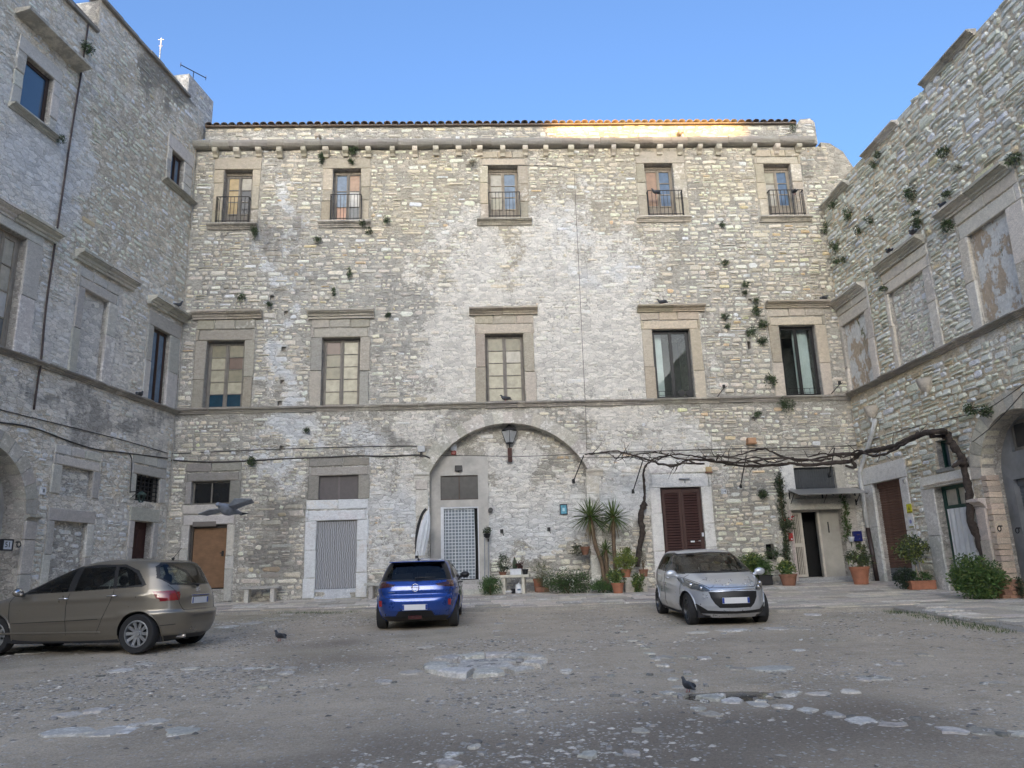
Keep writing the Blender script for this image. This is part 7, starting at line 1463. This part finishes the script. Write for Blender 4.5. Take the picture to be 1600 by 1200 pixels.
# ---- wall furniture
def wobj(name, wl, px, py, label, cat, out=0.0): u, z = wl.uz(px, py, -out); return empty(name, mat=wl.M @ Matrix.Translation((u, -out, z)), label=label, cat=cat)
def text(s_, size, mat, par_, loc, name='lettering', ext=.003):
    cu = bpy.data.curves.new(name, 'FONT'); cu.body = s_; cu.size = size; cu.extrude = ext; cu.align_x = 'CENTER'; cu.align_y = 'CENTER'; cu.materials.append(mat); tmp = bpy.data.objects.new(name, cu); COL.objects.link(tmp); bpy.context.view_layer.update(); me = bpy.data.meshes.new_from_object(tmp.evaluated_get(bpy.context.evaluated_depsgraph_get())); COL.objects.unlink(tmp); bpy.data.objects.remove(tmp); me.materials.clear(); me.materials.append(mat); o = link(name, me, par_); o.location = loc; o.rotation_euler = (R(90), 0, 0); return o
def plaque(wl, px, py, w_, h, s_, label, framed=False, col=None, out=0.0, ts=.13):
    t = wobj('house_number', wl, px, py, label, 'house number', out); m = MB(); m.box(-w_ / 2, w_ / 2, -.05, .03, -h / 2, h / 2); obj('tile', m, col or mPaintW, t, bevel=.004)
    if framed:
        m = MB(); a, b = w_ / 2 + .03, h / 2 + .03; m.box(-a, a, -.06, .03, b - .03, b); m.box(-a, a, -.06, .03, -b, -b + .03); m.box(-a, -a + .03, -.06, .03, -b + .0301, b - .0301); m.box(a - .03, a, -.06, .03, -b + .0301, b - .0301); obj('frame', m, mBlack, t)
    text(s_, ts, mBlack, t, (0, -.054, 0)); return t
plaque(BK, 1130.5, 768, .17, .16, '14', 'white house number tile reading 14 right of the louvred shutters')
plaque(LF, 65.5, 767, .16, .19, '8', 'white house number tile reading 8 right of the left arch')
plaque(LF, 9, 851.5, .26, .20, '51', 'black framed number tile inside the left arch', True, out=.02, ts=.18)
plaque(RT, 1414, 752, .09, .12, '1', 'small faded house number on the white surround of the roller shutter', out=.035, col=mPlast, ts=.11)
# lantern hanging in the arch
mPaneL = plain('milky_lantern_glass', (.42, .43, .43), .2)
t = wobj('wall_lantern', BK, 796, 694, 'glass street lantern on a rusty bracket under the crown of the wide arch', 'lantern', -.42)
m = MB(); m.box(-.07, .07, -.16, -.10, -.62, -.15); m.tube([(0, 0, -.2), (0, -.14, -.2)], .03, 8); m.tube([(0, 0, -.5), (0, -.14, -.5)], .03, 8); obj('bracket', m, plain('rusty_iron', (.07, .03, .022), .8), t)
m = MB(); m.tube([(0, -.13, -.16), (0, -.16, -.06), (0, -.2, .0)], .02, 8); m.lathe([(.25, .42), (.23, .46), (.13, .53), (.06, .58), (.04, .64), (.01, .68)], 8, (0, -.2, 0)); m.lathe([(.24, .40), (.25, .42)], 8, (0, -.2, 0)); m.lathe([(.11, -.02), (.13, .02)], 4, (0, -.2, 0))
for k in range(4): a = math.pi / 2 * k; m.tube([(.12 * math.cos(a), -.2 + .12 * math.sin(a), 0), (.26 * math.cos(a), -.2 + .26 * math.sin(a), .41)], .009, 5)
obj('lantern_frame', m, mIron, t)
for k in range(4):
    a, b = math.pi / 2 * k, math.pi / 2 * (k + 1); m = MB(); m.add([(.118 * math.cos(a), -.2 + .118 * math.sin(a), .02), (.118 * math.cos(b), -.2 + .118 * math.sin(b), .02), (.255 * math.cos(b), -.2 + .255 * math.sin(b), .40), (.255 * math.cos(a), -.2 + .255 * math.sin(a), .40)], [(0, 1, 2, 3)]); obj('lantern_pane', m, mPaneL, t)
t = wobj('alarm_siren', BK, 709, 704, 'white and red alarm siren left under the wide arch', 'alarm', -.42); m = MB(); m.box(-.10, .10, -.12, 0, -.02, .20); obj('housing', m, mPaintW, t, bevel=.03); m = MB(); m.box(-.08, .08, -.11, 0, -.16, -.021); obj('beacon', m, plain('dull_red', (.22, .04, .03), .4), t, bevel=.03)
t = wobj('floodlight', BK, 716.5, 732, 'black floodlight above the fanlight in the arch', 'floodlight', -.385); m = MB(); m.box(-.12, .12, -.12, -.03, -.09, .09); obj('lamp_head', m, mBlack, t, bevel=.01); m = MB(); m.box(-.03, .03, -.05, .01, -.12, .0); obj('bracket', m, mBlack, t)
t = wobj('junction_box', BK, 658.5, 702, 'grey junction box at the left haunch of the wide arch', 'junction box'); m = MB(); m.box(-.12, .12, -.10, .0, -.10, .10); obj('box', m, mSteel, t, bevel=.008); m = MB(); m.tube([(0, -.05, -.10), (0, -.05, -.24)], .04, 8); obj('conduit', m, mCable, t)
t = wobj('wall_shrine', BK, 880.5, 796, 'small blue framed picture hanging on the wall left of the yuccas', 'picture', -.40); m = MB(); a, b = .125, .17
for q in ((-a, a, b - .03, b), (-a, a, -b, -b + .03), (-a, -a + .03, -b + .0301, b - .0301), (a - .03, a, -b + .0301, b - .0301)): m.box(q[0], q[1], -.05, 0, q[2], q[3])
obj('frame', m, plain('dark_frame', (.02, .035, .05), .5), t); m = MB(); m.box(-a + .03, a - .03, -.025, -.01, -b + .03, b - .03); obj('picture', m, plain('blue_tile', (.10, .36, .48), .4, var=.3, scale=14), t); m = MB(); m.box(-.04, .04, -.03, -.0251, -.06, .05); obj('figure', m, plain('pale_blue', (.38, .62, .68), .5), t)
for x, y, r_, lab in ((766.5, 797, .075, 'round black wall light beside the curtained doorway in the arch'),):
    t = wobj('wall_light', BK, x, y, lab, 'wall light', -.385); m = MB(); m.tube([(0, 0, 0), (0, -.12, 0)], r_, 14); obj('housing', m, mBlack, t); m = MB(); m.tube([(0, -.12, 0), (0, -.125, 0)], r_ * .8, 14); obj('lens', m, mPane['smoke'], t)
for x, y, lab in ((784, 830, 'small dark box on the wall right of the curtained doorway'), (857.5, 827, 'small dark box on the wall below the blue picture')): t = wobj('wall_box', BK, x, y, lab, 'wall box', -.42); m = MB(); m.box(-.05, .05, -.08, 0, -.06, .06); obj('cover', m, mBlack, t, bevel=.006); m = MB(); m.tube([(.02, -.03, -.06), (.06, -.02, -.14)], .01, 5); obj('lead', m, mCable, t)
t = wobj('brass_lamp', BK, 1106, 733, 'yellowed lamp housing on the wall above the louvred shutters', 'wall lamp'); m = MB(); m.box(-.09, .09, -.14, 0, -.10, .06); obj('housing', m, plain('old_cream_plastic', (.5, .36, .18), .6), t, bevel=.01); m = MB(); m.box(-.11, .11, -.16, 0, -.13, -.101); obj('rim', m, mTerraB, t)
t = wobj('clay_spout', BK, 1172, 690, 'brown clay spout sticking out of the wall above the vine', 'spout'); m = MB(); m.box(-.13, .13, -.22, 0, -.06, .10, (.5, .3, .18)); m.box(-.15, .15, -.24, 0, -.10, -.061, (.42, .24, .14)); obj('box', m, mDress, t)
for x, y, lab in ((1124, 612, 'iron flag arm on the wall right of the fourth main window'), (1303, 606, 'iron flag arm right of the rightmost main window')):
    t = wobj('flag_arm', BK, x, y + 8, lab, 'iron arm'); m = MB(); m.tube([(-.12, 0, -.05), (.02, -.25, .15), (.10, -.35, .24), (.16, -.38, .26)], .014, 6); obj('arm', m, mIron, t); m = MB(); m.tube([(.08, -.33, .22), (.08, -.33, .33)], .05, 8); obj('ring', m, mIron, t)
t = wobj('red_sign', BK, 1235, 839, 'small red sign beside the entrance door', 'sign', .05); m = MB(); m.box(-.08, .08, -.02, 0, -.12, .12); obj('plate', m, mRed, t, bevel=.003); m = MB(); m.tube([(.03, -.02, -.07), (.03, -.024, -.07)], .025, 12); obj('white_disc', m, mWhite, t)
t = wobj('letter_box', BK, 1337.5, 837.5, 'dark blue letter box on the wall right of the entrance', 'letter box', .0); m = MB(); m.box(-.14, .14, -.14, 0, -.17, .15); obj('box', m, plain('navy_paint', (.012, .02, .13), .35), t, bevel=.01); m = MB(); m.box(-.04, .05, -.146, -.14, .02, .045); obj('slot_plate', m, mChr, t)
t = wobj('warning_notice', RT, 1421, 795, 'yellow warning notice with a triangle beside the roller shutter', 'notice', .045); m = MB(); m.box(-.13, .13, -.012, 0, -.12, .14); obj('sheet', m, plain('yellow_print', (.62, .58, .03), .5, var=.04), t); m = MB(); m.prism([(-.05, -.03), (.05, -.03), (0, .07)], -.016, -.012); obj('triangle', m, plain('olive_print', (.18, .18, .02), .5), t); m = MB(); m.box(-.13, .13, -.015, -.0121, -.12, -.075); obj('print_band', m, plain('dark_yellow', (.28, .25, .02), .5), t)
t = wobj('paper_notice', RT, 1423.5, 815, 'white notice with a violet emblem under the yellow one', 'notice', .045); m = MB(); m.box(-.13, .13, -.012, 0, -.17, .13); obj('sheet', m, mPaintW, t); m = MB(); m.tube([(0, -.012, 0), (0, -.015, 0)], .06, 14); obj('emblem', m, plain('violet_print', (.25, .25, .48), .5), t); m = MB(); m.box(-.12, .12, -.014, -.0121, -.17, -.13); obj('print_band', m, plain('olive_band', (.35, .34, .10), .5), t)
t = wobj('bracket_lantern', LF, 203, 775, 'dark green lantern on a scrolled bracket on the left wall', 'lantern', 0); m = MB(); m.tube([(.0, 0, .12), (0, -.30, .12), (0, -.36, .05)], .014, 6); m.tube([(0, 0, -.08), (0, -.12, .0), (0, -.22, .11)], .010, 6); obj('bracket', m, mIron, t)
m = MB(); m.lathe([(.14, .02), (.10, .07), (.02, .12)], 6, (0, -.36, 0)); m.lathe([(.05, -.20), (.06, -.18)], 6, (0, -.36, 0))
for k in range(6): a = math.pi / 3 * k; m.tube([(.055 * math.cos(a), -.36 + .055 * math.sin(a), -.19), (.115 * math.cos(a), -.36 + .115 * math.sin(a), .02)], .008, 5)
obj('lantern_frame', m, mGreenM, t); m = MB(); m.lathe([(.05, -.18), (.11, .02)], 6, (0, -.36, 0)); obj('lantern_glass', m, mGlass, t)
for wl, x, y, lab in ((LF, 27, 851, 'iron ring on the pilaster of the left arch'), (RT, 1564, 826, 'iron ring on the pilaster left of the plastered arch'), (RT, 1592, 829, 'iron ring in the plaster of the right arch')):
    t = wobj('tether_ring', wl, x, y, lab, 'iron ring', .07 if x < 1570 else -.45); m = MB(); n = 14; m.tube([(.06 * math.cos(2 * math.pi * i / n), -.04, .06 * math.sin(2 * math.pi * i / n)) for i in range(n + 1)], .012, 6); obj('ring', m, mIron, t); m = MB(); m.tube([(0, .04, .06), (0, -.05, .06)], .018, 6); obj('staple', m, mIron, t)
# aerials and rail on the left roof
def roofpt(px, py, back=.6): return LF.w(LF.uz(px, py, back)[0], back, LF.uz(px, py, back)[1])
a, b = roofpt(249, 100), roofpt(252, 60); t = empty('aerial_mast', tuple(a), label='thin white mast on the left roof', cat='aerial'); m = MB(); m.tube([(0, 0, -.8), tuple(b - a)], .022, 8); obj('mast', m, mPipe, t); m = MB(); m.tube([tuple(b - a + Vector((-.1, 0, -.05))), tuple(b - a + Vector((.1, 0, -.05)))], .012, 6); m.tube([tuple((b - a) * .7 + Vector((-.07, 0, 0))), tuple((b - a) * .7 + Vector((.07, 0, 0)))], .012, 6); obj('cross_arm', m, mPipe, t)
a, b = roofpt(282, 101), roofpt(322, 122); t = empty('roof_aerial', tuple(a), label='long dark aerial boom over the left roof near the corner', cat='aerial'); m = MB(); m.tube([(0, 0, 0), tuple(b - a)], .018, 6); obj('boom', m, mIron, t); m = MB(); d_ = (b - a)
for k in range(2): q = d_ * (k * .98 + .01); m.tube([tuple(q + Vector((0, 0, -.10))), tuple(q + Vector((0, 0, .10)))], .010, 5)
m.tube([tuple(d_ * .5), tuple(d_ * .5 + Vector((0, 0, -1.6)))], .015, 6); obj('element', m, mIron, t)
t = empty('roof_rail', (0, 0, 0), label='small dark railing on the left roof beside the raised block', cat='railing'); m = MB(); A, B = LF.w(uAB - 1.6, .3, zA_), LF.w(uAB - .05, .3, zA_)
for k in range(8): q = A + (B - A) * k / 7; m.tube([q, q + Vector((0, 0, .55))], .012, 5)
m.tube([A + Vector((0, 0, .55)), B + Vector((0, 0, .55))], .014, 5); obj('bars', m, mIron, t)
# ---- benches
def bench(px0, px1, py, label, h=.47, d=.38, name='stone_bench', mat=None, col=(.55, .53, .49), leg=.13):
    a, b = foot(px0, py), foot(px1, py); L = (b - a).length; c_ = (a + b) / 2; t = empty(name, (c_.x, c_.y, (a.z + b.z) / 2), math.atan2(b.y - a.y, b.x - a.x), label=label, cat='bench'); m = MB(); m.box(-L / 2, L / 2, -d / 2, d / 2, h - .08, h, shade(col), (.2, .1, .3)); obj('seat', m, mat or mDress, t, bevel=.012)
    for s_ in (-1, 1): m = MB(); x = s_ * (L / 2 - .20); m.box(x - leg / 2, x + leg / 2, -d / 2 + .04, d / 2 - .04, -.05, h - .081, shade(col), (.2, .1, .3)); obj('leg', m, mat or mDress, t, bevel=.01)
    return t
bench(376, 437, 937, 'rough stone bench against the wall right of the brown board door')
bench(571, 622, 934, 'stone bench half hidden behind the blue car', .46)
mCr = plain('cream_bench_paint', (.62, .58, .48), .7)
tb = bench(779, 829, 927, 'small cream table bench loaded with potted plants', .56, .36, 'plant_table', mCr, leg=.09); tb['category'] = 'table'
# ---- folded parasol
pb_ = foot(655, 936); pb_ = Vector((pb_.x, pb_.y, pb_.z)); t = empty('parasol', tuple(pb_), label='folded white cantilever parasol standing behind the blue car', cat='parasol')
def rel(px, py): q = dpt(px, py, pb_.y); return q - pb_
m = MB(); m.tube(smooth([rel(651, 936), rel(651, 880), rel(651, 840), rel(654, 820), rel(660, 803), rel(666, 795)], 4), .045, 8); obj('pole', m, mBlack, t, smooth=True); m = MB(); m.box(-.4, .4, -.3, .3, -.0, .08); obj('foot', m, mBlack, t)
m = MB(); k = 10; top, bot = rel(669, 798), rel(656, 868); vs = []; rows = 10
for i in range(rows + 1):
    f_ = i / rows; c_ = top + (bot - top) * f_; r_ = .03 + .15 * math.sin(min(f_ * 1.25, 1) * math.pi * .62) * (1 - .35 * f_)
    for j in range(20): a = 2 * math.pi * j / 20; rr_ = r_ * (1 + .22 * (j % 2)); vs.append(c_ + Vector((rr_ * math.cos(a), rr_ * math.sin(a), 0)))
m.add(vs, [(i * 20 + j, i * 20 + (j + 1) % 20, (i + 1) * 20 + (j + 1) % 20, (i + 1) * 20 + j) for i in range(rows) for j in range(20)]); obj('canopy', m, mPaintW, t)
# ---- yuccas
def yucca(px, py, base, trunk_px, L, n, label):
    B = foot(*base); t = empty('yucca', tuple(B), label=label, cat='yucca'); Y = B.y; C_ = dpt(px, py, Y) - B; m = MB(); P = [dpt(x, y, Y) - B for x, y in trunk_px]; P = smooth([Vector((0, 0, 0)) + P[0] * 0] + P + [C_], 4); m.tube(P, [.06 + .01 * random.random() for _ in P], 8); obj('trunk', m, plain('yucca_trunk', (.16, .11, .07), .95, var=.4, scale=20, bmp=.01), t, smooth=True)
    for i in range(n):
        f_ = i / n; el = math.asin(max(-1, min(1, 1 - 1.72 * f_))); az = i * 2.399; d = Vector((math.cos(el) * math.cos(az), math.cos(el) * math.sin(az), math.sin(el))); s_ = d.cross(Vector((0, 0, 1)));  s_ = s_.normalized() if s_.length > .05 else Vector((1, 0, 0)); up = s_.cross(d); l = L * random.uniform(.8, 1.08); w_ = .022; dr = .10 * (1.2 - d.z)
        dead = f_ > .88; col = (.20, .15, .08) if dead else random.choice([(.085, .13, .03), (.06, .10, .025), (.12, .17, .04)]); o_ = C_ + Vector((0, 0, random.uniform(-.12, .03)))
        if dead: d = (d + Vector((0, 0, -1.2))).normalized(); l *= .8
        vs = []
        for q, wq in ((0, .8), (.35, 1.1), (.7, .75)): c_ = o_ + d * l * q - Vector((0, 0, 1)) * dr * q * q * l * 2; vs += [c_ - s_ * w_ * wq + up * .008, c_ + up * -.006, c_ + s_ * w_ * wq + up * .008]
        vs.append(o_ + d * l - Vector((0, 0, 1)) * dr * l * 2); m = MB(); m.add(vs, [(0, 1, 4, 3), (1, 2, 5, 4), (3, 4, 7, 6), (4, 5, 8, 7), (6, 7, 9), (7, 8, 9)], col); obj('leaf', m, mLeaf, t)
yucca(922, 806, (946, 922), [(940, 880), (930, 850)], .80, 84, 'taller yucca with a leaning trunk in front of the right arch pilaster')
yucca(958, 806, (962, 922), [(961, 880), (959, 850)], .70, 74, 'straight yucca to the right of the leaning one')
yucca(946, 858, (950, 921), [(948, 890)], .42, 40, 'low young yucca between the trunks of the two tall ones')
# ---- shrubs and pots along the far wall
def mp(px, py): return foot(px, py)
def wm_(P, px): return px * P.y / FPX                        # size in metres of something px wide there
P = mp(767, 930); plant('round_shrub', P, (.40, .35, .32), 2600, .05, G1c, 'dense round shrub left of the small cream plant table', 'shrub')
P = mp(888, 927); t = plant('clipped_hedge', P, (.80, .38, .40), 5200, .05, G3c + G1c, 'low dark green hedge along the foot of the pale wall', 'hedge', clump=24)
P = mp(848, 925); pot(P, (.20, .14), .16, 'low square clay planter left of the hedge', mTerraB, True); plant('dried_grass', P + Vector((0, 0, .16)), (.28, .2, .42), 420, .22, [(.16, .15, .07), (.11, .13, .05)], 'thin grassy plant in the low square planter', narrow=.05, droop=-.4)
P = mp(842, 926) + Vector((0, .35, 0)); t = pot(P, .16, .42, 'tall terracotta pot standing behind the square clay planter')
ty = tb.location; TZ = ty.z + .56
def ont(px, dy=0.0): q = dpt(px, 905, ty.y); return Vector((q.x, ty.y + dy, TZ))
pot(ont(786), .13, .10, 'shallow red brown bowl on the left of the plant table', mTerraB); plant('leafy_pot_plant', ont(787) + Vector((0, 0, .08)), (.26, .2, .30), 420, .06, G3c, 'loose leafy plant in the red brown bowl')
pot(ont(806), (.17, .10), .18, 'white rectangular planter in the middle of the plant table', mWhite, True, name='planter_box')
t = empty('cactus', tuple(ont(805) + Vector((0, 0, .18))), label='single upright cactus in the white planter', cat='cactus'); m = MB(); vs = []
for i in range(9):
    f_ = i / 8; r_ = .055 * math.sin(math.pi * min(.97, .25 + f_ * .74)) + .012
    for j in range(20): a = 2 * math.pi * j / 20; rr_ = r_ * (1 + .18 * (j % 2)); vs.append((rr_ * math.cos(a), rr_ * math.sin(a), f_ * .34))
m.add(vs, [(i * 20 + j, i * 20 + (j + 1) % 20, (i + 1) * 20 + (j + 1) % 20, (i + 1) * 20 + j) for i in range(8) for j in range(20)] + [tuple(160 + j for j in range(20))], (.04, .06, .03)); obj('body', m, mLeaf, t); m = MB(); m.ball((0, 0, .35), (.012, .012, .015), 6, 5); obj('tip', m, mTerra, t)
plant('dark_red_succulent', ont(812) + Vector((0, -.02, .16)), (.14, .10, .12), 220, .06, [(.10, .03, .03), (.05, .04, .03)], 'dark red succulent beside the cactus')
pot(ont(821), .10, .16, 'black plastic pot on the right of the plant table', mBlack)
gy = lambda px, dy=0.0: Vector((dpt(px, 925, ty.y).x, ty.y + dy, ty.z))
t = empty('white_jar', tuple(gy(811)), label='white enamel jar with lid under the plant table', cat='jar'); m = MB(); m.lathe([(.10, 0), (.115, .02), (.115, .20), (.09, .24)], 18); obj('jar_body', m, mWhite, t, smooth='auto'); m = MB(); m.lathe([(.10, .24), (.09, .27), (.02, .29), (.02, .32), (.0, .325)], 18); obj('lid', m, mWhite, t, smooth='auto'); m = MB(); m.box(-.05, .05, -.119, -.112, .09, .14); obj('blue_label', m, mPane['bluegrey'], t)
t = empty('white_bowl', tuple(gy(794)), label='shallow white bowl under the left of the plant table', cat='bowl'); m = MB(); m.lathe([(.06, 0), (.12, .05), (.13, .09), (.115, .09), (.05, .03)], 18); obj('bowl', m, mWhite, t, smooth='auto')
pot(gy(802, .05), .08, .14, 'dark empty pot between the bowl and the jar', mBlack)
for i, (px, h, lab) in enumerate(((757, 1.75, 'tall grey garden pole leaning in the corner beside the doorway'), (763, 1.6, 'shorter grey garden pole beside the doorway'))):
    B = mp(px, 927) + Vector((0, .2, 0)); t = empty('garden_pole', tuple(B), label=lab, cat='pole'); m = MB(); m.tube([(0, 0, 0), (.02, .25, h)], .022, 6); obj('shaft', m, mSteel, t); m = MB(); m.tube([(.02, .25, h), (.02, .26, h + .1)], .03, 6); obj('grip', m, mBlack, t)
t = wobj('hanging_pot', BK, 761, 836, 'black pot hanging beside the doorway in the arch', 'flower pot', -.385); m = MB(); m.lathe([(.07, -.10), (.12, .04)], 14, (0, -.14, 0)); obj('pot_body', m, mBlack, t); m = MB(); m.tube([(0, 0, .3), (0, -.14, .28), (0, -.14, .05)], .008, 5); obj('hook', m, mIron, t); m = MB(); leaves(m, (0, -.14, .14), (.12, .1, .14), 120, .07, G3c); obj('foliage', m, mLeaf, t)
t = wobj('hanging_pot', BK, 913, 857, 'terracotta pot with trailing plant hung on the wall left of the yuccas', 'flower pot', 0); m = MB(); m.lathe([(.09, -.20), (.15, .02), (.16, .05)], 16, (0, -.16, 0)); obj('pot_body', m, mTerraB, t, smooth='auto'); m = MB(); leaves(m, (-.15, -.18, -.02), (.32, .12, .24), 320, .07, G3c + DRY, droop=.8); obj('foliage', m, mLeaf, t)
plant('bushy_ground_plant', mp(943, 926), (.44, .3, .24), 1500, .06, G1c, 'leafy ground plants below the yuccas', 'plant')
P = mp(966, 927); pot(P, .19, .30, 'terracotta pot in front of the straight yucca'); plant('fleshy_leaved_plant', P + Vector((0, 0, .28)), (.30, .25, .20), 500, .11, G1c + G2c, 'fleshy green plant in the terracotta pot', narrow=.35)
P = mp(994, 924) + Vector((0, .1, 0)); t = empty('stone_block', tuple(P), label='pale stone block carrying flower pots right of the yuccas', cat='stone block'); m = MB(); m.box(-.34, .34, -.2, .25, -.05, .20, (.5, .45, .38)); obj('lower_course', m, mDress, t, bevel=.01); m = MB(); m.box(-.32, .33, -.18, .25, .203, .42, (.54, .5, .42)); obj('upper_course', m, mDress, t, bevel=.01)
Q = P + Vector((-.26, 0, .42)); pot(Q, .18, .24, 'terracotta pot on the left of the stone block'); plant('yellow_green_shrub', Q + Vector((0, 0, .22)), (.36, .3, .34), 1500, .07, G4c + G2c[:1], 'bright yellow green shrub in the pot on the stone block', 'shrub')
Q = P + Vector((.28, 0, .42)); pot(Q, .15, .22, 'smaller red brown pot on the right of the stone block', mTerraB); plant('wiry_plant', Q + Vector((0, 0, .2)), (.16, .14, .34), 120, .05, DRY, 'dry wiry plant in the smaller pot on the block', stems=8)
plant('trailing_plant', P + Vector((.05, -.28, -.05)), (.20, .12, .32), 620, .07, G1c + G2c, 'trailing green plant hanging down the front of the stone block')
# behind the silver car
P = mp(1176, 912); plant('fern_clump', P, (.50, .32, .52), 2300, .13, G1c + G2c, 'broad leaved bushy plant right behind the silver car', 'plant', narrow=.28)
P = mp(1196, 914); pot(P, (.20, .13), .30, 'dark rectangular planter right of the bushy plant', mBlack, True); plant('arching_foliage', P + Vector((0, 0, .28)), (.26, .2, .30), 420, .16, G1c, 'arching leaves in the dark planter', narrow=.18)
P = mp(1233, 915); pot(P, .27, .34, 'large round brown pot left of the entrance step', mTerraB); plant('pot_foliage', P + Vector((0, 0, .32)), (.28, .24, .22), 700, .09, G2c + G1c, 'bright leaves spilling from the large round pot')
# climbers
def climber(l, wl, r, n, label, cols=G3c, out=.10, name='climbing_plant', size=.07):
    t = empty(name, (0, 0, 0), label=label, cat='climber'); pts = [wl.w(wl.uz(x, y, -out)[0], -out, wl.uz(x, y, -out)[1]) for x, y in l]; P = smooth(pts, 6); m = MB(); m.tube(P, .018, 6); obj('stem', m, mStem, t); m = MB()
    for i in range(n):
        q = random.choice(P); leaves(m, q, (r * random.uniform(.5, 1.3), .07, r * 1.3), 3, size, cols, clump=2)
    obj('foliage', m, mLeaf, t); return t
climber([(1232, 900), (1228, 870), (1228, 840), (1222, 800), (1220, 770), (1217, 745)], BK, .16, 560, 'climbing plant running up the wall left of the entrance')
m = MB(); P = bk(1230, 818, .2); t = empty('geranium', tuple(P), label='dark leaved geranium with red flowers hung left of the entrance', cat='plant'); leaves(m, (0, 0, 0), (.26, .14, .22), 420, .07, G3c); obj('foliage', m, mLeaf, t); m = MB(); [m.ball((random.uniform(-.2, .25), -.14, random.uniform(.05, .22)), .022, 6, 5) for _ in range(6)]; obj('flowers', m, mRed, t)
climber([(1316, 778), (1322, 795), (1320, 810), (1325, 825), (1322, 838)], BK, .13, 170, 'hanging plant right of the entrance door', G1c)
t = wobj('hanging_pot', BK, 1327, 842, 'small white pot hanging left of the letter box', 'flower pot', .0); m = MB(); m.lathe([(.06, -.09), (.10, .06)], 14, (0, -.14, 0)); obj('pot_body', m, mWhite, t); m = MB(); m.tube([(0, 0, .25), (0, -.14, .24), (0, -.14, .06)], .006, 5); obj('hook', m, mIron, t)
climber([(1340, 850), (1348, 858), (1350, 872), (1344, 885)], BK, .14, 120, 'sparse plant below the letter box', G1c + DRY)
P = mp(1346, 913); pot(P, .29, .52, 'tall terracotta pot with rims in the corner right of the entrance'); plant('spiky_pot_plant', P + Vector((0, 0, .50)), (.36, .3, .34), 460, .20, G3c + G2c[:1], 'spiky plant in the tall corner pot', narrow=.14)
# right side
P = mp(1440, 921); pot(P, (.34, .16), .24, 'long terracotta planter in front of the right wall', None, True, name='planter_box')
t = empty('lemon_tree', tuple(P + Vector((.0, 0, .22))), label='small lemon tree in the long terracotta planter', cat='tree'); m = MB(); m.tube([(0, 0, 0), (-.04, 0, .25), (-.08, 0, .55)], [.03, .026, .02], 7); m.tube([(0, 0, 0), (.07, .0, .25), (.04, 0, .5)], [.03, .02, .015], 7); obj('trunk', m, plain('pale_bark', (.34, .29, .22), .9), t)
m = MB(); leaves(m, (-.12, 0, .88), (.50, .42, .42), 1500, .095, G3c + G2c[:2], narrow=.42, clump=14); obj('crown', m, mLeaf, t)
plant('low_agave', P + Vector((.0, 0, .22)), (.30, .15, .14), 260, .12, G1c, 'low fleshy plants at the foot of the lemon tree', narrow=.3)
plant('dark_shrub', mp(1416, 921), (.30, .24, .34), 1300, .07, [(.02, .035, .018), (.03, .05, .022)], 'dark low shrub left of the long terracotta planter', 'shrub')
P = mp(1532, 936); plant('big_shrub', P, (.62, .50, .54), 6200, .075, G1c + G2c[:1], 'big rounded evergreen shrub at the foot of the vine trunk', 'shrub', clump=26)
P = mp(1578, 935) + Vector((.05, .1, 0)); t = empty('brick_planter', tuple(P), label='worn brick planter right of the big shrub', cat='planter')
for i in range(5):
    for j in range(3): m = MB(); o_ = .06 if i % 2 else 0; m.block(-.26 + j * .18 + o_, -.09 + j * .18 + o_, .2, -.2, .002 + i * .085, .08 + i * .085, .008, .004, shade((.42, .24, .16), .25)); obj('brick', m, mDress, t)
plant('small_foliage', P + Vector((.1, -.3, 0)), (.12, .1, .26), 260, .06, G3c, 'narrow leafy weed in front of the brick planter')
# grass in the cracks
def tufts(l, label, n=26):
    m = MB()
    for px, py, s_ in l:
        P = gpt(px, py); P.z = float(gzv(P.y)) + float(rim(P.x, P.y)) + float(gbump(P.x, P.y))
        for i in range(n):
            q = P + Vector((random.gauss(0, s_), random.gauss(0, s_ * .5), 0)); a = random.uniform(0, 6.28); h = random.uniform(.03, .08); m.add([q + Vector((-.006, 0, -.01)), q + Vector((.006, 0, -.01)), q + Vector((.03 * math.cos(a), .03 * math.sin(a), h))], [(0, 1, 2)], random.choice([(.07, .11, .03), (.10, .12, .04), (.05, .08, .025)]))
    o = obj('grass', m, mLeaf, None, kind='stuff', label=label); return o
tufts([(x, 956 + random.uniform(-2, 4), .16) for x in range(335, 560, 9)] + [(445, 959, .2), (375, 958, .2), (1408, 955, .2), (1425, 960, .2), (1445, 966, .2), (1465, 971, .25), (1490, 976, .2), (1515, 982, .2), (1545, 986, .2)] + [(1395 + i * 14 + random.uniform(-5, 5), 957 + i * 3, .12) for i in range(14)], 'short grass along the edge of the paving')
